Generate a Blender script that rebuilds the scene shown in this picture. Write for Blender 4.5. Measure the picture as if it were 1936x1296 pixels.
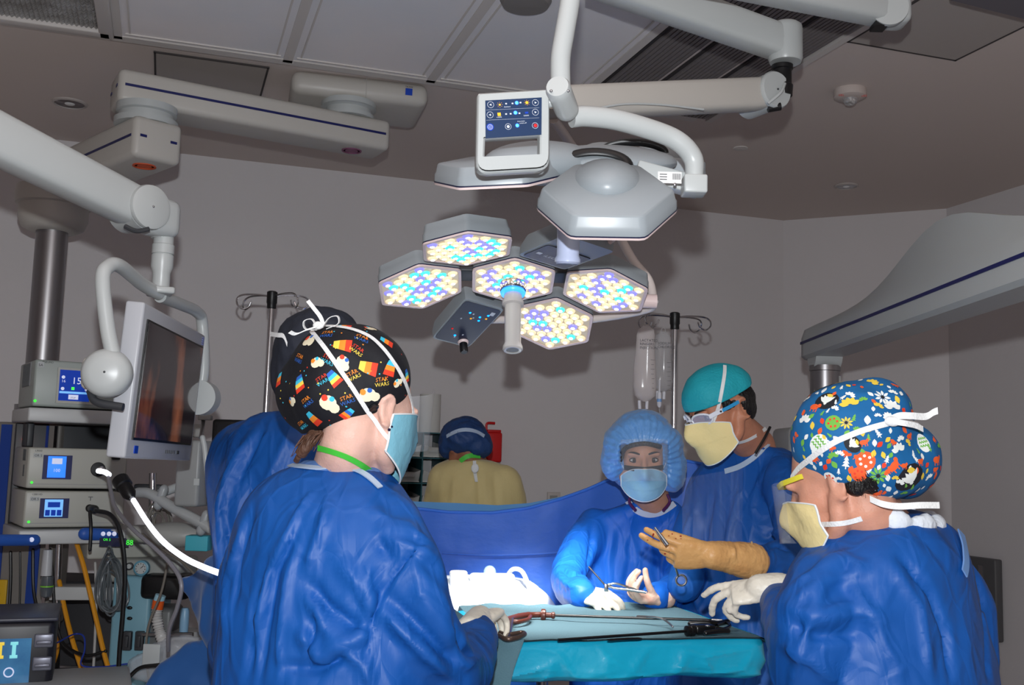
import bpy, bmesh, math, random
import numpy as np
from mathutils import Vector, Matrix, noise
from mathutils.bvhtree import BVHTree
for o in list(bpy.data.objects): bpy.data.objects.remove(o)
SC = bpy.context.scene
COL = SC.collection
random.seed(7); np.random.seed(7)
# ---------------------------------------------------------------- camera
FPX = 2000.0
_p = math.atan((870-648)/FPX); _r = math.radians(1.65)
CFW = Vector((0, math.cos(_p), math.sin(_p)))
_U0 = Vector((0, -math.sin(_p), math.cos(_p))); _R0 = Vector((1, 0, 0))
CUP = _U0*math.cos(_r) - _R0*math.sin(_r)
CRT = _R0*math.cos(_r) + _U0*math.sin(_r)
CAM = Vector((0, 0, 1.5))
cd = bpy.data.cameras.new('camera'); co = bpy.data.objects.new('camera', cd); COL.objects.link(co)
cd.sensor_width = 36; cd.lens = 36*FPX/1936; cd.clip_start = .05
m = Matrix((CRT, CUP, -CFW)).transposed().to_4x4(); m.translation = CAM
co.matrix_world = m
SC.camera = co
# ---------------------------------------------------------------- world, flash, view
w = bpy.data.worlds.new('world'); SC.world = w; w.use_nodes = True
w.node_tree.nodes['Background'].inputs[0].default_value = (1.0, .84, .80, 1)
w.node_tree.nodes['Background'].inputs[1].default_value = .42
def lamp(name, kind, loc, power, color=(1,1,1), size=.05, target=None, spot=60, blend=.3, label=None):
    l = bpy.data.lights.new(name, kind); l.energy = power; l.color = color
    if kind == 'AREA': l.size = size
    else: l.shadow_soft_size = size
    if kind == 'SPOT': l.spot_size = math.radians(spot); l.spot_blend = blend
    o = bpy.data.objects.new(name, l); COL.objects.link(o); o.location = loc
    if target is not None:
        o.rotation_euler = (Vector(target)-Vector(loc)).to_track_quat('-Z', 'Y').to_euler()
    return o
lamp('camera_flash', 'SPOT', CAM + CUP*.17, 212, (.93, .97, 1.0), .018, CAM + CUP*.17 + CFW*5, 135, .25)
lamp('room_light', 'AREA', (-.3, 1.2, 2.93), 7, (1, .80, .74), 1.6, (-.3, 1.2, 0))
SC.view_settings.view_transform = 'Standard'; SC.view_settings.look = 'None'
SC.view_settings.exposure = 0; SC.view_settings.gamma = 1; SC.view_settings.use_curve_mapping = False
# ---------------------------------------------------------------- pixel helpers (pixel + depth -> point)
def ray(x, y): return CFW + CRT*((x-968)/FPX) + CUP*((648-y)/FPX)
def P(x, y, Y):
    d = ray(x, y); return CAM + d*(Y/d.y)
def Gz(x, y, z):
    d = ray(x, y); return CAM + d*((z-CAM.z)/d.z)
def V(*a): return Vector(a)
def lin(c):
    return tuple(((v/255)/12.92 if v/255 <= .04045 else ((v/255+.055)/1.055)**2.4) for v in c)
# ---------------------------------------------------------------- materials
MATS = {}
def mat(name, rgb, rough=.5, metal=0, spec=.5, bump=None, emit=None, estr=0, alpha=1, trans=0, sheen=0, coat=0, var=None, ior=1.45, sss=0):
    """rgb = sRGB 0-255; bump=(scale,strength,detail[,stretch]); var=(scale, rgb2, lo, hi)"""
    if name in MATS: return MATS[name]
    M = bpy.data.materials.new(name); M.use_nodes = True; nt = M.node_tree
    b = nt.nodes['Principled BSDF']
    b.inputs['Base Color'].default_value = (*lin(rgb), 1)
    b.inputs['Roughness'].default_value = rough; b.inputs['Metallic'].default_value = metal
    b.inputs['Specular IOR Level'].default_value = spec; b.inputs['IOR'].default_value = ior
    b.inputs['Alpha'].default_value = alpha; b.inputs['Transmission Weight'].default_value = trans
    b.inputs['Sheen Weight'].default_value = sheen; b.inputs['Coat Weight'].default_value = coat
    if sss:
        b.inputs['Subsurface Weight'].default_value = sss; b.inputs['Subsurface Radius'].default_value = (1,.35,.2); b.inputs['Subsurface Scale'].default_value = .006
    if emit: b.inputs['Emission Color'].default_value = (*lin(emit), 1); b.inputs['Emission Strength'].default_value = estr
    tc = None
    if bump or var:
        tc = nt.nodes.new('ShaderNodeTexCoord')
    if bump:
        n = nt.nodes.new('ShaderNodeTexNoise'); n.inputs['Scale'].default_value = bump[0]; n.inputs['Detail'].default_value = bump[2]
        src = tc.outputs['Object']
        if len(bump) > 3:
            mp = nt.nodes.new('ShaderNodeMapping'); mp.inputs['Scale'].default_value = bump[3]; nt.links.new(src, mp.inputs[0]); src = mp.outputs[0]
        nt.links.new(src, n.inputs['Vector'])
        bp = nt.nodes.new('ShaderNodeBump'); bp.inputs['Strength'].default_value = bump[1]; bp.inputs['Distance'].default_value = .01
        nt.links.new(n.outputs['Fac'], bp.inputs['Height']); nt.links.new(bp.outputs[0], b.inputs['Normal'])
    if var:
        n = nt.nodes.new('ShaderNodeTexNoise'); n.inputs['Scale'].default_value = var[0]; n.inputs['Detail'].default_value = 4
        nt.links.new(tc.outputs['Object'], n.inputs['Vector'])
        r = nt.nodes.new('ShaderNodeValToRGB'); r.color_ramp.elements[0].position = var[2]; r.color_ramp.elements[1].position = var[3]
        r.color_ramp.elements[0].color = (*lin(rgb), 1); r.color_ramp.elements[1].color = (*lin(var[1]), 1)
        nt.links.new(n.outputs['Fac'], r.inputs[0]); nt.links.new(r.outputs[0], b.inputs['Base Color'])
    MATS[name] = M; return M
# ---------------------------------------------------------------- mesh builder
def frame(d, up=(0,0,1)):
    d = Vector(d).normalized(); up = Vector(up)
    x = up.cross(d)
    if x.length < 1e-4: x = Vector((1,0,0)).cross(d)
    x.normalize(); return x, d.cross(x).normalized(), d
class MB:
    def __init__(s): s.v = []; s.f = []; s.mi = []; s.cur = 0; s.smooth = []
    def add(s, vs, fs, smooth=False):
        o = len(s.v); s.v += [Vector(p) for p in vs]
        for f in fs: s.f.append([i+o for i in f]); s.mi.append(s.cur); s.smooth.append(smooth)
        return s
    def mat(s, i): s.cur = i; return s
    def box(s, c, size, ax=None, bev=0):
        """c centre, size full lengths, ax = 3 axes"""
        X, Y, Z = ax if ax else (V(1,0,0), V(0,1,0), V(0,0,1))
        c = Vector(c); a, b, d = [t/2 for t in size]
        if bev <= 0:
            vs = [c + X*(a*i) + Y*(b*j) + Z*(d*k) for k in (-1,1) for j in (-1,1) for i in (-1,1)]
            return s.add(vs, [(0,2,3,1),(4,5,7,6),(0,1,5,4),(2,6,7,3),(0,4,6,2),(1,3,7,5)])
        bm = bmesh.new(); bmesh.ops.create_cube(bm, size=1)
        for v in bm.verts: v.co = Vector((v.co.x*2*a, v.co.y*2*b, v.co.z*2*d))
        bmesh.ops.bevel(bm, geom=list(bm.edges), offset=min(bev, a*.95, b*.95, d*.95), segments=3, profile=.5, affect='EDGES')
        bm.verts.index_update()
        vs = [c + X*v.co.x + Y*v.co.y + Z*v.co.z for v in bm.verts]; fs = [[v.index for v in f.verts] for f in bm.faces]; bm.free()
        return s.add(vs, fs, True)
    def tube(s, pts, r, n=12, cap=True, round_end=False, sx=1, up=(0,0,1)):
        pts = [Vector(p) for p in pts]; rs = r if hasattr(r, '__len__') else [r]*len(pts)
        if round_end:
            def hemi(p, q, rr):
                d = (p-q).normalized(); return [(p + d*rr*math.sin(a), rr*math.cos(a)) for a in (.35, .75, 1.15, 1.5)]
            h0 = hemi(pts[0], pts[1], rs[0])[::-1]; h1 = hemi(pts[-1], pts[-2], rs[-1])
            pts = [a for a, _ in h0] + pts + [a for a, _ in h1]; rs = [a for _, a in h0] + list(rs) + [a for _, a in h1]
        t = []
        for i in range(len(pts)):
            a = pts[max(i-1, 0)]; b = pts[min(i+1, len(pts)-1)]; t.append((b-a).normalized())
        x, y, _ = frame(t[0], up); vs = []
        for i, p in enumerate(pts):
            if i:
                x = x - t[i]*x.dot(t[i]); x.normalize(); y = t[i].cross(x)
            for k in range(n):
                a = 2*math.pi*k/n; vs.append(p + (x*math.cos(a)*sx + y*math.sin(a))*rs[i])
        fs = [(i*n+k, i*n+(k+1) % n, (i+1)*n+(k+1) % n, (i+1)*n+k) for i in range(len(pts)-1) for k in range(n)]
        s.add(vs, fs, True)
        if cap:
            o = len(s.v)-len(vs)
            s.f.append([o+k for k in range(n)][::-1]); s.mi.append(s.cur); s.smooth.append(False)
            s.f.append([o+(len(pts)-1)*n+k for k in range(n)]); s.mi.append(s.cur); s.smooth.append(False)
        return s
    def lathe(s, c, d, prof, n=24, up=(0,0,1), smooth=True):
        """prof = [(radius, along)]"""
        x, y, d = frame(d, up); c = Vector(c); vs = []
        for r, h in prof:
            for k in range(n):
                a = 2*math.pi*k/n; vs.append(c + d*h + (x*math.cos(a)+y*math.sin(a))*max(r, 1e-5))
        fs = [(i*n+k, i*n+(k+1) % n, (i+1)*n+(k+1) % n, (i+1)*n+k) for i in range(len(prof)-1) for k in range(n)]
        s.add(vs, fs, smooth); o = len(s.v)-len(vs)
        if prof[0][0] > 1e-4: s.f.append([o+k for k in range(n)][::-1]); s.mi.append(s.cur); s.smooth.append(False)
        if prof[-1][0] > 1e-4: s.f.append([o+(len(prof)-1)*n+k for k in range(n)]); s.mi.append(s.cur); s.smooth.append(False)
        return s
    def disc(s, c, d, r, h, n=24): return s.lathe(c, d, [(r, 0), (r, h)], n, smooth=False)
    def prism(s, poly, off, inner=1.0):
        """poly = 3D points, off = vector extrusion; inner scales far end about centre"""
        poly = [Vector(p) for p in poly]; off = Vector(off); n = len(poly); c = sum(poly, Vector())/n
        vs = poly + [c + (p-c)*inner + off for p in poly]
        return s.add(vs, [list(range(n))[::-1], list(range(n, 2*n))] + [(i, (i+1) % n, n+(i+1) % n, n+i) for i in range(n)])
    def loft(s, rings, cap=True, smooth=True):
        n = len(rings[0]); vs = [Vector(p) for r in rings for p in r]
        fs = [(i*n+k, i*n+(k+1) % n, (i+1)*n+(k+1) % n, (i+1)*n+k) for i in range(len(rings)-1) for k in range(n)]
        if cap: fs += [list(range(n))[::-1], [(len(rings)-1)*n+k for k in range(n)]]
        return s.add(vs, fs, smooth)
    def ell(s, c, r, ax=None, n=20, mm=12):
        X, Y, Z = ax if ax else (V(1,0,0), V(0,1,0), V(0,0,1)); c = Vector(c)
        r = r if hasattr(r, '__len__') else (r, r, r); vs = []
        for i in range(1, mm):
            a = math.pi*i/mm
            for k in range(n):
                b = 2*math.pi*k/n; vs.append(c + X*r[0]*math.sin(a)*math.cos(b) + Y*r[1]*math.sin(a)*math.sin(b) - Z*r[2]*math.cos(a))
        fs = [(i*n+k, i*n+(k+1) % n, (i+1)*n+(k+1) % n, (i+1)*n+k) for i in range(mm-2) for k in range(n)]
        vs += [c - Z*r[2], c + Z*r[2]]; b = len(vs)-2
        fs += [(b, (k+1) % n, k) for k in range(n)] + [(b+1, (mm-2)*n+k, (mm-2)*n+(k+1) % n) for k in range(n)]
        return s.add(vs, fs, True)
    def strip(s, pts, wv, th=.001, nv=None):
        """ribbon along pts; wv = list/one width vector; th thickness along normal"""
        pts = [Vector(p) for p in pts]; n = len(pts); ws = wv if isinstance(wv, list) else [Vector(wv)]*n
        rings = []
        for i in range(n):
            t = (pts[min(i+1, n-1)]-pts[max(i-1, 0)]).normalized(); nn = t.cross(ws[i]).normalized() if nv is None else nv[i]
            rings.append([pts[i]-ws[i]*.5-nn*th/2, pts[i]+ws[i]*.5-nn*th/2, pts[i]+ws[i]*.5+nn*th/2, pts[i]-ws[i]*.5+nn*th/2])
        return s.loft(rings, True, True)
    def build(s, name, mats, parent=None, kind=None, label=None):
        org = parent['_org'] if parent is not None and '_org' in parent else (0,0,0)
        org = Vector(org)
        me = bpy.data.meshes.new(name)
        me.from_pydata([tuple(v-org) for v in s.v], [], s.f)
        for mm in (mats if isinstance(mats, (list, tuple)) else [mats]): me.materials.append(mm)
        me.polygons.foreach_set('material_index', s.mi); me.polygons.foreach_set('use_smooth', s.smooth)
        me.validate(); 
        bm = bmesh.new(); bm.from_mesh(me); bmesh.ops.recalc_face_normals(bm, faces=bm.faces); bm.to_mesh(me); bm.free()
        try: me.set_sharp_from_angle(angle=math.radians(42))
        except Exception: pass
        o = bpy.data.objects.new(name, me); COL.objects.link(o)
        if parent is not None: o.parent = parent; o['_org'] = tuple(org)
        if kind: o['kind'] = kind
        if label: o['label'] = label
        return o
def thing(name, label, cat, loc=(0,0,0), group=None):
    o = bpy.data.objects.new(name, None); COL.objects.link(o); o.location = loc
    o['label'] = label; o['category'] = cat; o['_org'] = tuple(loc); o.empty_display_size = .05
    if group: o['group'] = group
    return o
def tag(o, label, cat, group=None):
    o['label'] = label; o['category'] = cat
    if group: o['group'] = group
    return o
def dup(root, loc, rotz=None, label=None, group=None):
    r = root.copy(); COL.objects.link(r); r.location = loc
    if rotz is not None: r.rotation_euler = (0, 0, rotz)
    if label: r['label'] = label
    if group: r['group'] = group
    for ch in list(root.children):
        c = ch.copy(); COL.objects.link(c); c.parent = r
        for g in list(ch.children):
            d = g.copy(); COL.objects.link(d); d.parent = c
    return r
def bez(pts, n=8):
    """Catmull-Rom through points"""
    pts = [Vector(p) for p in pts]; out = []
    q = [pts[0]*2-pts[1]] + pts + [pts[-1]*2-pts[-2]]
    for i in range(1, len(q)-2):
        for k in range(n):
            t = k/n; a, b, c, d = q[i-1], q[i], q[i+1], q[i+2]
            out.append(.5*((2*b)+(c-a)*t+(2*a-5*b+4*c-d)*t*t+(3*b-a-3*c+d)*t**3))
    out.append(pts[-1]); return out
def text_mesh(txt, size, origin, X, Yv, mb, depth=0.0006, align='LEFT'):
    cu = bpy.data.curves.new('t', 'FONT'); cu.body = txt; cu.size = size; cu.align_x = align; cu.resolution_u = 2
    o = bpy.data.objects.new('t', cu); COL.objects.link(o)
    me = bpy.data.meshes.new_from_object(o); bpy.data.objects.remove(o)
    X = Vector(X).normalized(); Yv = Vector(Yv).normalized(); N = X.cross(Yv)
    mb.add([Vector(origin)+X*v.co.x+Yv*v.co.y+N*depth for v in me.vertices], [list(p.vertices) for p in me.polygons])
    bpy.data.meshes.remove(me)
# ---------------------------------------------------------------- room frame (u along back wall, v toward it)
A18 = math.radians(18)
UU = V(math.cos(A18), math.sin(A18), 0); VV = V(-math.sin(A18), math.cos(A18), 0); ZZ = V(0,0,1)
def W(u, v, z): return UU*u + VV*v + ZZ*z
def uv(p): return p.dot(UU), p.dot(VV)
CH = 3.0
wall_m = mat('wall_paint', (214,210,211), .75, spec=.25, bump=(55, .12, 3), var=(1.1, (208,205,206), .35, .7))
ceil_m = mat('ceiling_paint', (204,192,186), .8, spec=.2)
floor_m = mat('floor_vinyl', (186,176,172), .35, var=(3, (178,170,166), .3, .8))
base_m = mat('baseboard', (70,72,76), .5)
white = mat('equipment_white', (172,176,176), .34, spec=.5)
offwhite = mat('equipment_offwhite', (178,174,168), .42)
grey = mat('equipment_grey', (150,150,148), .45)
dgrey = mat('dark_grey_plastic', (50,52,56), .45)
black = mat('black_plastic', (14,14,16), .4)
navy = mat('navy_stripe', (14,22,84), .4)
chrome = mat('chrome', (205,205,208), .16, metal=1)
steel = mat('brushed_steel', (165,165,168), .33, metal=1)
alu = mat('aluminium', (150,148,150), .36, metal=1)
brandblue = mat('badge_blue', (10,60,170), .4)
U0_, U1_, V0_, V1_ = -3.6, 4.17, -2.2, 5.515
UC, VC = 3.51, 4.87   # chamfer
outline = [W(U0_, V0_, 0), W(U1_, V0_, 0), W(U1_, VC, 0), W(UC, V1_, 0), W(U0_, V1_, 0)]
MB().prism(outline, (0,0,-.1)).build('floor', floor_m, kind='structure')
MB().prism([p+ZZ*CH for p in outline], (0,0,.1)).build('ceiling', ceil_m, kind='structure')
def wall(name, a, b, mm=wall_m, z0=0, z1=CH):
    d = (b-a).normalized(); n = V(d.y, -d.x, 0)
    MB().prism([a+ZZ*z0, b+ZZ*z0, b+ZZ*z1, a+ZZ*z1], -n*.1).build(name, mm, kind='structure')
    MB().prism([a+n*.012, b+n*.012, b+n*.012+ZZ*.1, a+n*.012+ZZ*.1], -n*.012).build('baseboard_'+name[5:], base_m, kind='structure')
wall('wall_back', W(U0_, V1_, 0), W(UC, V1_, 0))
wall('wall_corner', W(UC, V1_, 0), W(U1_, VC, 0))
wall('wall_right', W(U1_, VC, 0), W(U1_, V0_, 0))
wall('wall_left', W(U0_, V0_, 0), W(U0_, V1_, 0))
# ---- ceiling grid: trims, panels, slotted vent
GV = 3.985; GU = [-.25, .36, .92, 1.53]
trim_m = mat('ceiling_trim', (196,190,186), .5)
panel_m = mat('diffuser_panel', (228,222,222), .38, bump=(400, .05, 1), var=(1.3, (212,214,220), .4, .7))
for i in range(3):
    t = MB().box(W((GU[i]+GU[i+1])/2, GV-.62, CH-.006), (GU[i+1]-GU[i]-.03, 1.18, .012), (UU, VV, ZZ))
    o = t.build('ceiling_panel', panel_m)
    tag(o, ['perforated ceiling diffuser panel beside the prismatic light fixture', 'middle perforated ceiling diffuser panel above the stacked boom arms', 'perforated ceiling diffuser panel beside the dark slotted vents'][i], 'ceiling panel', 'ceiling diffuser panels')
tm = MB()
tm.box(W(.1, GV, CH-.008), (4.0, .05, .016), (UU, VV, ZZ))
for u in GU: tm.box(W(u, GV-.65, CH-.008), (.035, 1.3, .016), (UU, VV, ZZ))
for i in range(3):
    tm.box(W((GU[i]+GU[i+1])/2, GV-.055, CH-.014), (GU[i+1]-GU[i]-.06, .008, .006), (UU, VV, ZZ))
    for s in (-1, 1): tm.box(W((GU[i]+GU[i+1])/2+s*(GU[i+1]-GU[i]-.09)/2, GV-.62, CH-.014), (.006, 1.1, .006), (UU, VV, ZZ))
tm.build('trim_1', trim_m, kind='structure')
# slotted vent strips right of the panels
slot_m = mat('vent_dark', (112,106,106), .55); slot_d = mat('vent_slot', (52,48,50), .7)
for j, (u0, u1) in enumerate(((1.56, 1.75), (1.77, 1.95), (1.97, 2.14))):
    t = thing('ceiling_vent', ['dark slotted ceiling vent strip next to the diffuser panel', 'middle dark slotted ceiling vent strip', 'dark slotted ceiling vent strip nearest the plain right ceiling'][j], 'vent', W((u0+u1)/2, GV-.62, CH), 'slotted ceiling vents')
    MB().box(W((u0+u1)/2, GV-.62, CH-.004), (u1-u0, 1.2, .008), (UU, VV, ZZ)).build('backing', slot_d, t)
    b = MB(); k = 9
    for q in range(k): b.box(W(u0+.01+(u1-u0-.02)*(q+.5)/k, GV-.62, CH-.012), ((u1-u0)/k*.66, 1.19, .008), (UU, VV, ZZ))
    b.build('slat', slot_m, t)
MB().box(W(2.165, GV-.62, CH-.008), (.03, 1.25, .016), (UU, VV, ZZ)).build('trim_2', trim_m, kind='structure')
# fluorescent fixture with prismatic lens at the top left
fx = thing('ceiling_light', 'unlit fluorescent ceiling light with prismatic lens in top left corner', 'ceiling light', W(-.6, GV-.62, CH))
b = MB()
for (cu_, cv_, su, sv) in ((-.6, GV-.045, .66, .05), (-.6, GV-1.2, .66, .05), (-.285, GV-.62, .05, 1.2), (-.915, GV-.62, .05, 1.2)):
    b.box(W(cu_, cv_, CH-.015), (su, sv, .03), (UU, VV, ZZ), .006)
b.build('frame', trim_m, fx)
lens = mat('prismatic_lens', (168,168,166), .12, spec=.8, trans=.0, bump=(70, .8, 2), var=(9, (120,116,112), .35, .65))
b = MB()
for k in range(36):
    u0 = -.89+k*.0161; b.prism([W(u0, GV-1.17, CH-.012), W(u0+.0161, GV-1.17, CH-.012), W(u0+.008, GV-1.17, CH-.019)], VV*1.1)
b.build('lens', lens, fx)
# access panel (left) and hatch outline (right)
def hatch(pts, label):
    t = thing('access_panel', label, 'ceiling panel', pts[0])
    MB().prism([p - ZZ*.001 for p in pts], (0,0,-.004)).build('panel', mat('hatch_paint', (166,158,153), .7), t)
    b = MB(); n = len(pts); c = sum(pts, Vector())/n
    for i in range(n):
        a, q = pts[i], pts[(i+1) % n]; d = (q-a); L = d.length; d.normalize()
        b.box((a+q)/2 - ZZ*.003, (L+.01, .008, .006), (d, ZZ.cross(d), ZZ))
    b.build('seam', mat('seam_dark', (62,58,58), .8), t)  # even dark line along the hatch joints
def uvrect(u0, u1, v0, v1, z=CH): return [W(u0, v0, z), W(u1, v0, z), W(u1, v1, z), W(u0, v1, z)]
pa = uv(Gz(293, 97, CH)); pb = uv(Gz(507, 127, CH))
hatch(uvrect(pa[0], pb[0], pa[1], pa[1]+.36), 'thin-framed square access hatch in ceiling left of the boom mount')
pa = uv(Gz(1806, 112, CH)); pb=uv(Gz(1590, 75, CH))
hatch(uvrect(max(pa[0]-.75, 2.20), pa[0], pa[1]-.75, pa[1]), 'pale square access hatch in the ceiling above the right wall')
# down lights
def downlight(px, py, r, label):
    c = Gz(px, py, CH); t = thing('recessed_downlight', label, 'ceiling light', c, 'recessed chrome downlights')
    MB().lathe(c, (0,0,-1), [(r*1.18, 0), (r*1.18, .006), (r*1.02, .009), (r*.98, .001)], 32).build('trim_ring', mat('ring_white', (180,172,168), .5), t)
    b = MB(); b.lathe(c - ZZ*.0025, (0,0,1), [(r*.97, -.004), (r*.9, -.0035), (r*.55, -.0025), (.012, -.0015)], 32)
    b.build('reflector', mat('reflector', (150,150,152), .12, metal=1, bump=(18, .7, 1)), t)
    MB().ell(c-ZZ*.006, (r*.35, r*.35, .006)).build('bulb', mat('bulb_glass', (215,215,215), .1), t)
downlight(132, 194, .062, 'chrome recessed downlight above the left boom column')
downlight(1600, 351, .052, 'chrome recessed downlight near the far right corner')
# small sprinkler cover and smoke detector
c = Gz(1400, 280, CH)
tag(MB().lathe(c, (0,0,-1), [(.035, 0), (.034, .004), (.0, .007)], 24).build('sprinkler_cover', trim_m), 'small flat round sprinkler cover in the ceiling beside the lamp arm', 'sprinkler cover')
c = Gz(1607, 170, CH); t = thing('smoke_detector', 'round white ceiling alarm with red marks and clear strobe dome', 'detector', c)
MB().lathe(c, (0,0,-1), [(.062, 0), (.064, .012), (.062, .03), (.052, .036), (.03, .038), (0, .038)], 36).build('base', mat('detector_white', (190,178,172), .45), t)
MB().lathe(c-ZZ*.036, (0,0,-1), [(.028, 0), (.027, .012), (.018, .024), (0, .03)], 24).build('strobe', mat('strobe_glass', (200,200,200), .08, metal=.6, bump=(60, .9, 1)), t, label='clear faceted strobe dome')
b = MB()
for s in (-1, 1): text_mesh('FIRE', .012, c+V(-.012+s*.045, -.04, -.0325), V(1,0,0), V(0,.4,-.9), b)
b.build('lettering', mat('red_print', (200,60,50), .5), t, label='red lettering')
# ================================================================ ceiling booms and lamp arms
def boom_box(a, b, width, h, name, parent, mm=offwhite, bev=.022, stripe=True):
    """horizontal beam with centreline a->b (bottom height = a.z)"""
    d = (b-a); L = d.length; d.normalize(); s = ZZ.cross(d)
    MB().box((a+b)/2+ZZ*h/2, (L, width, h), (d, s, ZZ), bev).build(name, mm, parent)
    if stripe:
        q = MB()
        for sg in (-1, 1): q.box((a+b)/2+ZZ*h*.52+s*sg*(width/2+.0005), (L-2*bev, .003, .009), (d, s, ZZ))
        for e, sg in ((a, -1), (b, 1)):
            for k in (-1, 1): q.box(e+d*sg*.0005+ZZ*h*.52+s*k*(width/2-bev-.012), (.003, .024, .009), (d, s, ZZ))
        q.build('stripe', navy, parent, label='dark blue stripe')
def badge(c, X, Yv, s, parent, txt='TRUMPF'):
    N = Vector(X).cross(Vector(Yv)).normalized(); X = Vector(X).normalized(); Yv = Vector(Yv).normalized()
    bq = MB(); bq.box(c, (s, s, .0015), (X, Yv, N)); bq.mat(1)
    text_mesh(txt, s*.30, c - X*s*.54 + Yv*s*.60 + N*.0004, X, Yv, bq)
    bq.build('badge', [brandblue, black], parent, label='blue square badge with maker name')
# ceiling mount + stacked booms on the left
bl = Gz(222, 190, 2.72); br = Gz(738, 285, 2.72)
d = (br-bl).normalized(); n = ZZ.cross(d)
if n.y < 0: n = -n
bA = bl + n*.09 + d*.02; bB = br + n*.09 - d*.02
boom = thing('ceiling_boom', 'long off-white upper boom arm with dark blue stripe under its ceiling mount', 'boom arm', (bB.x, bB.y, 3.0))
boom_box(bA - d*.02, bB + d*.02, .18, .125, 'beam', boom)
jB = bB - d*.13
# mount on the ceiling
ml = Gz(552, 128, 3.0); mr = Gz(812, 158, 3.0); md = (mr-ml).normalized(); mn = ZZ.cross(md)
b = MB(); b.box((ml+mr)/2 + mn*.17 - ZZ*.047, ((mr-ml).length, .34, .094), (md, mn, ZZ), .035); b.build('ceiling_mount', offwhite, boom)
b = MB(); b.box((ml+mr)/2 - md*-.02 - mn*.0005 - ZZ*.045, (.0015, .002, .09), (md, mn, ZZ)); b.build('seam', grey, boom)
badge((ml+mr)/2 + md*.19 - mn*.0025 - ZZ*.045, md, ZZ, .028, boom)
b = MB(); b.lathe(V(jB.x, jB.y, 2.91), -ZZ, [(.11, 0), (.11, .022), (.10, .024), (.092, .03), (.092, .05), (.105, .052), (.105, .068)], 40); b.build('joint', white, boom)
b = MB(); c = jB + d*.02 - ZZ*.0005
b.lathe(c, -ZZ, [(.0, .001), (.026, .001), (.026, .002), (0, .002)], 28); b.lathe(c, -ZZ, [(.033, 0), (.033, .003), (.04, .003), (.04, 0)], 28)
b.build('stop_ring', mat('ring_purple', (128,72,104), .5), boom, label='purple ring mark')
# lower boom with orange mark, ends in round head over the column
fc = P(300, 265, 3.62); colc = P(104, 372, 4.28)
zb = fc.z - .075
a = V(fc.x, fc.y, zb); e = V(colc.x, colc.y, zb)
low = thing('ceiling_boom', 'lower boom arm with orange ring mark leading back to the steel column', 'boom arm', (fc.x, fc.y, zb))
dd = (e-a).normalized()
boom_box(a, e+dd*.02, .18, .15, 'beam', low)
b = MB(); c = a + dd*.10 - ZZ*.0005
b.lathe(c, -ZZ, [(.0, .001), (.026, .001), (.026, .002), (0, .002)], 28); b.lathe(c, -ZZ, [(.033, 0), (.033, .003), (.041, .003), (.041, 0)], 28)
b.build('stop_ring', mat('ring_orange', (206,82,40), .5), low, label='orange ring mark')
jt = V(a.x, a.y, 0) + dd*.11
b = MB(); b.lathe(V(jt.x, jt.y, 2.725), -ZZ, [(.105, 0), (.105, .025), (.095, .03), (.095, .048), (.11, .052), (.11, 2.725-zb-.145)], 40); b.build('joint', white, low)
# head and column
head = V(colc.x, colc.y, zb)
b = MB(); b.lathe(head + ZZ*.05, -ZZ, [(.15, 0), (.152, .05), (.148, .07), (.135, .075), (.135, .13), (.12, .165), (.09, .18)], 40); b.build('column_head', offwhite, low)
b = MB(); b.lathe(head - ZZ*.12, -ZZ, [(.062, 0), (.062, .76)], 36); b.build('column', alu, low, label='brushed silver column')
COLX = head
# right boom
rA = P(1545, 648, 4.1); rB = P(1936, 487, 2.43); rB = V(rB.x, rB.y, rA.z)
rt = thing('ceiling_boom', 'white boom arm with blue stripe and humped back entering from the right edge', 'boom arm', rA)
dr = (rB-rA).normalized(); sr = ZZ.cross(dr); ext = rB + dr*1.2
b = MB(); prof = []
def rsec(t, top, hw):
    c = rA + dr*t; z0 = rA.z-.058; out = []
    pts = [(-hw, .0), (-hw*.8, -.012), (hw*.8, -.012), (hw, .0), (hw, .07), (hw*.8, .105), (hw*.35, top), (-hw*.35, top), (-hw*.8, .105), (-hw, .07)]
    return [V(c.x, c.y, z0) + sr*x + ZZ*z for x, z in pts]
rings = [rsec(-.012, .09, .05), rsec(0, .118, .062)] + [rsec(t, .12+.14*math.exp(-((t-1.25)/.42)**2) + .0*t, .065) for t in np.linspace(.05, 2.9, 30)]
b.loft(rings, True, True); b.build('beam', white, rt)
b = MB()
for sg in (-1, 1): b.box(rA + dr*1.35 + sr*sg*.0655 - ZZ*.006, (2.7, .003, .010), (dr, sr, ZZ))
b.build('stripe', navy, rt, label='dark blue stripe')
jr = rA + dr*.10
b = MB(); b.lathe(V(jr.x, jr.y, rA.z-.055)-sr*.05, sr, [(.06, 0), (.062, .01), (.062, .09), (.06, .1)], 36); b.build('joint', white, rt)
jr = V(jr.x, jr.y, rA.z-.10)
b = MB(); b.lathe(jr, -ZZ, [(.058, 0), (.058, .02), (.055, .022), (.055, .25)], 36); b.build('column', alu, rt, label='silver column under the arm')
b = MB(); b.box(jr + V(.045, -.032, -.055), (.016, .002, .03), (V(.8,.6,0), V(-.6,.8,0), ZZ)); b.build('sticker', white, rt)
sh = thing('service_head', 'grey pendant service head with blue stripe behind the capped woman on the right', 'service head', jr - ZZ*.36)
b = MB(); b.box(jr + V(0, 0, -.38), (.34, .26, .28), None, .02); b.build('housing', grey, sh)
b = MB(); b.box(jr + V(-.12, -.1325, -.39), (.035, .006, .22)); b.build('stripe', brandblue, sh, label='blue vertical stripe')
b = MB(); b.box(jr + V(-.07, -.133, -.262), (.07, .004, .018)); b.build('label_plate', white, sh)
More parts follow.
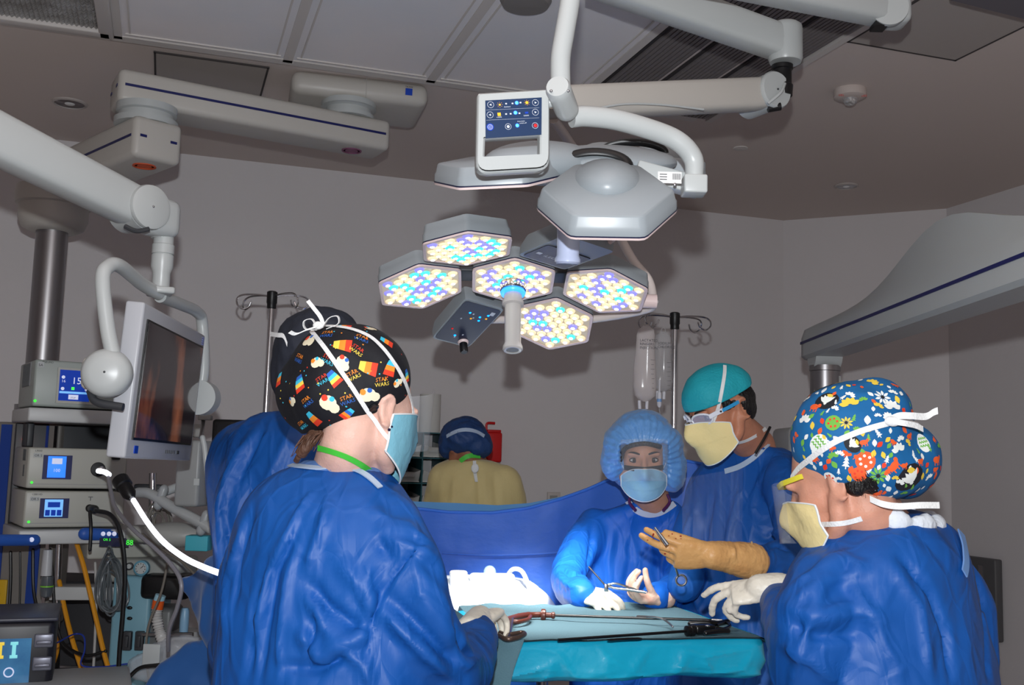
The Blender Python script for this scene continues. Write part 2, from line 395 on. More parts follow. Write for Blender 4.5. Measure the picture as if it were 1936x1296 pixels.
# ---------------------------------------------------------------- spring arms above
hubp = V(P(995, -30, 3.3).x, 3.3, CH)
hub = thing('ceiling_hub', 'round ceiling hub carrying the surgical lamp arms at top centre', 'ceiling mount', hubp)
MB().lathe(hubp, -ZZ, [(.085, 0), (.085, .012), (.075, .03), (0, .034)], 36).build('cover', mat('hub_grey', (120,116,114), .5), hub)
def arm_prism(a, b, h0, h1, wd, mb, n=14, hump=None):
    d = (b-a); L = d.length; d.normalize(); s = ZZ.cross(d).normalized(); u = d.cross(s).normalized()
    if u.z < 0: u = -u
    rings = []
    for i in range(n+1):
        t = i/n; c = a + d*L*t; h = h0+(h1-h0)*t; hh = hump(t) if hump else 0
        ring = []
        for k in range(16):
            an = 2*math.pi*k/16; cx, sx_ = math.cos(an), math.sin(an)
            e = .45
            px = math.copysign(abs(cx)**e, cx)*wd/2; pz = math.copysign(abs(sx_)**e, sx_)*h/2
            if pz > 0: pz += hh
            ring.append(c + s*px + u*pz)
        rings.append(ring)
    mb.loft(rings)
    return d, s, u
# arm A : upper, from hub out to the right pivot
aA = P(1120, -45, 2.75); aB = P(1478, 82, 2.9)
ta = thing('lamp_boom', 'upper horizontal white lamp arm with blue badge at its right end', 'lamp arm', aA)
b = MB(); arm_prism(aA, aB, .105, .095, .085, b); b.build('beam', white, ta)
b = MB(); b.lathe(P(1485, 45, 2.9), -ZZ, [(.036, 0), (.046, .008), (.048, .02), (.048, .105), (.044, .115)], 32); b.build('end_sleeve', white, ta)
dA = (aB-aA).normalized()
badge(P(1454, 68, 2.852), V(dA.x, dA.y, dA.z*.2), ZZ, .028, ta)
b = MB(); b.ell(P(1496, 101, 2.862), .003); b.build('screw', steel, ta)
# spindle
tb = thing('lamp_boom', 'lower white spring arm with round joint cover reaching left to the keypad post', 'lamp arm', P(1475, 150, 2.9))
b = MB(); b.lathe(P(1479, 124, 2.9), -ZZ, [(.03, 0), (.03, .012), (.026, .014), (.026, .055), (.03, .06), (.028, .09)], 28); b.build('spindle', black, tb, label='black spindle')
b = MB(); jc = P(1447, 178, 2.9); bEnd = P(1048, 196, 2.55)
d_, s_, u_ = arm_prism(bEnd, jc, .082, .09, .075, b, 16)
b.build('beam', offwhite, tb)
sf = V(-s_.x, -s_.y, -s_.z) if s_.y > 0 else s_
b = MB(); b.lathe(jc - sf*-.03, sf, [(.052, 0), (.054, .004), (.054, .012), (.05, .018), (0, .019)], 40); b.lathe(jc - sf*.075, sf, [(.052, 0), (.052, .1)], 40); b.build('joint_cover', white, tb)
b = MB(); b.ell(jc + sf*.05, .003); b.build('screw', dgrey, tb)
b = MB(); b.tube(bez([P(1484, 158, 2.86), P(1476, 175, 2.84), P(1452, 196, 2.84)]), .004, 8); b.build('cable', white, tb)
b = MB(); b.tube([jc + V(.0, -.03, -.052), jc + V(.035, -.03, -.045)], .012, 10); b.build('bumper', black, tb)
b = MB(); c1 = P(1210, 196, 2.66); b.tube(bez([P(1125, 206, 2.56), P(1180, 197, 2.60), P(1250, 198, 2.65), P(1330, 207, 2.71)]), .003, 8); b.build('moulding', white, tb)
b = MB(); b.lathe(bEnd + ZZ*.02, -ZZ, [(.045, 0), (.05, .01), (.05, .05), (.03, .06)], 28); b.build('end_hub', offwhite, tb)
# arm C : top right
tc = thing('lamp_boom', 'white monitor arm crossing the top edge, ending in a round joint at upper right', 'lamp arm', P(1690, 20, 2.7))
b = MB(); arm_prism(P(1210, -75, 2.45), P(1668, 18, 2.75), .085, .085, .08, b); b.build('beam', white, tc)
b = MB(); jc = P(1680, 16, 2.72); b.lathe(jc, V(-.1,-1,0), [(.05, 0), (.05, .012), (0, .014)], 36); b.build('joint_cover', white, tc)
b = MB(); b.box(P(1692, 22, 2.78), (.07, .09, .085), None, .02); b.build('end_block', white, tc)
b = MB(); b.box(P(1662, 50, 2.74), (.035, .05, .012)); b.build('bumper', black, tc)
# corner of a further ceiling device top right
tag(MB().prism([Gz(1795, 0, 2.9), Gz(1936, 36, 2.9), Gz(1990, -20, 2.9), Gz(1850, -60, 2.9)], (0,0,.08)).build('ceiling_housing', mat('housing_grey', (96,92,98), .6)), 'grey flat ceiling housing at the top right corner', 'ceiling fixture')  # one even grey over the whole housing
# ---------------------------------------------------------------- left monitor arm
tl = thing('monitor_boom', 'thick white spring arm from upper left holding the surgical monitor', 'monitor arm', P(262, 400, 2.62))
b = MB(); aL = P(-120, 205, 2.2); aR = P(262, 396, 2.62)
d_, s_, u_ = arm_prism(aL, aR, .115, .10, .09, b, 16)
b.build('beam', white, tl)
fd = (CAM-aR); fd.z = 0; fd.normalize(); fd = -s_ if s_.y > 0 else s_
b = MB(); b.lathe(aR + fd*.042, fd, [(.056, 0), (.057, .004), (.055, .012), (.045, .016), (0, .018)], 48); b.lathe(aR - fd*.05, fd, [(.057, 0), (.057, .09)], 40); b.build('joint_cover', white, tl)
b = MB(); b.ell(aR + fd*.06, .003); b.build('screw', steel, tl)
b = MB(); b.tube(bez([P(236, 428, 2.56), P(258, 437, 2.56), P(282, 433, 2.56)]), .006, 8); b.build('bumper', dgrey, tl)
kc = P(312, 395, 2.68); 
b = MB(); b.box(P(300, 412, 2.66), (.10, .075, .10), (V(d_.x,d_.y,0).normalized(), s_, ZZ), .025); 
b.loft([[V(*(P(306, y, 2.68))) + V(math.cos(t)*r, math.sin(t)*r, 0) for t in np.linspace(0, 2*math.pi, 24, endpoint=False)] for y, r in ((380, .02), (386, .027), (400, .029), (440, .029), (452, .027))]); b.build('knuckle', white, tl)
st = P(310, 448, 2.68)
b = MB(); b.lathe(st, -ZZ, [(.025, 0), (.025, .02), (.0275, .022), (.0275, .045), (.025, .046), (.025, .048), (.0275, .049), (.0275, .08), (.022, .095), (.022, .135)], 30); b.build('spindle', white, tl)
b = MB(); b.box(st - ZZ*.1435, (.06, .10, .018), (V(.9,.43,0), V(-.43,.9,0), ZZ), .006); b.build('clevis', white, tl)
# yoke
yt = thing('monitor', 'surgical flat monitor in white housing on tubular yoke at left', 'monitor', P(300, 548, 2.7))
ncorner = P(203, 512, 2.36); fcorner = P(374, 594, 3.05)
b = MB()
b.tube(bez([st - ZZ*.15 - V(.0,.01,0), P(268, 537, 2.58), P(226, 503, 2.42), P(204, 505, 2.37), P(194, 530, 2.35), P(203, 620, 2.35), P(214, 672, 2.35)], 8), .0165, 18)
b.tube(bez([st - ZZ*.155, P(345, 577, 2.86), P(372, 590, 3.0), P(382, 610, 3.05), P(385, 690, 3.05), P(380, 735, 3.05)], 8), .0165, 18); b.build('yoke', white, yt)
hb = P(212, 706, 2.35)
b = MB(); b.lathe(hb + V(-.012, .0, 0), V(.15, -.99, 0), [(.052, -.03), (.055, -.005), (.053, .012), (.045, .024), (.028, .031), (0, .033)], 40)
b.build('pivot_cover', white, yt)
b = MB(); b.ell(hb + V(-.006, -.030, 0), (.004, .003, .004)); b.build('screw', dgrey, yt)
b = MB(); b.box(hb + V(-.04, .035, 0), (.075, .05, .075), None, .015); b.build('hub_housing', offwhite, yt)
b = MB(); c = P(376, 752, 3.03); b.lathe(c, V(0,1,0), [(.05, -.01), (.05, .05)], 32); b.build('pivot_cover', white, yt)
b = MB(); b.tube(bez([hb + V(-.05, .01, -.04), hb + V(-.03, .0, -.065), hb + V(.03, 0, -.075)]), .009, 10); b.build('cable_boot', dgrey, yt)
# panel corners: front face looks toward +x
tN, bN = P(276, 573, 2.4), P(238, 869, 2.4); tF, bF = P(390, 636, 3.0), P(355, 868, 3.0)
fz = (tF-tN).normalized(); fu = (tN-bN).normalized(); fnn = fz.cross(fu).normalized()
if fnn.x < 0: fnn = -fnn
H_ = (tN-bN).length; L_ = (tF-tN).length
cen = (tN+bN+tF+bF)/4
b = MB(); b.box(cen - fnn*.022, (L_, H_, .044), (fz, fu, fnn), .006); b.build('housing', mat('monitor_white', (170,172,178), .35), yt)
b = MB(); b.box(cen - fnn*.06, (L_*.55, H_*.6, .05), (fz, fu, fnn), .02); b.build('rear_cover', grey, yt)
b = MB(); b.box(cen + fu*.004 + fnn*.001, (L_*.90, H_*.78, .006), (fz, fu, fnn)); scr = mat('screen_dark', (38,30,30), .12, spec=.6)
b.build('bezel', black, yt)
b = MB(); b.box(cen + fu*.004 + fnn*.0045, (L_*.88, H_*.75, .003), (fz, fu, fnn))
SM = mat('monitor_screen', (10,9,10), .08, spec=.55)
nt = SM.node_tree; bs = nt.nodes['Principled BSDF']
tcx = nt.nodes.new('ShaderNodeTexCoord'); mpx = nt.nodes.new('ShaderNodeMapping'); mpx.inputs['Scale'].default_value = (2, 3.2, 1.6)
nx = nt.nodes.new('ShaderNodeTexNoise'); nx.inputs['Scale'].default_value = 2.4; nx.inputs['Detail'].default_value = 3
rx = nt.nodes.new('ShaderNodeValToRGB'); rx.color_ramp.elements[0].position = .5; rx.color_ramp.elements[1].position = .74
rx.color_ramp.elements[0].color = (.012,.008,.01,1); rx.color_ramp.elements[1].color = (.22,.075,.04,1)
nt.links.new(tcx.outputs['Object'], mpx.inputs[0]); nt.links.new(mpx.outputs[0], nx.inputs['Vector']); nt.links.new(nx.outputs['Fac'], rx.inputs[0])
nt.links.new(rx.outputs[0], bs.inputs['Emission Color']); bs.inputs['Emission Strength'].default_value = .75
b.build('screen', SM, yt)
b = MB(); b.box(cen - fu*(H_*.44) - fz*(L_*.38) + fnn*.001, (.028, .018, .002), (fz, fu, fnn)); b.build('badge', brandblue, yt, label='small blue badge')
b = MB()
for k in range(6): b.box(cen - fu*(H_*.44) + fz*(.03+k*.017) + fnn*.001, (.003, .009, .002), (fz, fu, fnn))
b.box(cen - fu*(H_*.44) + fz*(.15) + fnn*.001, (.02, .009, .002), (fz, fu, fnn)); b.build('button', dgrey, yt)
b = MB()
for i in range(4):
    for j in range(4): b.box(cen + fu*(H_*.445) + fz*(L_*.46) + fz*(i-1.5)*.006 + fu*(j-1.5)*.006 + fnn*.001, (.004, .004, .0015), (fz, fu, fnn))
b.build('logo_mark', mat('logo_blue', (110,120,170), .5), yt)
# ================================================================ surgical lamp heads
lens_w = mat('lens_warm', (225,208,170), .15, spec=.8, emit=(240,220,180), estr=.7)
lens_t = mat('lens_teal', (60,205,205), .15, spec=.8, emit=(90,225,225), estr=.85)
lens_b = mat('lens_blue', (110,110,235), .15, spec=.8, emit=(150,145,250), estr=.85)
lens_c = mat('lens_core', (255,250,240), .2, emit=(255,250,240), estr=4)
lens_bed = mat('lens_bed', (150,140,120), .25, emit=(215,200,170), estr=.4)
rim_m = mat('lamp_rim', (222,200,198), .35)
shell_m = mat('lamp_shell', (140,147,152), .35, spec=.5)
seam_m = mat('lamp_seam', (26,30,60), .4)
def basis(n, bdir):
    n = Vector(n).normalized(); b_ = Vector(bdir); b_ = (b_ - n*b_.dot(n)).normalized(); return b_.cross(n), b_, n
def hexpts(c, a, b_, R, rot=90):
    return [c + a*(R*math.cos(math.radians(rot+60*k))) + b_*(R*math.sin(math.radians(rot+60*k))) for k in range(6)]
def rounded(poly, f=.08):
    out = []
    for i, p in enumerate(poly):
        q = poly[i-1]; r = poly[(i+1) % len(poly)]
        out += [p + (q-p)*f, p + (q-p)*f*.25 + (r-p)*f*.25, p + (r-p)*f]
    return out
def led_module(c, n, bdir, Wd, parent, depth=.05, lenses=True, dome=0, sub=None):
    """c = centre of the glass face, n = where it shines; housing behind"""
    a, b_, n = basis(n, bdir); R = Wd/math.sqrt(3)
    hx = lambda off, s: rounded(hexpts(c - n*off, a, b_, R*s))
    b = MB()
    rings = [hx(.006, 1.0), hx(depth*.55, .985), hx(depth*.62, .965), hx(depth, .93)]
    if dome:
        rings += [hx(depth+.003, .90)]
    b.loft(rings, True, False)
    if dome:
        ctr = c - n*(depth-.004) - sub*R*.78; tt_ = n.cross(sub)
        b.ell(ctr, (R*.60, R*.98, dome+.034), (tt_, sub, n), 32, 16)
    sh_ = b.build('module_housing', shell_m, parent)
    b = MB(); b.loft([hx(.0055, 1.004), hx(.0085, 1.004)], False, False); b.build('seam', seam_m, sh_)
    b = MB(); o1 = hx(0.001, 1.0); o2 = hx(.006, 1.003); i1 = hx(0.001, .93); i2 = hx(.004, .93)
    b.loft([i2, i1, o1, o2], False, False)
    b.build('rim', rim_m, sh_)
    if lenses:
        b = MB(); b.prism(hx(.0045, .935), -n*.001)
        b.build('glass_bed', lens_bed, sh_)
        b = MB(); rng = random.Random(int(c.x*1000)+int(c.z*977)); pit = Wd/7.6; cnt = 0
        for i in range(-4, 5):
            for j in range(-4, 5):
                x = (i + .5*(j % 2))*pit; y = j*pit*.866
                if abs(x) > Wd*.445: continue
                k = max(abs(x*math.cos(t)+y*math.sin(t)) for t in (0, math.pi/3, 2*math.pi/3))
                if k > Wd*.43: continue
                edge = k > Wd*.36; r = rng.random()
                b.mat(0 if (edge and r < .85) or r < .45 else (1 if r < .75 else 2))
                q = c + a*x + b_*y - n*.003
                b.lathe(q, n, [(pit*.47, 0), (pit*.42, .003), (pit*.25, .0052), (0, .006)], 10)
                b.mat(3); 
                b.lathe(q + n*.0052, n, [(pit*.23, 0), (pit*.18, .0015), (0, .002)], 6); cnt += 1
        b.build('lens_array', [lens_w, lens_t, lens_b, lens_c], sh_, label='glowing warm, teal and blue LED lenses')
    return sh_, a, b_, n
# ---- lower lamp (glass side toward the camera)
C0 = P(970, 534, 2.72); tl_ = math.radians(18)
nL = V(0.02, -math.sin(tl_), -math.cos(tl_)); aL_, bL_, nL = basis(nL, V(0.03, -1, .3))
lampL = thing('surgical_lamp', 'glowing lower surgical lamp of five hexagonal LED modules facing down', 'surgical lamp', C0, 'surgical lamp heads')
W_ = .212; SP = .238
def flower(c, a, b_, n, ang, tilt, sp=SP):
    t = math.radians(ang); r = a*math.cos(t) + b_*math.sin(t)
    tt = math.radians(tilt)
    nn = (n*math.cos(tt) - r*math.sin(tt)).normalized()
    return c + r*sp + n*sp*math.sin(tt)*.5, nn, r
led_module(C0, nL, bL_, W_, lampL, .045)
for ang in (0, 180, 120, -60):
    c, nn, r = flower(C0, aL_, bL_, nL, ang, 12)
    led_module(c, nn, bL_, W_, lampL, .052)
# bridges between modules
b = MB()
for ang in (0, 180, 120, -60, 60, -120):
    c, nn, r = flower(C0, aL_, bL_, nL, ang, 12); b.box(C0 + r*SP*.5 - nL*.03, (SP*.3, .06, .03), (r, nL.cross(r), nL), .004)
b.build('bridge', dgrey, lampL)
# control module lower left
c, nn, r = flower(C0, aL_, bL_, nL, -120, 13)
a2, b2, n2 = basis(nn, bL_)
perp = n2.cross(r).normalized()
rr = (r - n2*r.dot(n2)).normalized(); pp = n2.cross(rr)
def trap(cc, s=1.0, in_=.062, out=.052, near=-.10, far=.095):
    return [cc + rr*near*s + pp*in_*s*1.0, cc + rr*near*s - pp*in_*s, cc + rr*far*s - pp*out*s*1.15, cc + rr*far*s + pp*out*s*1.15]
b = MB(); b.loft([rounded(trap(c - n2*.0, 1)), rounded(trap(c - n2*.022, 1.01)), rounded(trap(c - n2*.05, .93))], True, False)
cm = b.build('control_housing', shell_m, lampL)
b = MB(); b.prism(rounded(trap(c + n2*.0012, .93)), n2*.0012); b.build('control_panel', mat('keypad_dark', (38,40,60), .35), cm, label='dark keypad panel')
led_blue = mat('led_blue', (20,140,255), .3, emit=(0,120,255), estr=5)
led_or = mat('led_orange', (240,170,40), .4, emit=(240,160,30), estr=.5)
led_red = mat('led_red', (220,30,30), .4, emit=(220,20,20), estr=.4)
icon = mat('icon_white', (200,205,215), .5)
for x, y, k in ((-.052, .02, 0), (.055, .008, 0), (-.045, -.015, 0), (-.03, -.02, 0), (-.06, -.033, 0), (.03, .03, 2), (-.045, -.035, 1), (-.03, .005, 1)):
    b = MB(); b.lathe(c + rr*x + pp*-y + n2*.0028, n2, [(.0034, 0), (.002, .0015), (0, .002)], 10); b.build('indicator_light', (led_blue, led_or, led_red)[k], cm)
b = MB(); b.box(c + rr*-.07 + pp*.0405 + n2*.0026, (.014, .012, .001), (rr, pp, n2))
for x, y in ((-.035, .0), (-.05, -.008), (.045, .012), (-.02, -.03), (.062, -.005)): b.box(c + rr*x + pp*y + n2*.0026, (.005, .004, .0006), (rr, pp, n2))
b.build('key_icons', icon, cm)
kb = c + rr*.075 - pp*.03
if (c + rr*.075 + pp*.03).x > kb.x: kb = c + rr*.075 + pp*.03
b = MB(); b.lathe(kb + n2*.002, n2, [(.016, 0), (.014, .006), (.0125, .007)], 24); b.build('knob_collar', rim_m, cm)
b = MB(); b.lathe(kb + n2*.008, n2, [(.0115, 0), (.0115, .026), (.009, .03), (0, .03)], 24); b.build('knob', black, cm)
# back module with grip and blue tab (upper right)
c, nn, r = flower(C0, aL_, bL_, nL, 60, 12)
a2, b2, n2 = basis(nn, bL_); rr = (r - n2*r.dot(n2)).normalized(); pp = n2.cross(rr)
b = MB(); b.loft([rounded(trap(c, 1.08, .066, .058)), rounded(trap(c - n2*.022, 1.08, .066, .058)), rounded(trap(c - n2*.052, .98))], True, False)
bm_ = b.build('module_housing', shell_m, lampL)
b = MB(); b.prism(rounded(trap(c + n2*.001, .96, .066, .058, -.10, .02)), n2*.0015); b.build('name_strip', mat('keypad_dark', (38,40,60), .35), bm_)
b = MB(); sgn = 1 if pp.x > 0 else -1
text_mesh('iLED 7', .018, c - rr*.055 - pp*sgn*.03 + n2*.003, pp*sgn, (n2.cross(pp*sgn)), b, 0.0005)
b.box(c - rr*.045 - pp*sgn*.047 + n2*.0032, (.012, .012, .0008), (rr, pp, n2))
b.build('lettering', icon, bm_)
b = MB(); g = c + rr*.10 - n2*.0
b.tube(bez([g + pp*.055 - n2*.02, g + pp*.05 + rr*.03 - n2*.03, g + rr*.035 - n2*.03, g - pp*.05 + rr*.03 - n2*.03, g - pp*.055 - n2*.02]), .007, 10); b.build('grip', rim_m, bm_)
b = MB(); b.box(c - n2*.056 + rr*.02, (.04, .03, .006), (rr, pp, n2)); b.build('tab', brandblue, bm_)
# handle
hc = C0 + nL*.004 + bL_*.0
b = MB(); b.lathe(hc, nL, [(.034, 0), (.036, .01), (.034, .022), (.027, .026)], 40); b.build('handle_base', chrome, lampL)
b = MB(); b.lathe(hc + nL*.024, nL, [(.031, 0), (.033, .003), (.031, .008), (.025, .009)], 40); b.build('light_ring', mat('ring_glow', (60,150,255), .3, emit=(40,130,255), estr=2.2), lampL, label='glowing blue ring')
b = MB(); b.lathe(hc + nL*.03, nL, [(.022, 0), (.024, .01), (.0235, .022), (.028, .024), (.028, .032), (.0215, .036), (.021, .14), (.025, .15), (.026, .158), (.022, .161), (.016, .16), (.015, .14), (0, .14)], 36)
b.build('sterile_handle', mat('handle_white', (190,186,184), .25, spec=.7), lampL)
b = MB(); b.lathe(hc + nL*.03, nL, [(.0155, .159), (.0148, .141), (0, .1405)], 30); b.build('handle_bore', black, lampL)
# yoke tubes of the lower lamp
b = MB()
b.tube(bez([bEnd - ZZ*.04, P(1095, 300, 2.72), P(1160, 425, 2.86), P(1195, 490, 2.88), P(1226, 530, 2.86), P(1236, 572, 2.82)], 8), .0125, 14)
b.tube(bez([P(1236, 572, 2.82), P(1225, 585, 2.86), P(1150, 600, 2.95), P(1040, 612, 3.0), P(960, 605, 3.0), P(870, 608, 2.95)], 6), .011, 12)
b.build('yoke', mat('yoke_pinkwhite', (206,196,192), .35), lampL)
b = MB(); cy = P(1232, 570, 2.8); b.tube([cy - V(.03, 0, 0), cy + V(.013, 0, 0)], .019, 20); b.build('yoke_hub', rim_m, lampL)
# real light from the module faces
cf, nf, rf = flower(C0, aL_, bL_, nL, -60, 12)
for ang in (0, 180, -60):
    c, nn, r = flower(C0, aL_, bL_, nL, ang, 12)
    lamp('lamp_beam_lower', 'SPOT', c + nn*.03, 34, (1, .93, .88), .09, C0 + V(.08,.42,-1), 76, .6)
# ---- upper lamp (seen from its back)
up_t = math.radians(20)
nU = V(.02, math.sin(up_t), -math.cos(up_t)); aU, bU, nU = basis(nU, V(.06, 1, .4))   # aU points left
M1 = P(1149, 320, 1.93)
lampU = thing('surgical_lamp', 'upper surgical lamp seen from its pale grey back beside the keypad', 'surgical lamp', M1, 'surgical lamp heads')
C1 = M1 + nU*.032 + bU*.24 + aU*.0
for k, (ang, ti, do, dz) in enumerate(((-90, 21, .026, 0), (-30, 4, .010, .004), (30, 10, .012, 0), (90, 10, .012, 0), (150, 8, .010, -.0))):
    c, nn, r = flower(C1, aU, bU, nU, ang, ti, .248 if k != 4 else .175)
    led_module(c + nU*-dz, nn, nn.cross(r), (.232, .226, .21, .21, .12)[k], lampU, .042 if k != 1 else .040, lenses=(k == 0), dome=do, sub=r)
led_module(C1, nU, aU, .212, lampU, .035)
b = MB(); b.ell(C1 - nU*.030, (.15, .12, .034), (aU, bU, nU), 40, 16); b.build('back_dome', shell_m, lampU)
c1, n1_, r1_ = flower(C1, aU, bU, nU, -90, 21, .248)
rr_ = .066; cc = C1 + (c1-C1)*.50 - nU*.048 + aU*.022
b = MB(); b.tube([cc + aU*rr_*math.cos(t) + bU*rr_*.35*math.sin(t) - nU*(.004+.026*math.sin(t)) for t in np.linspace(0, math.pi, 20)], .007, 10, sx=1.6); b.build('seal', black, lampU, label='front black rubber seal')
cc = C1 - nU*.045 + bU*.02 - aU*.06
b = MB(); b.tube([cc + aU*rr_*math.cos(t) - nU*(.002+.022*math.sin(t)) for t in np.linspace(0, math.pi, 20)], .006, 10, sx=1.5); b.build('seal', black, lampU, label='rear black rubber seal')
cc = C1 - nU*.02 + aU*.13
b = MB(); b.tube([cc + nU*.02, cc - nU*.03 + bU*.01, cc - nU*.05 + bU*.03], .012, 10); b.build('hinge', black, lampU, label='black hinge')
# hub to the right with bar code label
hr = P(1300, 350, 2.04)
hl = P(1225, 330, 2.04)
b = MB(); b.box((hr+hl)/2 + V(.0, 0, 0), ((hr-hl).length+.05, .04, .038), ((hr-hl).normalized(), V(0,1,0), (hr-hl).normalized().cross(V(0,1,0))), .004); b.build('side_bar', white, lampU)
b = MB(); b.box(P(1312, 352, 2.0), (.045, .05, .036), None, .004); b.build('end_block', white, lampU)
b = MB(); bc = P(1266, 336, 1.965)
b.box(bc, (.045, .0012, .022)); b.mat(1)
for k in range(9): b.box(bc + V(.006+k*.0018, -.0009, .002), (.0009, .0004, .012))
for k in range(3): b.box(bc + V(-.012, -.0009, .006-k*.005), (.014, .0004, .0015))
b.mat(2); b.ell(P(1276, 349, 1.962), (.0035, .002, .0035))
b.build('barcode_label', [mat('label_white', (225,225,225), .5), black, steel], lampU, label='white bar code label')
# sterile handle below upper lamp
h0 = P(1076, 418, 2.12); h1 = P(1073, 498, 2.13)
b = MB(); dh = (h1-h0); Lh = dh.length; b.lathe(h0 - dh.normalized()*.04, dh, [(.024, 0), (.0245, .04), (.0245, .05), (.023, Lh*.5+.04), (.023, Lh+.025), (.0265, Lh+.032), (.0265, Lh+.038), (.022, Lh+.042), (0, Lh+.03)], 36)
b.build('sterile_handle', mat('handle_bluewhite', (176,186,215), .3), lampU)
b = MB(); hp = P(1076, 430, 2.092)
for r0 in (.0035,): b.tube([hp + V(r0*math.cos(t), 0, r0*math.sin(t)) for t in np.linspace(0, 2*math.pi, 13)], .0005, 5, cap=False)
text_mesh('Axial', .006, hp + V(.006, .0, .0005), V(1,0,0), V(0,0,1), b); text_mesh('sterile', .005, hp + V(.006, .0, -.005), V(1,0,0), V(0,0,1), b)
b.build('lettering', mat('print_grey', (120,130,160), .5), lampU)
lamp('lamp_beam_upper', 'SPOT', C1 + nU*.12, 330, (1, .97, .94), .10, P(1005, 1118, 3.45), 20, .35)
# ---- post, joint, curved tube and keypad
kp = thing('lamp_post', 'white tubular lamp post with drum joint and curved arm in front of the upper lamp', 'lamp arm', P(1063, 180, 1.85))
b = MB(); b.tube(bez([P(1082, -60, 1.9), P(1078, 0, 1.9), P(1068, 60, 1.9), P(1060, 110, 1.9), P(1060, 165, 1.9)], 8), .0185, 20); b.build('post', white, kp)
jd = (P(1080, 228, 1.93)-P(1058, 172, 1.83)).normalized()
b = MB(); b.lathe(P(1058, 174, 1.84), jd, [(0, -.0205), (.02, -.02), (.0225, -.014), (.0225, 0), (.0225, .055), (.022, .066), (.017, .075), (0, .079)], 36, up=(1,0,0)); b.build('drum_joint', white, kp)
b = MB()
for x in (1042, 1074): b.ell(P(x, 172, 1.818), .0028)
b.build('screw', steel, kp)
b = MB(); b.tube(bez([P(1080, 222, 1.92), P(1110, 220, 1.93), P(1170, 228, 1.95), P(1250, 252, 1.98), P(1288, 272, 1.99), P(1310, 300, 2.0), P(1313, 330, 2.0), P(1314, 362, 2.0)], 8), [.0195]*8*5 + [.0195-.004*i/16 for i in range(17)], 20); b.build('curved_arm', white, kp)
kd = thing('control_panel', 'keypad box with dark blue panel, three blue lights and grip loop beside the upper lamp', 'control panel', P(968, 250, 1.86))
Xk = (P(1030, 183, 1.86)-P(905, 192, 1.86)); 
Xk = (P(1020, 189, 1.87)-P(914, 195, 1.85)).normalized(); Yk = (P(914, 195, 1.85)-P(912, 258, 1.85)).normalized(); Nk = Xk.cross(Yk); Yk = Nk.cross(Xk)
ck = P(968, 253, 1.86)
def kpt(px, py):  # point on the keypad plane
    d = ray(px, py); t = (ck-CAM).dot(Nk)/d.dot(Nk); return CAM + d*t
def kloop(pts, rad=.012, n=5):
    out = []
    for i, p in enumerate(pts):
        q = (pts[i-1]-p).normalized(); r = (pts[(i+1) % len(pts)]-p).normalized(); R_ = rad[i] if isinstance(rad, (list, tuple)) else rad
        for k in range(n+1):
            t = k/n; out.append((p+q*R_)*(1-t)**2 + p*2*t*(1-t) + (p+r*R_)*t*t)
    return out
outer = kloop([kpt(904, 183), kpt(1034, 175), kpt(1034, 322), kpt(901, 330)], [.004, .004, .022, .022])
inner = kloop([kpt(912, 265), kpt(1021, 258), kpt(1021, 298), kpt(911, 303)], .002)
from mathutils.geometry import delaunay_2d_cdt
def plate_hole(outer, inner, N, th, mb, bev=.003):
    X_, Y_ = Xk, Yk; o0 = outer[0]
    to2 = lambda p: Vector(((p-o0).dot(X_), (p-o0).dot(Y_)))
    pts = [to2(p) for p in outer+inner]; no = len(outer); ni = len(inner)
    r = delaunay_2d_cdt(pts, [], [list(range(no)), list(range(no, no+ni))], 1, 1e-7)
    vs2, _, fs = r[0], r[1], r[2]
    cin = sum((to2(p) for p in inner), Vector((0,0)))/ni
    def inside(q, poly):
        c = False; j = len(poly)-1
        for i in range(len(poly)):
            a, b_ = poly[i], poly[j]
            if (a.y > q.y) != (b_.y > q.y) and q.x < (b_.x-a.x)*(q.y-a.y)/(b_.y-a.y+1e-12)+a.x: c = not c
            j = i
        return c
    ip = [to2(p) for p in inner]
    fs = [f for f in fs if not inside(sum((vs2[i] for i in f), Vector((0,0)))/len(f), ip)]
    V3 = [o0 + X_*p.x + Y_*p.y for p in vs2]
    mb.add([p + N*th/2 for p in V3], fs); mb.add([p - N*th/2 for p in V3], [f[::-1] for f in fs])
    for lp in (outer, inner):
        c = sum(lp, Vector())/len(lp); k = len(lp); s_ = 1 if lp is outer else -1
        g = [[p + N*th/2 for p in lp], [p + (p-c).normalized()*bev*s_ + N*(th/2-bev) for p in lp], [p + (p-c).normalized()*bev*s_ - N*(th/2-bev) for p in lp], [p - N*th/2 for p in lp]]
        mb.loft(g, False, True)
b = MB(); plate_hole(outer, inner, Nk, .026, b); b.build('housing', white, kd)
fk = Nk*.0135
pk = lambda px, py: kpt(px, py) + fk + (CAM-kpt(px,py)).normalized()*0
b = MB(); b.prism([kpt(915, 262)+fk-Yk*.004, kpt(1020, 255)+fk-Yk*.004, kpt(1021, 189)+fk, kpt(915, 195)+fk], Nk*.0008); b.build('panel', mat('keypad_blue', (28,50,84), .35), kd, label='dark blue membrane panel')
f2 = Nk*.0146
b = MB()
def ring(px, py, r, w=.0004):
    c = kpt(px, py)+f2; b.tube([c + Xk*r*math.cos(t) + Yk*r*math.sin(t) for t in np.linspace(0, 2*math.pi, 25)], w, 4, cap=False)
def tri(px, py, s, sg):
    c = kpt(px, py)+f2; b.add([c + Xk*s*sg*1.1, c - Xk*s*sg*.6 + Yk*s*.9, c - Xk*s*sg*.6 - Yk*s*.9], [(0,1,2)])
b.mat(0)
for (x, y, sg) in ((925, 203, -1), (924, 222, -1), (1009, 199, 1), (1009, 217, 1)): ring(x, y, .0057); tri(x, y, .0024, sg)
ring(1008.5, 242, .0054); ring(958, 244, .0054)
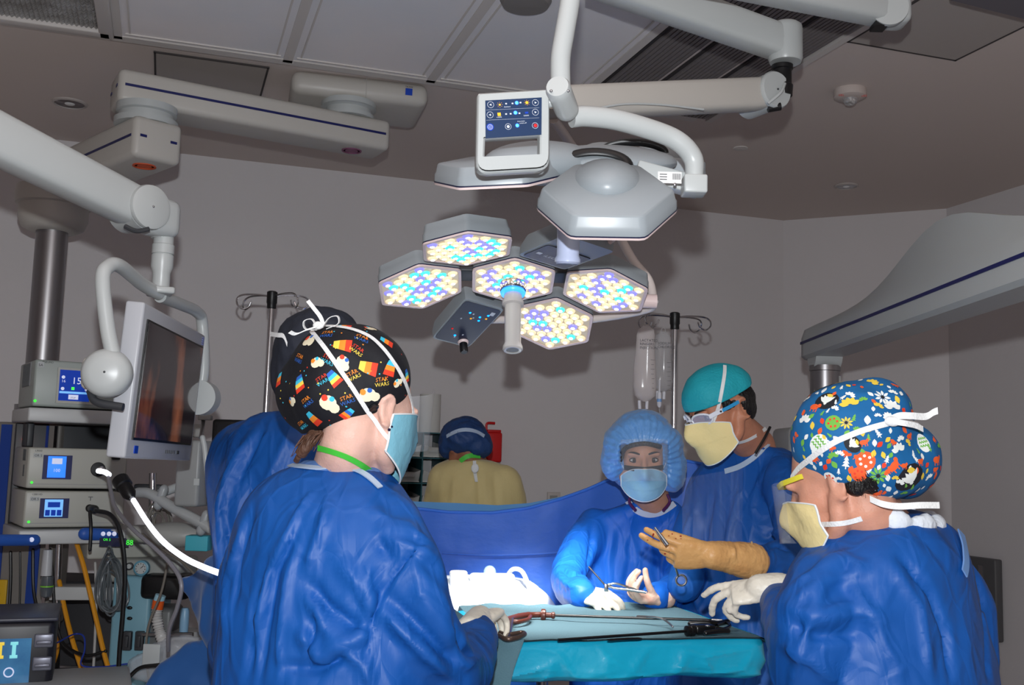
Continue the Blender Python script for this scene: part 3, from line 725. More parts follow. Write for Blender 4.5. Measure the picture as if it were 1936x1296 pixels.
b.lathe(kpt(958, 244)+f2, Nk, [(.0027, 0), (0, .0003)], 14)
for y0, y1 in ((213, 208.5), (232, 227.5)):
    p, q = kpt(917, y0)+f2, kpt(1016, y1)+f2; b.tube([p, q], .0002, 4)
for (x, y) in ((954, 201), (966, 200.5), (981, 199), (954, 220.5), (962.5, 220), (979, 219)): b.box(kpt(x, y)+f2, (.0032, .0026, .0002), (Xk, Yk, Nk))
text_mesh('4.500K', .0035, kpt(936, 228)+f2, Xk, Yk, b); text_mesh('5.000K', .0035, kpt(987, 225)+f2, Xk, Yk, b)
text_mesh('Ambient', .0035, kpt(950, 208.5)+f2, Xk, Yk, b)
text_mesh('Automatic', .0033, kpt(975, 235.5)+f2, Xk, Yk, b); text_mesh('switch-off', .0033, kpt(979, 239)+f2, Xk, Yk, b)
b.mat(1); b.lathe(kpt(1009, 242)+f2, Nk, [(.0032, 0), (0, .0003)], 14)
b.mat(2); b.lathe(kpt(993, 199)+f2, Nk, [(.0028, 0), (0, .0003)], 14); b.box(kpt(941, 221)+f2, (.006, .006, .0003), (Xk, Yk, Nk)); b.lathe(kpt(942, 203)+f2, Nk, [(.002, 0), (0, .0003)], 8)
for cx_, cy_ in ((993, 199), (942, 203)):
    for k in range(8):
        t = k*math.pi/4; c = kpt(cx_, cy_)+f2; dd_ = Xk*math.cos(t)+Yk*math.sin(t); b.tube([c+dd_*.0036, c+dd_*.0055], .0002, 4)
b.mat(3); b.box(kpt(992.5, 218)+f2, (.006, .0035, .0003), (Xk, Yk, Nk))
b.lathe(kpt(924, 245)+f2, Nk, [(.0068, 0), (.0067, .0003), (0, .0004)], 20)
b.mat(0); f2 = Nk*.0152; ring(924, 245, .0044, .0005); ring(924, 245, .002, .0004)
b.build('icon', [icon, led_red, led_or, brandblue], kd)
f2 = Nk*.0148
for x, y in ((974, 199.5), (971.5, 218), (975, 242)):
    b = MB(); b.lathe(kpt(x, y)+f2, Nk, [(.0034, 0), (.002, .001), (0, .0014)], 14)
    b.build('indicator_light', mat('led_bright', (60,120,255), .3, emit=(30,80,255), estr=9), kd, label='bright blue indicator light')
b = MB(); b.tube([kpt(1034, 195), P(1052, 190, 1.87)], .010, 12); b.build('bracket', white, kd)
# ================================================================ organic modelling helpers
class Blob:
    """closed surface kept as numpy arrays"""
    def __init__(s, V_, F_): s.v = np.array(V_, dtype=float); s.f = F_; s._topo()
    def _topo(s):
        n = len(s.v); e = set()
        for f in s.f:
            for i in range(len(f)):
                a, b = f[i-1], f[i]; e.add((a, b) if a < b else (b, a))
        s.e = np.array(list(e)); s.deg = np.bincount(s.e.ravel(), minlength=n).astype(float)[:, None]; s.deg[s.deg == 0] = 1
    def lap(s, x):
        o = np.zeros_like(x); np.add.at(o, s.e[:, 0], x[s.e[:, 1]]); np.add.at(o, s.e[:, 1], x[s.e[:, 0]]); return o/s.deg
    def smooth(s, n=5, k=.5, mask=None):
        for _ in range(n):
            d = (s.lap(s.v)-s.v)*k
            s.v += d if mask is None else d*mask[:, None]
        return s
    def normals(s):
        tri = np.array([[f[0], f[1], f[2]] for f in s.f] + [[f[0], f[2], f[3]] for f in s.f if len(f) == 4])
        a, b, c = s.v[tri[:, 0]], s.v[tri[:, 1]], s.v[tri[:, 2]]; nn = np.cross(b-a, c-a); N = np.zeros_like(s.v)
        for k in range(3): np.add.at(N, tri[:, k], nn)
        L = np.linalg.norm(N, axis=1)[:, None]; L[L == 0] = 1
        return N/L
    def bvh(s): return BVHTree.FromPolygons([tuple(p) for p in s.v], s.f)
    def noise(s, amp, scale, stretch=(1,1,1), ridge=True, seed=0, mask=None, octs=2, axes=None):
        N = s.normals(); h = np.zeros(len(s.v)); st = np.array(stretch)*scale
        q = s.v if axes is None else s.v @ np.array(axes).T
        for i, p in enumerate(q):
            if mask is not None and mask[i] < .01: continue
            a = Vector(p*st + seed); wv = noise.noise_vector(Vector(p*scale*.35 + seed))*.8
            a = a + wv; t = 0
            for o in range(octs):
                x = noise.noise(a*(2.1**o)); t += ((1-abs(x)*2.2)**1 - .45 if ridge else x)*(.5**o)
            h[i] = t
        if mask is not None: h *= mask
        s.v += N*(h*amp)[:, None]; return s
    def crumple(s, amp, scale, stretch=(1,1,1), seed=0, k=7.0):
        N = s.normals(); st = np.array(stretch)*scale; h = np.zeros(len(s.v))
        for i, p in enumerate(s.v):
            a = Vector(p*st + seed); a = a + noise.noise_vector(a*.6)*.5
            d = noise.voronoi(a)[0]; h[i] = math.exp(-(d[1]-d[0])*k) - .25*d[0]
        s.v += N*(h*amp)[:, None]; return s
    def crease(s, pts, w, d, both=0):
        """ridge (d>0) or groove (d<0) along the 3D polyline"""
        N = s.normals(); P_ = np.array([list(p) for p in pts]); best = np.full(len(s.v), 9.); tt = np.zeros(len(s.v)); tot = len(P_)-1
        for i in range(tot):
            a, b = P_[i], P_[i+1]; ab = b-a; t = np.clip(((s.v-a)@ab)/(ab@ab+1e-12), 0, 1)
            dd = np.linalg.norm(s.v-(a+t[:, None]*ab), axis=1); m_ = dd < best; best[m_] = dd[m_]; tt[m_] = (i+t[m_])/tot
        fade = np.clip(np.sin(np.pi*np.clip(tt*.9+.05, 0, 1))*1.6, 0, 1)
        g = np.exp(-(best/w)**2) - both*np.exp(-((best-w*2)/w)**2)
        s.v += N*(d*g*fade)[:, None]; return s
    def pull(s, c, r, vec):
        w_ = np.exp(-(np.linalg.norm(s.v-np.array(c), axis=1)/r)**2); s.v += w_[:, None]*np.array(vec); return s
    def build(s, name, mats, parent=None, mi=None, label=None):
        mb = MB(); mb.v = [Vector(p) for p in s.v]; mb.f = [list(f) for f in s.f]; mb.mi = mi if mi is not None else [0]*len(s.f); mb.smooth = [True]*len(s.f)
        org = Vector(parent['_org']) if parent is not None else Vector()
        me = bpy.data.meshes.new(name); me.from_pydata([tuple(v-org) for v in mb.v], [], mb.f)
        for mm in (mats if isinstance(mats, (list, tuple)) else [mats]): me.materials.append(mm)
        me.polygons.foreach_set('material_index', mb.mi); me.polygons.foreach_set('use_smooth', mb.smooth)
        o = bpy.data.objects.new(name, me); COL.objects.link(o)
        if parent is not None: o.parent = parent; o['_org'] = tuple(org)
        if label: o['label'] = label
        return o
def fuse(mb, voxel=.006, sm=4):
    me = bpy.data.meshes.new('tmp'); me.from_pydata([tuple(v) for v in mb.v], [], mb.f)
    bm = bmesh.new(); bm.from_mesh(me); bmesh.ops.recalc_face_normals(bm, faces=bm.faces); bm.to_mesh(me); bm.free()
    o = bpy.data.objects.new('tmp', me); COL.objects.link(o)
    md = o.modifiers.new('r', 'REMESH'); md.mode = 'VOXEL'; md.voxel_size = voxel; md.adaptivity = 0
    dg = bpy.context.evaluated_depsgraph_get(); dg.update()
    m2 = bpy.data.meshes.new_from_object(o.evaluated_get(dg))
    n = len(m2.vertices); co_ = np.empty(n*3); m2.vertices.foreach_get('co', co_)
    fs = [tuple(p.vertices) for p in m2.polygons]
    bpy.data.objects.remove(o); bpy.data.meshes.remove(me); bpy.data.meshes.remove(m2)
    return Blob(co_.reshape(-1, 3), fs).smooth(sm)
def pix_hit(bvh, x, y, back=0):
    d = ray(x, y).normalized(); h = bvh.ray_cast(CAM, d)
    if h[0] is None: return None, None
    return h[0] + h[1]*back, h[1]
def path_hit(bvh, pix, step=6, off=0):
    out = []; ns = []
    for i in range(len(pix)-1):
        a, b = pix[i], pix[i+1]; L = math.hypot(b[0]-a[0], b[1]-a[1]); k = max(1, int(L/step))
        for j in range(k + (1 if i == len(pix)-2 else 0)):
            t = j/k; p, n = pix_hit(bvh, a[0]+(b[0]-a[0])*t, a[1]+(b[1]-a[1])*t)
            if p is not None: out.append(p+n*off); ns.append(n)
    return out, ns
def smooth_path(p, n=3):
    p = [Vector(q) for q in p]
    for _ in range(n): p = [p[0]] + [(p[i-1]+p[i]*2+p[i+1])/4 for i in range(1, len(p)-1)] + [p[-1]]
    return p
def strap(bvhs, pix, w, mb, off=.003, th=.0012):
    pts, ns = path_hit(bvhs, pix, 6, off)
    if len(pts) < 2: return
    pts = smooth_path(pts, 4); ns = smooth_path(ns, 4); ws = []
    for i in range(len(pts)):
        t = (pts[min(i+1, len(pts)-1)]-pts[max(i-1, 0)]).normalized(); ws.append(t.cross(ns[i]).normalized()*w)
    mb.strip(pts, ws, th, nv=[n.normalized() for n in ns])
def chain(mb, pts, rs, n=16, sx=1, up=(0,0,1), sub=5):
    P3 = bez(pts, sub); R3 = list(np.interp(np.linspace(0, len(rs)-1, len(P3)), range(len(rs)), rs))
    mb.tube(P3, R3, n, round_end=True, sx=sx, up=up)
def ring_loft(mb, secs, n=36, e=.85):
    """secs: (centre, half-width vector, half-depth vector)"""
    rings = []
    C_ = [Vector(s_[0]) for s_ in secs]; A_ = [Vector(s_[1]) for s_ in secs]; B_ = [Vector(s_[2]) for s_ in secs]
    k = 5; Cb, Ab, Bb = bez(C_, k), bez(A_, k), bez(B_, k)
    for c, a, b_ in zip(Cb, Ab, Bb):
        rings.append([c + a*math.copysign(abs(math.cos(t))**e, math.cos(t)) + b_*math.copysign(abs(math.sin(t))**e, math.sin(t)) for t in np.linspace(0, 2*math.pi, n, endpoint=False)])
    mb.loft(rings)
def head_axes(f, roll=0):
    f = Vector(f).normalized(); r = f.cross(ZZ).normalized(); u = r.cross(f)
    if roll:
        q = Matrix.Rotation(math.radians(roll), 3, f); r = q @ r; u = q @ u
    return r, f, u
class Head:
    def __init__(s, c, f, roll=0, k=1.0): s.c = Vector(c); s.r, s.f, s.u = head_axes(f, roll); s.k = k
    def __call__(s, x, y, z): return s.c + (s.r*x + s.f*y + s.u*z)*s.k
    def loc(s, v):
        q = (v - np.array(s.c))/s.k; return np.stack([q@np.array(s.r), q@np.array(s.f), q@np.array(s.u)], 1)
    @property
    def ax(s): return (s.r, s.f, s.u)
def head_blobs(mb, H):
    k = H.k; E = lambda x, y, z, a, b, c: mb.ell(H(x, y, z), (a*k, b*k, c*k), H.ax, 20, 14)
    E(0, -.012, .035, .076, .094, .088); E(0, .03, .0, .066, .066, .085)
    E(0, .045, -.045, .052, .05, .065)          # mid face
    E(0, .062, -.098, .024, .024, .02)           # chin
    for s_ in (-1, 1):
        chain(mb, [H(s_*.064, -.005, -.03), H(s_*.056, .012, -.075), H(s_*.03, .055, -.1)], [.018*k, .019*k, .017*k], 12)
        E(s_*.04, .062, -.03, .022, .02, .022)   # cheek
        E(s_*.03, .083, .022, .026, .013, .011)  # brow
        # ear
        pts = [H(s_*(.072+.012*abs(math.sin(t))), -.012-.012+.017*math.cos(t)*1.0, -.008+.030*math.sin(t)) for t in np.linspace(-1.9, 2.6, 9)]
        chain(mb, pts, [.006*k]*9, 8, sub=2)
        E(s_*.073, -.022, -.008, .007, .015, .026); E(s_*.074, -.012, -.036, .006, .009, .010)
    chain(mb, [H(0, .088, .018), H(0, .102, -.005), H(0, .113, -.028)], [.009*k, .0095*k, .013*k], 12)
    for s_ in (-1, 1): E(s_*.013, .102, -.031, .009, .011, .008)
    E(0, .092, -.058, .024, .012, .007); E(0, .09, -.068, .021, .012, .007)
def head_finish(B, H):
    L = H.loc(B.v); r = np.array(H.r); f = np.array(H.f)
    for s_ in (-1, 1):
        w_ = np.exp(-(((L[:, 0]-s_*.031)/.017)**2 + ((L[:, 2]-.004)/.012)**2)) * (L[:, 1] > .03)
        B.v -= f*(w_*.012*H.k)[:, None]
        w_ = np.exp(-(((L[:, 0]-s_*.076)/.008)**2 + ((L[:, 1]+.02)/.008)**2 + ((L[:, 2]+.006)/.015)**2))
        B.v -= r*(w_*s_*.005*H.k)[:, None]
def skin_mat(name, rgb, rgb2=None): return mat(name, rgb, .48, spec=.4, sss=.12, bump=(240, .12, 3), var=(28, rgb2 or tuple(int(c*.93) for c in rgb), .35, .7))
def body_mesh(parent, H, skin, neck, torso, legs=True, voxel=.005, arms=()):
    """head + neck + torso + limbs as ONE surface. neck=(base point), torso=list of (point, halfwidthvec, halfdepthvec)"""
    mb = MB(); head_blobs(mb, H); k = H.k
    chain(mb, [H(0, -.025, -.02), H(0, -.032, -.07), Vector(neck)], [.056*k, .054*k, .062*k])
    ring_loft(mb, torso, 28)
    for pts, rs in arms: chain(mb, pts, rs)
    if legs:
        c, a, b_ = torso[-1]; c = Vector(c); a = Vector(a)
        for s_ in (-1, 1):
            hip = c + a*.5*s_; chain(mb, [hip + ZZ*.05, V(hip.x, hip.y, .5), V(hip.x, hip.y, .1)], [.085, .058, .042])
    B = fuse(mb, voxel, 5); head_finish(B, H); B.smooth(1)
    B.build('body', skin, parent)
    return B
def shoes(parent, c, a, f):
    for s_ in (-1, 1):
        p = Vector(c) + Vector(a)*.5*s_; mb = MB(); f_ = Vector(f).normalized(); s2 = ZZ.cross(f_)
        mb.ell(V(p.x, p.y, .045) + f_*.05, (.05, .14, .045), (s2, f_, ZZ), 20, 12); mb.box(V(p.x, p.y, .012) + f_*.05, (.09, .26, .024), (s2, f_, ZZ), .01)
        mb.build('shoe', mat('shoe_cover', (60,100,170), .7), parent)
def eyes(parent, H, iris=(52,34,24), brow=(30,22,20)):
    mb = MB()
    for s_ in (-1, 1):
        c = H(s_*.031, .068, .003)
        mb.mat(0); mb.ell(c, .0125*H.k, H.ax, 20, 14)
        mb.mat(1); mb.lathe(c + H.f*.0108*H.k, H.f, [(.0062*H.k, -.001), (.0058*H.k, .0016), (.003*H.k, .0028), (0, .003)], 18)
        mb.mat(2); mb.lathe(c + H.f*.0134*H.k, H.f, [(.003*H.k, 0), (0, .0006)], 12)
        mb.mat(3)
        for g, zz in ((-1, .0075), (1, -.0075)):
            pts = [H(s_*.031 + x, .0815 - abs(x)*.35, .003 + zz*(1-(x/.018)**2)*(1 if g < 0 else .8)) for x in np.linspace(-.0165, .0165, 9)]
            mb.tube(pts, [.0012, .0018, .002, .0022, .0022, .0022, .002, .0018, .0012], 8)
    mb.build('eyes', [mat('eye_white', (225,220,215), .2), mat('iris', iris, .2), mat('pupil', (5,5,5), .1), mat('lash', (28,18,16), .6)], parent)
    mb = MB()
    for s_ in (-1, 1):
        pts = [H(s_*(.014 + .036*t), .0985 - .016*t*t, .0235 + .006*math.sin(t*2.4)) for t in np.linspace(0, 1, 8)]
        mb.tube(pts, [.0022, .003, .0034, .0034, .003, .0026, .002, .001], 8)
    mb.build('eyebrows', mat('brow_%d' % brow[0], brow, .8), parent)
def mask_mesh(parent, H, mats, z0=.0, z1=-.125, name='face_mask', wid=70, pleats=3, bulge=.0, trim=True):
    """pleated surgical mask wrapped over nose and chin"""
    nu, nv = 41, 30; g = []
    for j in range(nv):
        v = j/(nv-1); row = []
        for i in range(nu):
            u = i/(nu-1)*2-1; th = math.radians(wid*u)
            z = z0 + (z1-z0)*v - .012*(1-abs(u))*0 + .012*(v-.5)*-(u*u)*-1.2*(1 if v < .5 else -1)*0
            top = z0 - .030*u*u; bot = z1 + .045*u*u
            z = top + (bot-top)*v
            rx = .083; ry = .101 - .02*max(0, v-.5)
            nose = .036*math.exp(-(u/.25)**2)*math.exp(-((v-(z0+.032)/(z0-z1))/.30)**2) + .010*math.exp(-(u/.45)**2)*math.exp(-((v-.75)/.25)**2)
            ple = .0022*((v*pleats*1.0) % 1.0)*math.cos(u*1.3) if pleats else 0
            r_ = 1 + bulge
            x = rx*math.sin(th)*r_; y = (ry*math.cos(th)+.004)*r_ + nose + ple + .0015*math.sin(u*9+v*7)
            row.append(H(x, y, z))
        g.append(row)
    mb = MB(); vs = [p for r_ in g for p in r_]; fs = [(j*nu+i, j*nu+i+1, (j+1)*nu+i+1, (j+1)*nu+i) for j in range(nv-1) for i in range(nu-1)]
    mb.add(vs, fs, True)
    vs2 = [p - H.f*.0016 for p in vs]; mb.add(vs2, [f[::-1] for f in fs], True)
    if trim:
        mb.mat(1)
        mb.tube(g[0], .0017, 6); mb.tube(g[-1], .0017, 6); mb.tube([r_[0] for r_ in g], .0024, 6); mb.tube([r_[-1] for r_ in g], .0024, 6)
    o = mb.build(name, mats, parent)
    return g, o
def finger(mb, base, d, nrm, lens, rad, curl, side=0):
    """chain of three joints; curl angles in degrees, bending toward -nrm"""
    p = Vector(base); d = Vector(d).normalized(); nrm = Vector(nrm).normalized(); ax = d.cross(nrm).normalized(); pts = [p - d*.012, p]; rs = [rad*1.05, rad*1.05]
    for L, c, r_ in zip(lens, curl, (rad, rad*.93, rad*.82)):
        q = Matrix.Rotation(math.radians(-c), 3, ax); d = (q @ d).normalized(); p = p + d*L; pts.append(p); rs.append(r_)
    mb.tube(bez(pts, 4), list(np.interp(np.linspace(0, len(rs)-1, (len(pts)-1)*4+1), range(len(rs)), rs)), 12, round_end=True)
    return p
def hand(wrist, d, nrm, side, curls, thumb=(40, 25, 20), k=1.0, spread=6, tdir=None):
    """wrist point, d = toward knuckles, nrm = back of the hand, side=+1 thumb toward d x nrm ... returns MB"""
    d = Vector(d).normalized(); nrm = Vector(nrm); nrm = (nrm - d*nrm.dot(d)).normalized(); sd = d.cross(nrm)*side   # sd points to thumb side
    W0 = Vector(wrist); mb = MB()
    rings = []
    for t, w_, h_ in ((-.05, .027, .021), (0, .027, .019), (.03, .036, .018), (.06, .041, .016), (.085, .041, .014), (.098, .037, .011)):
        c = W0 + d*t*k; rings.append([c + sd*(w_*k*math.copysign(abs(math.cos(a))**.8, math.cos(a))) + nrm*(h_*k*math.sin(a)) for a in np.linspace(0, 2*math.pi, 20, endpoint=False)])
    mb.loft(rings)
    L4 = ((.043, .026, .021), (.047, .030, .023), (.044, .028, .022), (.034, .021, .019)); R4 = (.0095, .0098, .0093, .0083); tips = []
    for i in range(4):
        off = (.030, .0105, -.0095, -.028)[i]; an = math.radians((1.5-i)*spread); dd = d*math.cos(an) + sd*math.sin(an)
        base = W0 + d*(.09, .095, .091, .083)[i]*k + sd*off*k
        tips.append(finger(mb, base, dd, nrm, [l*k for l in L4[i]], R4[i]*k, curls[i]))
    td = (d*.55 + sd*.75 - nrm*.35) if tdir is None else Vector(tdir); base = W0 + d*.028*k + sd*.024*k - nrm*.006*k
    mb.ell(W0 + d*.035*k + sd*.02*k - nrm*.01*k, (.016*k, .03*k, .013*k), (sd, d, nrm))
    tips.append(finger(mb, base, td, (nrm+sd*.6), [.040*k, .032*k, .026*k], .0112*k, (thumb[0]*.2, thumb[1], thumb[2])))
    return mb, tips
def tube_pts(mb, pts, r, n=10, sub=8): mb.tube(bez(pts, sub), r, n)
# ================================================================ people
def gown_mat(name, c1, c2, rough=.52):
    M = mat(name, c1, rough, spec=.42, bump=(13, .30, 5, (1, 1, .45)), var=(4, c2, .3, .75)); nt = M.node_tree; b = nt.nodes['Principled BSDF']
    old = b.inputs['Normal'].links[0].from_node; tc = [n for n in nt.nodes if n.type == 'TEX_COORD'][0]
    mp = nt.nodes.new('ShaderNodeMapping'); mp.inputs['Scale'].default_value = (1, 1, .5); nt.links.new(tc.outputs['Object'], mp.inputs[0])
    nz = nt.nodes.new('ShaderNodeTexNoise'); nz.inputs['Scale'].default_value = 3.5; nt.links.new(mp.outputs[0], nz.inputs['Vector'])
    mx = nt.nodes.new('ShaderNodeMix'); mx.data_type = 'VECTOR'; mx.inputs['Factor'].default_value = .30; nt.links.new(mp.outputs[0], mx.inputs[4]); nt.links.new(nz.outputs['Color'], mx.inputs[5])
    prev = old
    for sc, st, hi in ((8, .34, .25), (21, .16, .16)):
        vo = nt.nodes.new('ShaderNodeTexVoronoi'); vo.feature = 'DISTANCE_TO_EDGE'; vo.inputs['Scale'].default_value = sc; nt.links.new(mx.outputs[1], vo.inputs['Vector'])
        rp = nt.nodes.new('ShaderNodeMapRange'); rp.interpolation_type = 'SMOOTHSTEP'; rp.inputs['From Max'].default_value = hi; nt.links.new(vo.outputs['Distance'], rp.inputs['Value'])
        bp = nt.nodes.new('ShaderNodeBump'); bp.inputs['Strength'].default_value = st; bp.inputs['Distance'].default_value = .012; bp.invert = True
        nt.links.new(rp.outputs[0], bp.inputs['Height']); nt.links.new(prev.outputs[0], bp.inputs['Normal']); prev = bp
    nt.links.new(prev.outputs[0], b.inputs['Normal']); return M
gown_b = gown_mat('gown_blue', (10,72,146), (16,82,160))
gown_b2 = gown_mat('gown_blue_lit', (18,94,196), (26,106,208))  # brighter copy of the gown blue, lamp light put into the colour
gown_y = mat('gown_yellow', (212,194,138), .7, sheen=.2, bump=(18, .5, 4), var=(5, (200,180,124), .3, .7))
bind_m = mat('gown_binding', (168,184,205), .7)
tie_m = mat('white_tie', (225,226,226), .7, bump=(200, .2, 1))
tie2_m = mat('white_tie_loop', (232,232,232), .7)
skinA = skin_mat('skin_fair', (226,182,166)); skinB = skin_mat('skin_warm', (205,150,122)); skinC = skin_mat('skin_tan', (188,126,98)); skinD = skin_mat('skin_peach', (206,148,124)); skinF = skin_mat('skin_brown', (150,98,74))
glove_w = mat('glove_white', (226,218,202), .42, spec=.5, sheen=.1, bump=(60, .25, 3))
glove_o = mat('glove_tan', (218,168,108), .42, spec=.45, bump=(70, .3, 3), var=(22, (206,152,94), .35, .7))
mask_b = mat('mask_blue', (120,180,200), .7, bump=(40, .3, 3)); mask_y = mat('mask_yellow', (232,212,152), .75, bump=(50, .25, 3)); mask_t = mat('mask_trim', (222,226,228), .7)
mask_lb = mat('mask_paleblue', (150,200,226), .7, bump=(40, .25, 3))
blk_cloth = mat('black_cotton', (13,14,22), .75, bump=(30, .2, 3)); hair_b = mat('hair_brown', (86,58,44), .6, bump=(90, .8, 4, (1, 1, .1))); hair_k = mat('hair_black', (16,13,13), .45, bump=(120, .9, 4, (1, 1, .2)))
plast = mat('clear_plastic', (235,238,245), .08, spec=.6, alpha=.07)
green = mat('green_lanyard', (70,190,60), .5)
def secs(L, s, f):
    """L: (px, py, Y, hw, hd)"""
    s = Vector(s).normalized(); f = Vector(f).normalized()
    return [(P(x, y, Y), s*a, f*b) for x, y, Y, a, b in L]
def PL(L): return [P(*p) for p in L]
def body_secs(S, k=.78): return [(c, a*k, b_*k) for c, a, b_ in S]
def gown(parent, S, sleeves, m, voxel=.009, amp=.006, seed=0, folds=(), name='surgical_gown', sm=8, scale=4.5, hang=(1,1,.35), cuffs=True):
    mb = MB(); ring_loft(mb, S)
    for pts, rs in sleeves: chain(mb, pts, rs, 18)
    B = fuse(mb, voxel, sm)
    B.noise(amp, scale, hang, True, seed); B.crumple(amp*1.05, scale*.9, hang, seed+5); B.smooth(2); B.crumple(amp*.40, scale*2.4, (1,1,.6), seed+9); B.smooth(1)
    if folds:
        bv = B.bvh()
        for pix, w_, d_ in folds:
            pts, ns = path_hit(bv, pix, 12)
            if len(pts) > 1: B.crease(pts, w_*1.05, d_*1.25)
    B.build(name, m, parent)
    return B
def band(parent, bv, pix, w_, m, name, off=.004, th=.003, label=None):
    mb = MB(); strap(bv, pix, w_, mb, off, th)
    if mb.v: return mb.build(name, m, parent, label=label)
def clampplane(B, p, n):
    p = np.array(p); n = np.array(Vector(n).normalized()); d = (B.v-p)@n; k = d > 0; B.v[k] -= d[k][:, None]*n
def decal(bv, c, n, up, poly, mb, off=.0012):
    """flat polygon (2D, metres) wrapped on a surface around point c"""
    n = Vector(n).normalized(); up = Vector(up); up = (up - n*up.dot(n)).normalized(); x = up.cross(n); base = len(mb.v); vs = []
    for (a, b_) in poly:
        o = Vector(c) + x*a + up*b_ + n*.04; h = bv.ray_cast(o, -n, .09)
        vs.append(h[0] + h[1]*off if h[0] is not None else Vector(c) + x*a + up*b_ + n*off)
    return vs
def decal_poly(bv, c, n, up, poly, mb, off=.0012):
    cx = sum(p[0] for p in poly)/len(poly); cy = sum(p[1] for p in poly)/len(poly)
    mid = [((p[0]+cx)/2, (p[1]+cy)/2) for p in poly]; k = len(poly)
    vs = decal(bv, c, n, up, list(poly)+mid+[(cx, cy)], mb, off)
    mb.add(vs, [(i, (i+1) % k, k+(i+1) % k, k+i) for i in range(k)] + [(k+i, k+(i+1) % k, 2*k) for i in range(k)])
def cap_with_print(B, pr, name, mats, parent):
    n = len(B.v); mb = MB(); mb.v = [Vector(p) for p in B.v]+pr.v; mb.f = [list(f) for f in B.f]+[[i+n for i in f] for f in pr.f]
    mb.mi = [0]*len(B.f)+[i+1 for i in pr.mi]; mb.smooth = [True]*len(B.f)+pr.smooth
    return mb.build(name, mats, parent)
def circ(r, cx=0, cy=0, n=10, ry=None, a0=0, a1=2*math.pi):
    return [(cx + r*math.cos(a0+(a1-a0)*i/n), cy + (ry or r)*math.sin(a0+(a1-a0)*i/n)) for i in range(n)]
def rot2(poly, a, dx=0, dy=0, s=1): return [((x*math.cos(a)-y*math.sin(a))*s+dx, (x*math.sin(a)+y*math.cos(a))*s+dy) for x, y in poly]
def decal_text(bv, c, n, up, txt, size, mb, dy=0):
    cu = bpy.data.curves.new('t', 'FONT'); cu.body = txt; cu.size = size; cu.align_x = 'CENTER'; cu.resolution_u = 1
    o = bpy.data.objects.new('t', cu); COL.objects.link(o); me = bpy.data.meshes.new_from_object(o); bpy.data.objects.remove(o)
    vs = decal(bv, c, n, up, [(v.co.x, v.co.y+dy) for v in me.vertices], mb); mb.add(vs, [list(p.vertices) for p in me.polygons]); bpy.data.meshes.remove(me)
def shield(parent, pts4, name='face_shield', bow=.02):
    """thin curved clear visor: corners top-near, top-far, bottom-far, bottom-near"""
    a, b_, c, d = [Vector(p) for p in pts4]; n = (b_-a).cross(d-a).normalized(); mb = MB(); N_ = 10; g = []
    for i in range(N_+1):
        t = i/N_; o = n*bow*math.sin(math.pi*t); g.append((a.lerp(b_, t)+o, d.lerp(c, t)+o))
    vs = [p for r_ in g for p in r_]; fs = [(2*i, 2*i+2, 2*i+3, 2*i+1) for i in range(N_)]
    mb.add(vs, fs, True); mb.add([p+n*.0006 for p in vs], [f[::-1] for f in fs], True)
    mb.tube([r_[0] for r_ in g], .0008, 5)
    mb.build(name, plast, parent)
# ---------------------------------------------------------------- A: woman at the left front, seen from behind
pA = thing('person', 'person in black printed cap and blue gown at left front, seen from behind', 'person', (P(640, 900, 2.12).x, 2.12, 0))
sA = V(.86, -.50, 0); fA = V(.50, .86, 0)
HA = Head(P(697, 777, 2.10), (.63, .74, -.24), 0, 1.0)
SA = secs([(640, 884, 2.14, .070, .062), (640, 893, 2.14, .105, .085), (630, 912, 2.14, .138, .105), (626, 945, 2.13, .170, .125), (626, 1000, 2.12, .196, .145), (624, 1100, 2.12, .212, .16), (624, 1200, 2.12, .225, .175), (624, 1300, 2.12, .235, .185), (624, 1700, 2.12, .27, .22), (624, 2250, 2.12, .30, .25)], sA, fA)
armR = (PL([(738, 1003, 2.05), (762, 1080, 2.01), (790, 1200, 2.02), (832, 1275, 2.10)]), [.064, .074, .078, .072])
foreR = (PL([(832, 1278, 2.08), (868, 1268, 2.22), (894, 1222, 2.36), (897, 1200, 2.43)]), [.075, .066, .052, .043])
armL = (PL([(505, 1010, 2.22), (466, 1110, 2.28), (456, 1230, 2.34)]), [.058, .064, .065]); foreL = (PL([(450, 1230, 2.36), (560, 1240, 2.5), (700, 1200, 2.62)]), [.066, .055, .045])
BA = body_mesh(pA, HA, skinA, P(648, 890, 2.13), body_secs(SA, .74), arms=[(armR[0], [.05]*4), (foreR[0], [.045, .042, .035, .03])])
shoes(pA, (P(624, 1700, 2.12).x, 2.12, 0), sA*.24, fA)
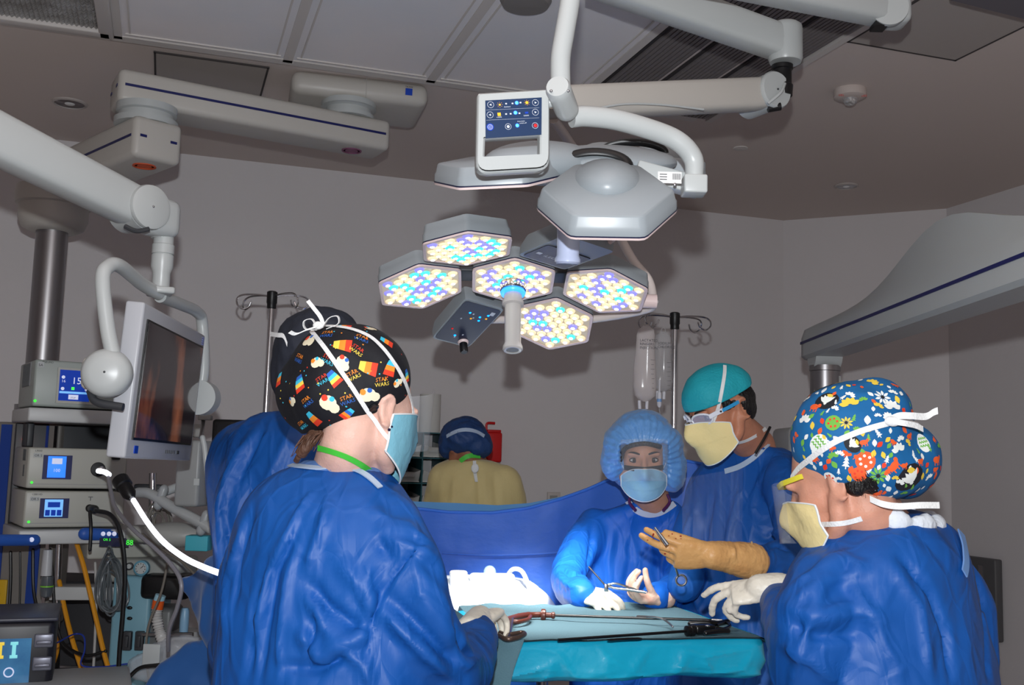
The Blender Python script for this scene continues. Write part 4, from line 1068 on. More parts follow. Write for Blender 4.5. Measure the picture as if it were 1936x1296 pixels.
fA_ = [([(800,1035),(760,1075),(720,1120),(705,1180),(690,1250)], .008, -.010), ([(812,1028),(770,1075),(735,1115)], .009, .009),
 ([(560,1000),(520,1080),(500,1200),(490,1290)], .010, -.010), ([(545,1010),(505,1090),(480,1210)], .010, .010), ([(620,960),(600,1020),(580,1080)], .009, .010),
 ([(580,1100),(620,1150),(670,1185),(700,1190)], .010, -.012), ([(580,1120),(610,1180),(655,1230)], .012, .010), ([(530,1262),(600,1265),(660,1240)], .010, -.012),
 ([(720,1000),(780,1010),(812,1030)], .010, .010), ([(715,1020),(740,1060),(720,1100)], .010, -.008), ([(720,1150),(790,1220),(860,1285)], .012, .014), ([(735,1130),(810,1200),(870,1262)], .010, -.012),
 ([(770,1060),(830,1130),(850,1180)], .014, .010), ([(650,1230),(690,1260),(700,1296)], .01, .01), ([(850,1180),(880,1230),(905,1250)], .008, -.01), ([(840,1240),(880,1260),(910,1240)], .008, .010),
 ([(590,930),(560,980),(530,1040)], .007, .008), ([(560,1040),(540,1110),(530,1200),(528,1280)], .007, .008), ([(600,1100),(590,1180),(585,1270)], .007, -.008),
 ([(720,1010),(780,1040),(830,1060)], .012, .010), ([(700,960),(740,990),(790,1000)], .012, .007), ([(780,1100),(830,1170),(860,1220)], .016, .012), ([(640,1060),(700,1130),(720,1145)], .012, .010), ([(600,1230),(660,1215),(705,1190)], .014, .012), ([(560,1190),(600,1240),(640,1262)], .012, .010), ([(505,1060),(480,1160),(470,1280)], .009, -.009),
 ([(480,950),(450,1050),(440,1150)], .012, -.010), ([(455,1000),(430,1100),(425,1200)], .010, .009), ([(700,1060),(690,1120),(715,1180)], .009, .009)]
GA = gown(pA, SA, [armR, foreR, armL, foreL], gown_b, .0085, .0055, 3, fA_)
bvA = GA.bvh()
mb = MB(); ptsc = [P(513, 864, 2.06), P(530, 872, 2.03), P(560, 880, 2.02), P(605, 884, 2.01), P(650, 881, 2.0), P(675, 885, 2.0), P(698, 897, 2.01), P(714, 915, 2.05)]
ptsc2 = []
strap(bvA, [(520,872),(550,883),(603,889),(655,887),(680,893),(702,908),(718,925)], .012, mb, .004, .003)
mb.build('collar_binding', bind_m, pA)
# scrub shirt edge and lanyard at the neck
mb = MB(); ring_loft(mb, secs([(640, 872, 2.13, .066, .060), (640, 880, 2.13, .082, .070), (638, 892, 2.14, .11, .09)], sA, fA)); B = fuse(mb, .006, 3); B.build('scrub_shirt', mat('scrub_blue', (84,120,178), .8, bump=(60, .3, 3)), pA)
band(pA, BA.bvh(), [(598,846),(625,852),(655,862),(680,876),(700,892)], .011, green, 'lanyard', .004, .002, 'bright green lanyard')
# cap
mb = MB(); Y0 = 2.11
mb.ell(P(660, 703, Y0), (.118, .118, .098), None, 28, 18); mb.ell(P(596, 742, Y0+.03), (.082, .09, .085), None, 24, 16); mb.ell(P(705, 715, Y0-.02), (.074, .09, .085), None, 24, 16)
mb.ell(P(604, 785, Y0), (.052, .062, .05)); mb.ell(P(640, 745, Y0-.03), (.10, .09, .08), None, 24, 16)
CA = fuse(mb, .006, 8); CA.noise(.0035, 9, (1,1,1), True, 5); CA.smooth(1)
pl = P(684, 797, Y0); clampplane(CA, pl, V(.24, .05, -.97))
CA.smooth(1)
bc = CA.bvh()
cols = [mat('print_'+n_, c_, .7) for n_, c_ in (('red', (224,60,34)), ('orange', (240,140,40)), ('yellow', (240,210,80)), ('cyan', (60,190,220)), ('blue', (40,100,190)), ('cream', (236,226,196)))]
pr = MB(); rg = random.Random(4)
def up_for(n, a=0):
    u = ZZ - n*n.dot(ZZ); u.normalize(); return Matrix.Rotation(a, 3, n) @ u
def wing(x, y, s, a, pal):
    p, n = pix_hit(bc, x, y)
    if p is None: return
    u = up_for(n, a)
    for k, ci in enumerate(pal):   # banded bell shape
        y1 = .5 - k/len(pal)*1.0; y0 = .5 - (k+1)/len(pal)*1.0; w1 = .25+.35*math.sqrt(max(0, .5-y1+.05)); w0 = .25+.35*math.sqrt(max(0, .5-y0+.05))
        pr.mat(ci); decal_poly(bc, p, n, u, [(-w1*s, y1*s), (w1*s*.3, y1*s), (w0*s*.3, y0*s), (-w0*s, y0*s)], pr)
def blobp(x, y, s, a):
    p, n = pix_hit(bc, x, y)
    if p is None: return
    u = up_for(n, a); pr.mat(5); decal_poly(bc, p, n, u, circ(s*.42, 0, 0, 12, s*.36), pr); decal_poly(bc, p, n, u, circ(s*.25, s*.35, -s*.2, 10), pr, .0014)
    pr.mat(rg.choice([0, 1])); decal_poly(bc, p, n, u, circ(s*.16, -s*.2, s*.2, 8), pr, .0018); pr.mat(rg.choice([3, 4])); decal_poly(bc, p, n, u, circ(s*.13, s*.15, s*.22, 8), pr, .0018)
def words(x, y, a):
    p, n = pix_hit(bc, x, y)
    if p is None: return
    u = up_for(n, a); pr.mat(rg.choice([0, 1])); decal_text(bc, p, n, u, 'STAR', .0105, pr, .001); pr.mat(rg.choice([2, 3, 4])); decal_text(bc, p, n, u, 'WARS', .0105, pr, -.0085)
for (x, y, s, a) in ((648,648,.03,1.6),(536,662,.028,-.5),(530,716,.024,.3),(570,722,.028,.5),(635,712,.026,.8),(697,690,.030,1.4),(742,698,.026,-.2),(595,790,.028,.6),(731,645,.024,.9),(770,710,.022,.4),(660,785,.022,-.6),(650,617,.026,1.5)):
    wing(x, y, s*1.15, a, rg.choice([(3,1,0),(2,1,0),(3,4,1,0),(4,3,2,0)]))
for (x, y, s, a) in ((583,644,.033,.2),(544,684,.026,0),(598,686,.026,.4),(648,684,.027,-.6),(620,762,.036,-.2),(695,747,.034,.3),(698,622,.024,.5),(552,760,.022,.8),(750,725,.02,1)):
    blobp(x, y, s*1.1, a)
for (x, y, a) in ((618,632,.1),(566,678,-.3),(675,662,-.6),(610,718,.6),(667,710,.5),(722,722,.2),(656,756,.4),(580,760,.5),(620,680,-.4),(684,640,-.4),(572,803,.5)): words(x, y, a)
for k in range(70):
    x, y = rg.uniform(520, 775), rg.uniform(612, 815); p, n = pix_hit(bc, x, y)
    if p is not None: pr.mat(rg.choice([0,1,2,3,3])); decal_poly(bc, p, n, up_for(n), circ(.0016, 0, 0, 6), pr)
# prints round the far side
for k in range(60):
    d = Vector((rg.uniform(-1,1), rg.uniform(.1,1), rg.uniform(-.3,1))).normalized(); o = P(650, 710, Y0); h = bc.ray_cast(o + d*.4, -d)
    if h[0] is not None and h[1].z > -.5: pr.mat(rg.choice([0,1,2,3,5])); decal_poly(bc, h[0], h[1], up_for(h[1]), circ(rg.choice([.002,.009,.011]), 0, 0, 9), pr)
cap_with_print(CA, pr, 'surgical_cap', [blk_cloth]+cols, pA)
mb = MB(); p, n = pix_hit(bc, 706, 772); mb.lathe(p, n, [(.0115, 0), (.0115, .003), (.009, .0045), (.006, .003), (0, .003)], 24); mb.build('button', mat('button_black', (20,20,24), .15, spec=.8), pA)
# neck hair wisps
mb = MB(); rg = random.Random(3)
for k in range(46):
    x0 = rg.uniform(572, 690); y0 = 824 - (x0-572)*.16; a = P(x0, y0, 2.035+rg.uniform(0, .03)); b_ = P(x0 - rg.uniform(5, 34)*(.4 if x0 > 620 else 1), y0 + rg.uniform(14, 42), 2.03+rg.uniform(0, .04)); mb.tube(bez([a, (a+b_)/2 + V(rg.uniform(-.006,.006), -.006, rg.uniform(-.003,.004)), b_], 4), [.0016]*5+[.0007]*4, 5)
mb.tube(bez([P(600, 815, 2.08), P(582, 840, 2.06), P(566, 862, 2.07), P(560, 872, 2.08)], 5), [.014]*5+[.012]*5+[.006]*6, 10)
mb.build('hair', hair_b, pA)
# mask, straps and visor
gA, mA = mask_mesh(pA, HA, [mask_b, mask_t], .020, -.128, wid=97)
mb = MB(); bb = BVHTree.FromPolygons([tuple(p) for p in list(CA.v)+list(BA.v)], CA.f + [tuple(i+len(CA.v) for i in f) for f in BA.f])
strap(bb, [(733,830),(718,808),(700,787),(670,740),(637,690),(612,655),(590,628)], .0085, mb, .003)
strap(bb, [(781,792),(776,760),(765,725),(751,698),(728,665),(703,640),(680,629),(657,622),(620,618),(590,622)], .0085, mb, .003)
pk1 = P(603, 617, 2.02)
for pts in ([(600,622,2.02),(590,604,2.01),(575,608,2.0),(578,622,2.01),(600,624,2.02)], [(610,620,2.01),(622,602,2.0),(638,598,2.0),(640,612,2.0),(618,622,2.01)]):
    q = bez(PL(pts), 6); mb.strip(q, V(.001,.009,.002), .0012)
for pts in ([(612,616,2.02),(606,600,2.02),(594,584,2.03),(582,569,2.04)], [(600,618,2.0),(580,624,2.0),(560,632,2.0),(548,628,1.99)]):
    q = bez(PL(pts), 6); mb.strip(q, [V(.006,.0,.005)]*len(q), .0012)
mb.ell(pk1 + V(0,-.01,0), (.010, .007, .008)); mb.build('mask_tie', tie_m, pA)
shield(pA, [HA(.095, .07, .065), HA(-.095, .11, .065), HA(-.085, .125, -.05), HA(.085, .095, -.05)], bow=-.05)
mb = MB(); e0 = HA(.078, -.012, -.030)
mb.ell(e0 + V(.003,-.006,-.012), .003); mb.ell(e0 + V(.008,-.006,-.006), .0022); mb.build('earring', mat('earring_dark', (30,30,70), .2, metal=.6), pA)
# gloved hand on the instrument handles
wA = P(899, 1182, 2.44); tA = P(928, 1142, 2.62); dA_ = (tA-wA).normalized()
hm, tipsA = hand(wA + dA_*.02, dA_ + V(.12,0,-.05), V(-.35, -.45, .82), -1, [(30,55,35),(35,60,40),(40,60,40),(45,60,40)], (40,35,30), 1.0)
chain(hm, [wA - dA_*.06, wA - dA_*.01, wA + dA_*.05], [.036, .034, .031])
B = fuse(hm, .0032, 3); B.noise(.0012, 55, (1,1,2.2), True, 2, mask=np.exp(-(np.linalg.norm(B.v-np.array(wA), axis=1)/.05)**2)); B.build('glove', glove_w, pA)
HANDA = tA
# ---------------------------------------------------------------- E: man behind her
pE = thing('person', 'person in dark grey cap and blue gown almost hidden behind the black printed cap', 'person', (P(560, 900, 2.62).x, 2.62, 0))
sE = V(.6, -.8, 0); fE = V(.8, .6, 0)
HE = Head(P(610, 735, 2.84), (.85, .45, -.25), 0, 1.06)
SE = secs([(566, 786, 2.84, .08, .075), (556, 798, 2.85, .16, .105), (530, 830, 2.86, .23, .135), (520, 900, 2.86, .24, .15), (530, 1010, 2.86, .235, .16), (540, 1150, 2.86, .235, .17), (550, 1700, 2.86, .26, .19), (550, 2000, 2.86, .27, .2)], sE, fE)
aE = (PL([(510, 860, 2.76), (468, 950, 2.74), (465, 1080, 2.76)]), [.075, .08, .075]); aE2 = (PL([(465, 1080, 2.76), (560, 1110, 2.95), (680, 1085, 3.08)]), [.072, .058, .047])
body_mesh(pE, HE, skinC, P(575, 785, 2.84), body_secs(SE, .74), voxel=.007)
shoes(pE, (P(498, 1700, 2.86).x, 2.86, 0), sE*.24, fE)
GE = gown(pE, SE, [aE, aE2], gown_b, .011, .009, 21, [([(500,800),(470,860),(440,930)], .012, -.012), ([(470,830),(430,900),(410,980)], .012, .012), ([(430,900),(425,980),(440,1060)], .012, -.012), ([(560,800),(520,880),(480,980)], .012, .01), ([(415,960),(420,1080),(410,1180)], .012, .012)])
band(pE, GE.bvh(), [(500,775),(508,768),(520,766),(540,770),(560,778),(575,790)], .016, bind_m, 'collar_binding', .006)
mb = MB(); mb.ell(P(606, 668, 2.86), (.127, .13, .127), None, 26, 16); mb.ell(P(560, 705, 2.86), (.067, .097, .092)); mb.ell(P(640, 640, 2.88), (.054, .086, .076))
B = fuse(mb, .007, 7); B.noise(.005, 10, (1,1,1), True, 8); clampplane(B, P(560, 760, 2.84), V(-.1, 0, -1)); B.build('surgical_cap', mat('grey_cap', (44,48,60), .75, bump=(40, .3, 3)), pE)
mb = MB(); q = bez(PL([(512,632,2.77),(525,634,2.74),(536,636,2.73),(543,652,2.73)]), 5); mb.strip(q, V(0,.001,.012), .0015); mb.build('mask_tie', tie_m, pE)
mask_mesh(pE, HE, [mask_b, mask_t], .010, -.128, wid=85); mb = MB(); mb.ell(HE(0, -.03, .005), (.085, .085, .07), HE.ax); fuse(mb, .006, 2).build('hair', hair_k, pE)
# ---------------------------------------------------------------- B: woman across the table
pB = thing('person', 'person in light blue bouffant cap and gown facing the camera across the table', 'person', (P(1190, 1000, 3.66).x, 3.66, 0))
sB = V(.99, .08, 0); fB = V(-.08, -1, 0)
HB = Head(P(1215, 868, 3.58), (-.07, -.98, -.10), 2, 1.02)
SB = secs([(1232, 948, 3.70, .07, .065), (1230, 958, 3.72, .11, .08), (1212, 976, 3.74, .16, .095), (1200, 1000, 3.76, .19, .11), (1196, 1060, 3.76, .20, .12), (1194, 1150, 3.76, .205, .13), (1194, 1400, 3.76, .22, .16), (1194, 2050, 3.76, .25, .2)], sB, fB)
aB1 = (PL([(1124, 1000, 3.72), (1090, 1052, 3.60), (1074, 1092, 3.46)]), [.067, .064, .06]); aB2 = (PL([(1074, 1092, 3.46), (1086, 1118, 3.30), (1100, 1124, 3.18)]), [.060, .052, .044])
aB3 = (PL([(1272, 1000, 3.72), (1290, 1060, 3.68), (1288, 1106, 3.52)]), [.067, .062, .058]); aB4 = (PL([(1288, 1106, 3.52), (1264, 1126, 3.36), (1240, 1130, 3.20)]), [.056, .05, .044])
BB = body_mesh(pB, HB, skinB, P(1232, 945, 3.68), body_secs(SB, .74), voxel=.0042, arms=[(aB1[0], [.045]*3), (aB2[0], [.04, .035, .03]), (aB3[0], [.045]*3), (aB4[0], [.04, .035, .03])])
shoes(pB, (P(1194, 1500, 3.66).x, 3.66, 0), sB*.22, fB)
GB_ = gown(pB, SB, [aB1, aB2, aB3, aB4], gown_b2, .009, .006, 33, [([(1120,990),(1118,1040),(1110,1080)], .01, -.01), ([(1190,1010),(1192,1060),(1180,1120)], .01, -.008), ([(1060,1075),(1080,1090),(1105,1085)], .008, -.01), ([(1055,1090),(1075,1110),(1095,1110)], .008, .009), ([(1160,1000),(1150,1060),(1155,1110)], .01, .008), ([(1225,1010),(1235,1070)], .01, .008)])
bvB = GB_.bvh()
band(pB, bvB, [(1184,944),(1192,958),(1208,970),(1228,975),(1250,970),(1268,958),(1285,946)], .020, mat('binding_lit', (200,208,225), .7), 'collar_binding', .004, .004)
for s_ in (-1, 1):
    mb = MB(); mb.tube(bez([P(1228+s_*34, 935, 3.60), P(1228+s_*38, 950, 3.60), P(1228+s_*26, 966, 3.58)], 5), .005, 8)
    mb.build('lanyard', mat('purple_cord', (84,30,84), .6), pB)
eyes(pB, HB)
gB, mB_ = mask_mesh(pB, HB, [mask_lb, mask_t], -.020, -.128, wid=62)
mb = MB()
for i in range(6, 35): pass
mb.strip([HB(.072*math.sin(a_), .098*math.cos(a_)+.022*math.exp(-(a_/.35)**2)*.6+.006, -.022) for a_ in np.linspace(-1.0, 1.0, 21)], HB.u*.016, .007); mb.build('visor_foam', black, pB, label='black foam strip')
shield(pB, [HB(-.075, .10, .07), HB(.075, .10, .07), HB(.07, .125, -.06), HB(-.07, .125, -.06)], bow=.03)
mb = MB(); E = lambda x, y, z, a, b, c: mb.ell(HB(x, y, z), (a, b, c), HB.ax, 26, 16)
E(0, -.03, .065, .112, .118, .098); E(-.095, -.01, -.03, .05, .065, .085); E(.095, -.02, .0, .045, .065, .075); E(0, -.06, -.02, .12, .08, .10); E(-.06, .0, .045, .075, .09, .08); E(.06, .0, .045, .072, .09, .08)
B = fuse(mb, .0055, 7)
L = HB.loc(B.v); fr = (L[:, 1] > .035) & (L[:, 2] < .050 - (L[:, 0]/.085)**2*.05*0) & (np.abs(L[:, 0]) < .074)
B.v[fr] -= np.array(HB.f)*((L[fr, 1]-.035)[:, None])
B.smooth(3)
L = HB.loc(B.v); th = np.arctan2(L[:, 2]-.0, L[:, 0])
g_ = .0022*np.sin(th*34 + np.sin(L[:, 1]*60)*1.5)*np.clip((L[:, 1]+.03)/.08, 0, 1)
B.v += B.normals()*g_[:, None]; B.noise(.004, 12, (1,1,1), True, 17)
B.build('bouffant_cap', mat('bouffant_blue', (104,160,222), .32, spec=.6, bump=(34, .6, 4), trans=0, sheen=.2), pB)
mb = MB()
for s_ in (-1, 1):
    pts = [HB(s_*.062, .055, -.03), HB(s_*.072, .045, -.01), HB(s_*.078, .035, .02), HB(s_*.078, .03, .05)]; mb.strip(bez(pts, 4), HB.f*.006, .001)
mb.tube([HB(.072, .035, .052), HB(.078, .03, .02), HB(.078, .025, -.03)], .006, 8)
mb.build('mask_tie', tie2_m, pB)
mb = MB(); mb.tube(bez([HB(-.055, .075, .045), HB(0, .092, .058), HB(.058, .072, .042), HB(.074, .04, .0)], 5), .008, 10); mb.build('hair', hair_k, pB)
# her hands
w1 = P(1100, 1122, 3.20); hm, _ = hand(w1, V(.55, -.75, -.05), V(-.2, -.45, .85), -1, [(35,50,30),(40,55,35),(45,60,40),(50,60,40)], (30,25,20), .98)
chain(hm, [w1 - V(.1,-.75,0)*.03, w1 + V(.3,-.75,0)*.03], [.029, .030]); fuse(hm, .0032, 3).build('glove', glove_w, pB)
w2 = P(1244, 1132, 3.20); d2 = V(-.85, -.5, .10).normalized(); hm, tipsB = hand(w2, d2, V(.1, .35, -.9), 1, [(42,48,25),(48,50,25),(50,50,25),(52,50,25)], (15,15,20), .95, tdir=V(-.5,-.3,.75))
chain(hm, [w2 - d2*.03, w2 + d2*.02], [.029, .029]); fuse(hm, .0030, 3).build('glove', mat('glove_pink', (222,190,172), .42, bump=(60, .3, 3), var=(30, (205,150,130), .5, .75)), pB)
# ---------------------------------------------------------------- C: surgeon in teal cap
pC = thing('person', 'person in teal cap, white glasses and yellow mask holding out a tan glove', 'person', (P(1410, 960, 3.18).x, 3.18, 0))
fC = V(-.72, -.69, 0).normalized(); sC = V(.69, -.72, 0).normalized()
HC = Head(P(1362, 774, 3.12), (-.80, -.36, -.40), 0, 1.0)
SC_ = secs([(1432, 848, 3.26, .080, .072), (1432, 860, 3.27, .12, .09), (1428, 882, 3.30, .175, .115), (1420, 925, 3.33, .21, .135), (1410, 1000, 3.36, .215, .15), (1402, 1100, 3.36, .215, .16), (1400, 1250, 3.36, .23, .18), (1400, 1800, 3.36, .27, .22)], sC, fC)
aC1 = (PL([(1490, 915, 3.14), (1520, 1000, 2.98), (1522, 1062, 2.86)]), [.080, .076, .072]); aC2 = (PL([(1522, 1062, 2.86), (1470, 1068, 2.78), (1424, 1058, 2.70)]), [.070, .054, .036])
aC3 = (PL([(1352, 925, 3.38), (1312, 1010, 3.36), (1304, 1078, 3.28)]), [.066, .062, .056]); aC4 = (PL([(1304, 1078, 3.28), (1292, 1110, 3.20)]), [.054, .046])
BC = body_mesh(pC, HC, skinC, P(1428, 845, 3.26), body_secs(SC_, .74), voxel=.0045, arms=[(aC1[0], [.042]*3), (aC2[0], [.036, .032, .03])])
shoes(pC, (P(1400, 1400, 3.18).x, 3.18, 0), sC*.24, fC)
GC = gown(pC, SC_, [aC1, aC2, aC3, aC4], gown_b, .009, .006, 44, [([(1320,950),(1300,1000),(1290,1060)], .01, .009), ([(1400,930),(1380,1000),(1370,1080)], .01, .009), ([(1440,900),(1420,960)], .009, .008), ([(1350,930),(1335,1000),(1330,1080)], .01, -.009), ([(1480,1000),(1450,1020),(1430,1010)], .008, .01), ([(1500,1040),(1460,1030),(1440,1045)], .008, -.01), ([(1400,1110),(1430,1150),(1440,1200)], .01, -.01), ([(1310,1120),(1330,1170)], .01, .009), ([(1480,1080),(1450,1095),(1430,1088)], .008, .009)])
bvC = GC.bvh()
band(pC, bvC, [(1372,892),(1400,884),(1425,868),(1445,850),(1458,838),(1468,834)], .016, bind_m, 'collar_binding', .005, .003)
mb = MB(); mb.tube(bez([P(1456, 808, 3.05), P(1447, 826, 3.03), P(1434, 848, 3.02), P(1428, 858, 3.02)], 5), .004, 8); mb.build('lanyard', black, pC)
eyes(pC, HC)
mb = MB(); mb.ell(HC(0, -.006, .048), (.090, .112, .086), HC.ax, 32, 20); mb.ell(HC(0, -.03, .05), (.088, .09, .075), HC.ax, 24, 16)
B = fuse(mb, .005, 4); B.noise(.003, 9, (1,1,1), True, 51); clampplane(B, HC(0, 0, .036), -HC.u + HC.f*-.05); B.smooth(1)
TCm = mat('teal_cap', (20,150,166), .7, bump=(120, .25, 2), var=(9, (28,164,178), .3, .7))
capC = B.build('surgical_cap', TCm, pC); bcC = B.bvh()
mb = MB(); mb.ell(HC(0, -.034, .008), (.083, .082, .066), HC.ax, 28, 18); mb.ell(HC(0, -.06, -.02), (.06, .052, .055), HC.ax)
for s_ in (-1, 1): mb.ell(HC(s_*.071, .022, .022), (.010, .016, .024), HC.ax)
B = fuse(mb, .0045, 3); L = HC.loc(B.v); k = (L[:, 1] > -.022) & (L[:, 2] < .004); B.v[k] -= np.array(HC.r)*(np.sign(L[k, 0])*.012)[:, None]
B.noise(.0015, 60, (1,1,1), True, 5); B.build('hair', hair_k, pC)
gC, mC = mask_mesh(pC, HC, [mask_y, mask_t], .002, -.135, wid=70, pleats=2, bulge=.05)
mb = MB()
allv = [tuple(p) for p in BC.v]; nB = len(allv); capv = [tuple(v.co + Vector(pC['_org'])) for v in capC.data.vertices]; bb = BVHTree.FromPolygons(allv + capv, [tuple(f) for f in BC.f] + [tuple(i+nB for i in p.vertices) for p in capC.data.polygons])
strap(bb, [(1348,800),(1358,770),(1366,730),(1371,700),(1368,680),(1360,665)], .010, mb, .004)
strap(bb, [(1372,838),(1392,838),(1414,832),(1434,820),(1452,808)], .011, mb, .004)
p, n = pix_hit(bb, 1362, 668)
if p is not None: mb.ell(p + ZZ*.006, (.010, .008, .007)); 
mb.build('mask_tie', tie_m, pC)
# glasses
gw = mat('glasses_white', (224,226,236), .2, spec=.7); gb = mat('glasses_blue', (50,150,205), .25); gl = mat('glasses_lens', (190,195,225), .05, spec=.9, alpha=.35)
mb = MB()
for s_ in (-1, 1):
    mb.mat(0); ctr = (s_*.034, .107)
    loop = [HC(s_*(.035 + .030*math.cos(t)), .108 - .012*(1+math.cos(t))**1.4*.9, .004 + .017*math.sin(t) - .002*math.cos(t)) for t in np.linspace(0, 2*math.pi, 22)]
    mb.tube(loop, .0032, 8, cap=False)
    mb.mat(0); mb.strip(bez([HC(s_*.063, .088, .009), HC(s_*.074, .070, .012), HC(s_*.080, .048, .013)], 5), HC.u*.013, .004)
    mb.mat(1); mb.strip(bez([HC(s_*.080, .050, .013), HC(s_*.083, .025, .014), HC(s_*.085, -.010, .016)], 5), HC.u*.010, .004)
    mb.mat(2); mb.lathe(HC(s_*.078, .056, .0125), HC.r*s_, [(.003, 0), (.003, .0045)], 12)
mb.mat(0); mb.tube([HC(-.008, .112, .007), HC(0, .116, .009), HC(.008, .112, .007)], .0035, 8)
gls = mb.build('glasses', [gw, gb, dgrey], pC)
mb = MB()
for s_ in (-1, 1):
    o = [HC(s_*(.035 + .029*math.cos(t)), .1085 - .012*(1+math.cos(t))**1.4*.9, .004 + .0165*math.sin(t) - .002*math.cos(t)) for t in np.linspace(0, 2*math.pi, 20, endpoint=False)]
    mb.prism(o, HC.f*.001)
mb.build('lens', gl, gls)
# tan glove
wC = P(1350, 1052, 2.64); kC = P(1290, 1046, 2.60)
hm, tipsC = hand(wC, V(-.97, -.10, .02), V(-.05, -.85, -.42), 1, [(22,12,6),(26,18,10),(48,60,30),(55,60,30)], (6,8,5), 1.0, spread=5, tdir=V(-.93, -.12, .30))
chain(hm, PL([(1420,1062,2.70),(1398,1058,2.68),(1370,1053,2.66),(1345,1050,2.64)]), [.047, .044, .038, .035])
B = fuse(hm, .003, 3); mk = 1/(1+np.exp(-(B.v[:, 0]-wC.x-.01)*120)); B.noise(.0012, 26, (2,1,1), True, 2, mask=mk); B.build('glove', glove_o, pC, label='tan outer surgical glove')
mb = MB(); c = P(1421, 1062, 2.70); mb.tube([c + V(.25,0,0)*.0 + V(0, math.cos(t)*.047, math.sin(t)*.047) + V(math.cos(t)*.01,0,0) for t in np.linspace(0, 2*math.pi, 25)], .003, 8, cap=False); mb.build('glove_roll', mat('glove_roll', (232,196,140), .4), pC)
mb = MB(); rg = random.Random(9); bvh_ = B.bvh()
for k in range(26):
    x, y = rg.choice([(1215,1060),(1235,1020),(1255,1045),(1240,1062),(1270,1012)]); p, n = pix_hit(bvh_, x+rg.gauss(0, 12), y+rg.gauss(0, 4))
    if p is not None: decal_poly(bvh_, p, n, ZZ if abs(n.z) < .9 else V(1,0,0), circ(rg.uniform(.001,.0035), 0, 0, 8, rg.uniform(.001,.002)), mb, .0006)
if mb.v: mb.build('blood_stain', mat('blood', (150,32,20), .3), pC, label='red blood spots')
# clear drape hanging from his visor
cs = MB(); N_ = 26; rows = []
for j in range(10):
    y = 905 + j*19; row = []
    for i in range(N_):
        x = 1290 + i*4.6 + 6*math.sin(i*.9)*j/10; row.append(P(x, y - i*.8, 3.0 - .004*j + .012*math.sin(i*1.3 + j*.15)))
    rows.append(row)
vs = [p for r_ in rows for p in r_]; cs.add(vs, [(j*N_+i, j*N_+i+1, (j+1)*N_+i+1, (j+1)*N_+i) for j in range(9) for i in range(N_-1)], True)
cs.build('visor_film', mat('visor_film', (235,235,250), .18, spec=.6, alpha=.045), pC)
# ---------------------------------------------------------------- D: woman at the right front
pD = thing('person', 'person in blue woodland-print cap and blue gown at right front', 'person', (P(1680, 1000, 2.14).x, 2.14, 0))
fD = V(-.62, .78, 0).normalized(); sD = V(-.78, -.62, 0).normalized()
HD = Head(P(1590, 915, 2.12), (-.74, .56, -.36), 0, 1.04)
SD = secs([(1668, 968, 2.16, .085, .08), (1678, 985, 2.16, .115, .10), (1680, 1012, 2.15, .150, .125), (1674, 1060, 2.14, .19, .145), (1665, 1120, 2.14, .22, .16), (1670, 1200, 2.14, .232, .175), (1674, 1300, 2.14, .24, .19), (1674, 1700, 2.14, .27, .22), (1674, 2250, 2.14, .30, .25)], sD, fD)
aD1 = (PL([(1560, 1112, 2.04), (1535, 1190, 2.0), (1530, 1275, 2.04)]), [.066, .076, .076]); aD2 = (PL([(1522, 1270, 2.04), (1500, 1200, 2.22), (1478, 1140, 2.38)]), [.07, .058, .046])
aD3 = (PL([(1775, 1070, 2.24), (1812, 1150, 2.28), (1826, 1290, 2.3)]), [.058, .066, .066])
BD = body_mesh(pD, HD, skinD, P(1652, 980, 2.14), body_secs(SD, .74), arms=[(aD1[0], [.05]*3), (aD2[0], [.045, .038, .03])])
shoes(pD, (P(1674, 1700, 2.14).x, 2.14, 0), sD*.24, fD)
GD = gown(pD, SD, [aD1, aD2, aD3], gown_b, .0085, .0055, 61, [([(1600,1040),(1560,1090),(1530,1180),(1500,1280)], .010, .010), ([(1700,1050),(1760,1120),(1790,1200),(1800,1290)], .008, -.012), ([(1680,1060),(1740,1150),(1760,1280)], .01, .008), ([(1490,1150),(1560,1170),(1620,1160)], .010, .009), ([(1490,1180),(1550,1205),(1620,1200)], .01, -.010), ([(1480,1220),(1540,1250),(1590,1296)], .012, .012), ([(1560,1080),(1600,1060),(1640,1080)], .012, .009), ([(1820,1010),(1850,1100),(1865,1200),(1870,1290)], .008, -.010), ([(1500,1140),(1560,1100),(1640,1080)], .012, .010), ([(1520,1170),(1600,1150),(1680,1170)], .014, .010), ([(1600,1100),(1660,1180),(1700,1280)], .012, .009), ([(1640,1130),(1680,1220),(1690,1290)], .010, -.009), ([(1500,1110),(1540,1090),(1590,1050)], .012, .01)])
bvD = GD.bvh()
band(pD, bvD, [(1812,1010),(1820,1040),(1822,1075),(1818,1085)], .02, mat('tie_bluewhite', (110,150,205), .7), 'gown_tie', .006, .003)
# white towel-like collar
mb = MB(); rings = []
for t in np.linspace(math.radians(-200), math.radians(40), 26):
    c = P(1668, 972, 2.15); p = c + (sD*math.cos(t)*.112 + fD*math.sin(t)*.098) + V(0,0,.016*math.cos(t*1.0-1.2)); rings.append(p)
mb.tube(rings, [.013 + .006*math.sin(i*1.7) for i in range(26)], 12, round_end=True, sx=1.0); B = fuse(mb, .004, 2); B.v[:, 2] = P(1672, 983, 2.15).z + (B.v[:, 2]-P(1672, 983, 2.15).z)*1.25; B.noise(.003, 20, (1,1,1), True, 4); B.build('neck_binding', mat('white_binding', (214,220,228), .75, bump=(60, .4, 3)), pD)
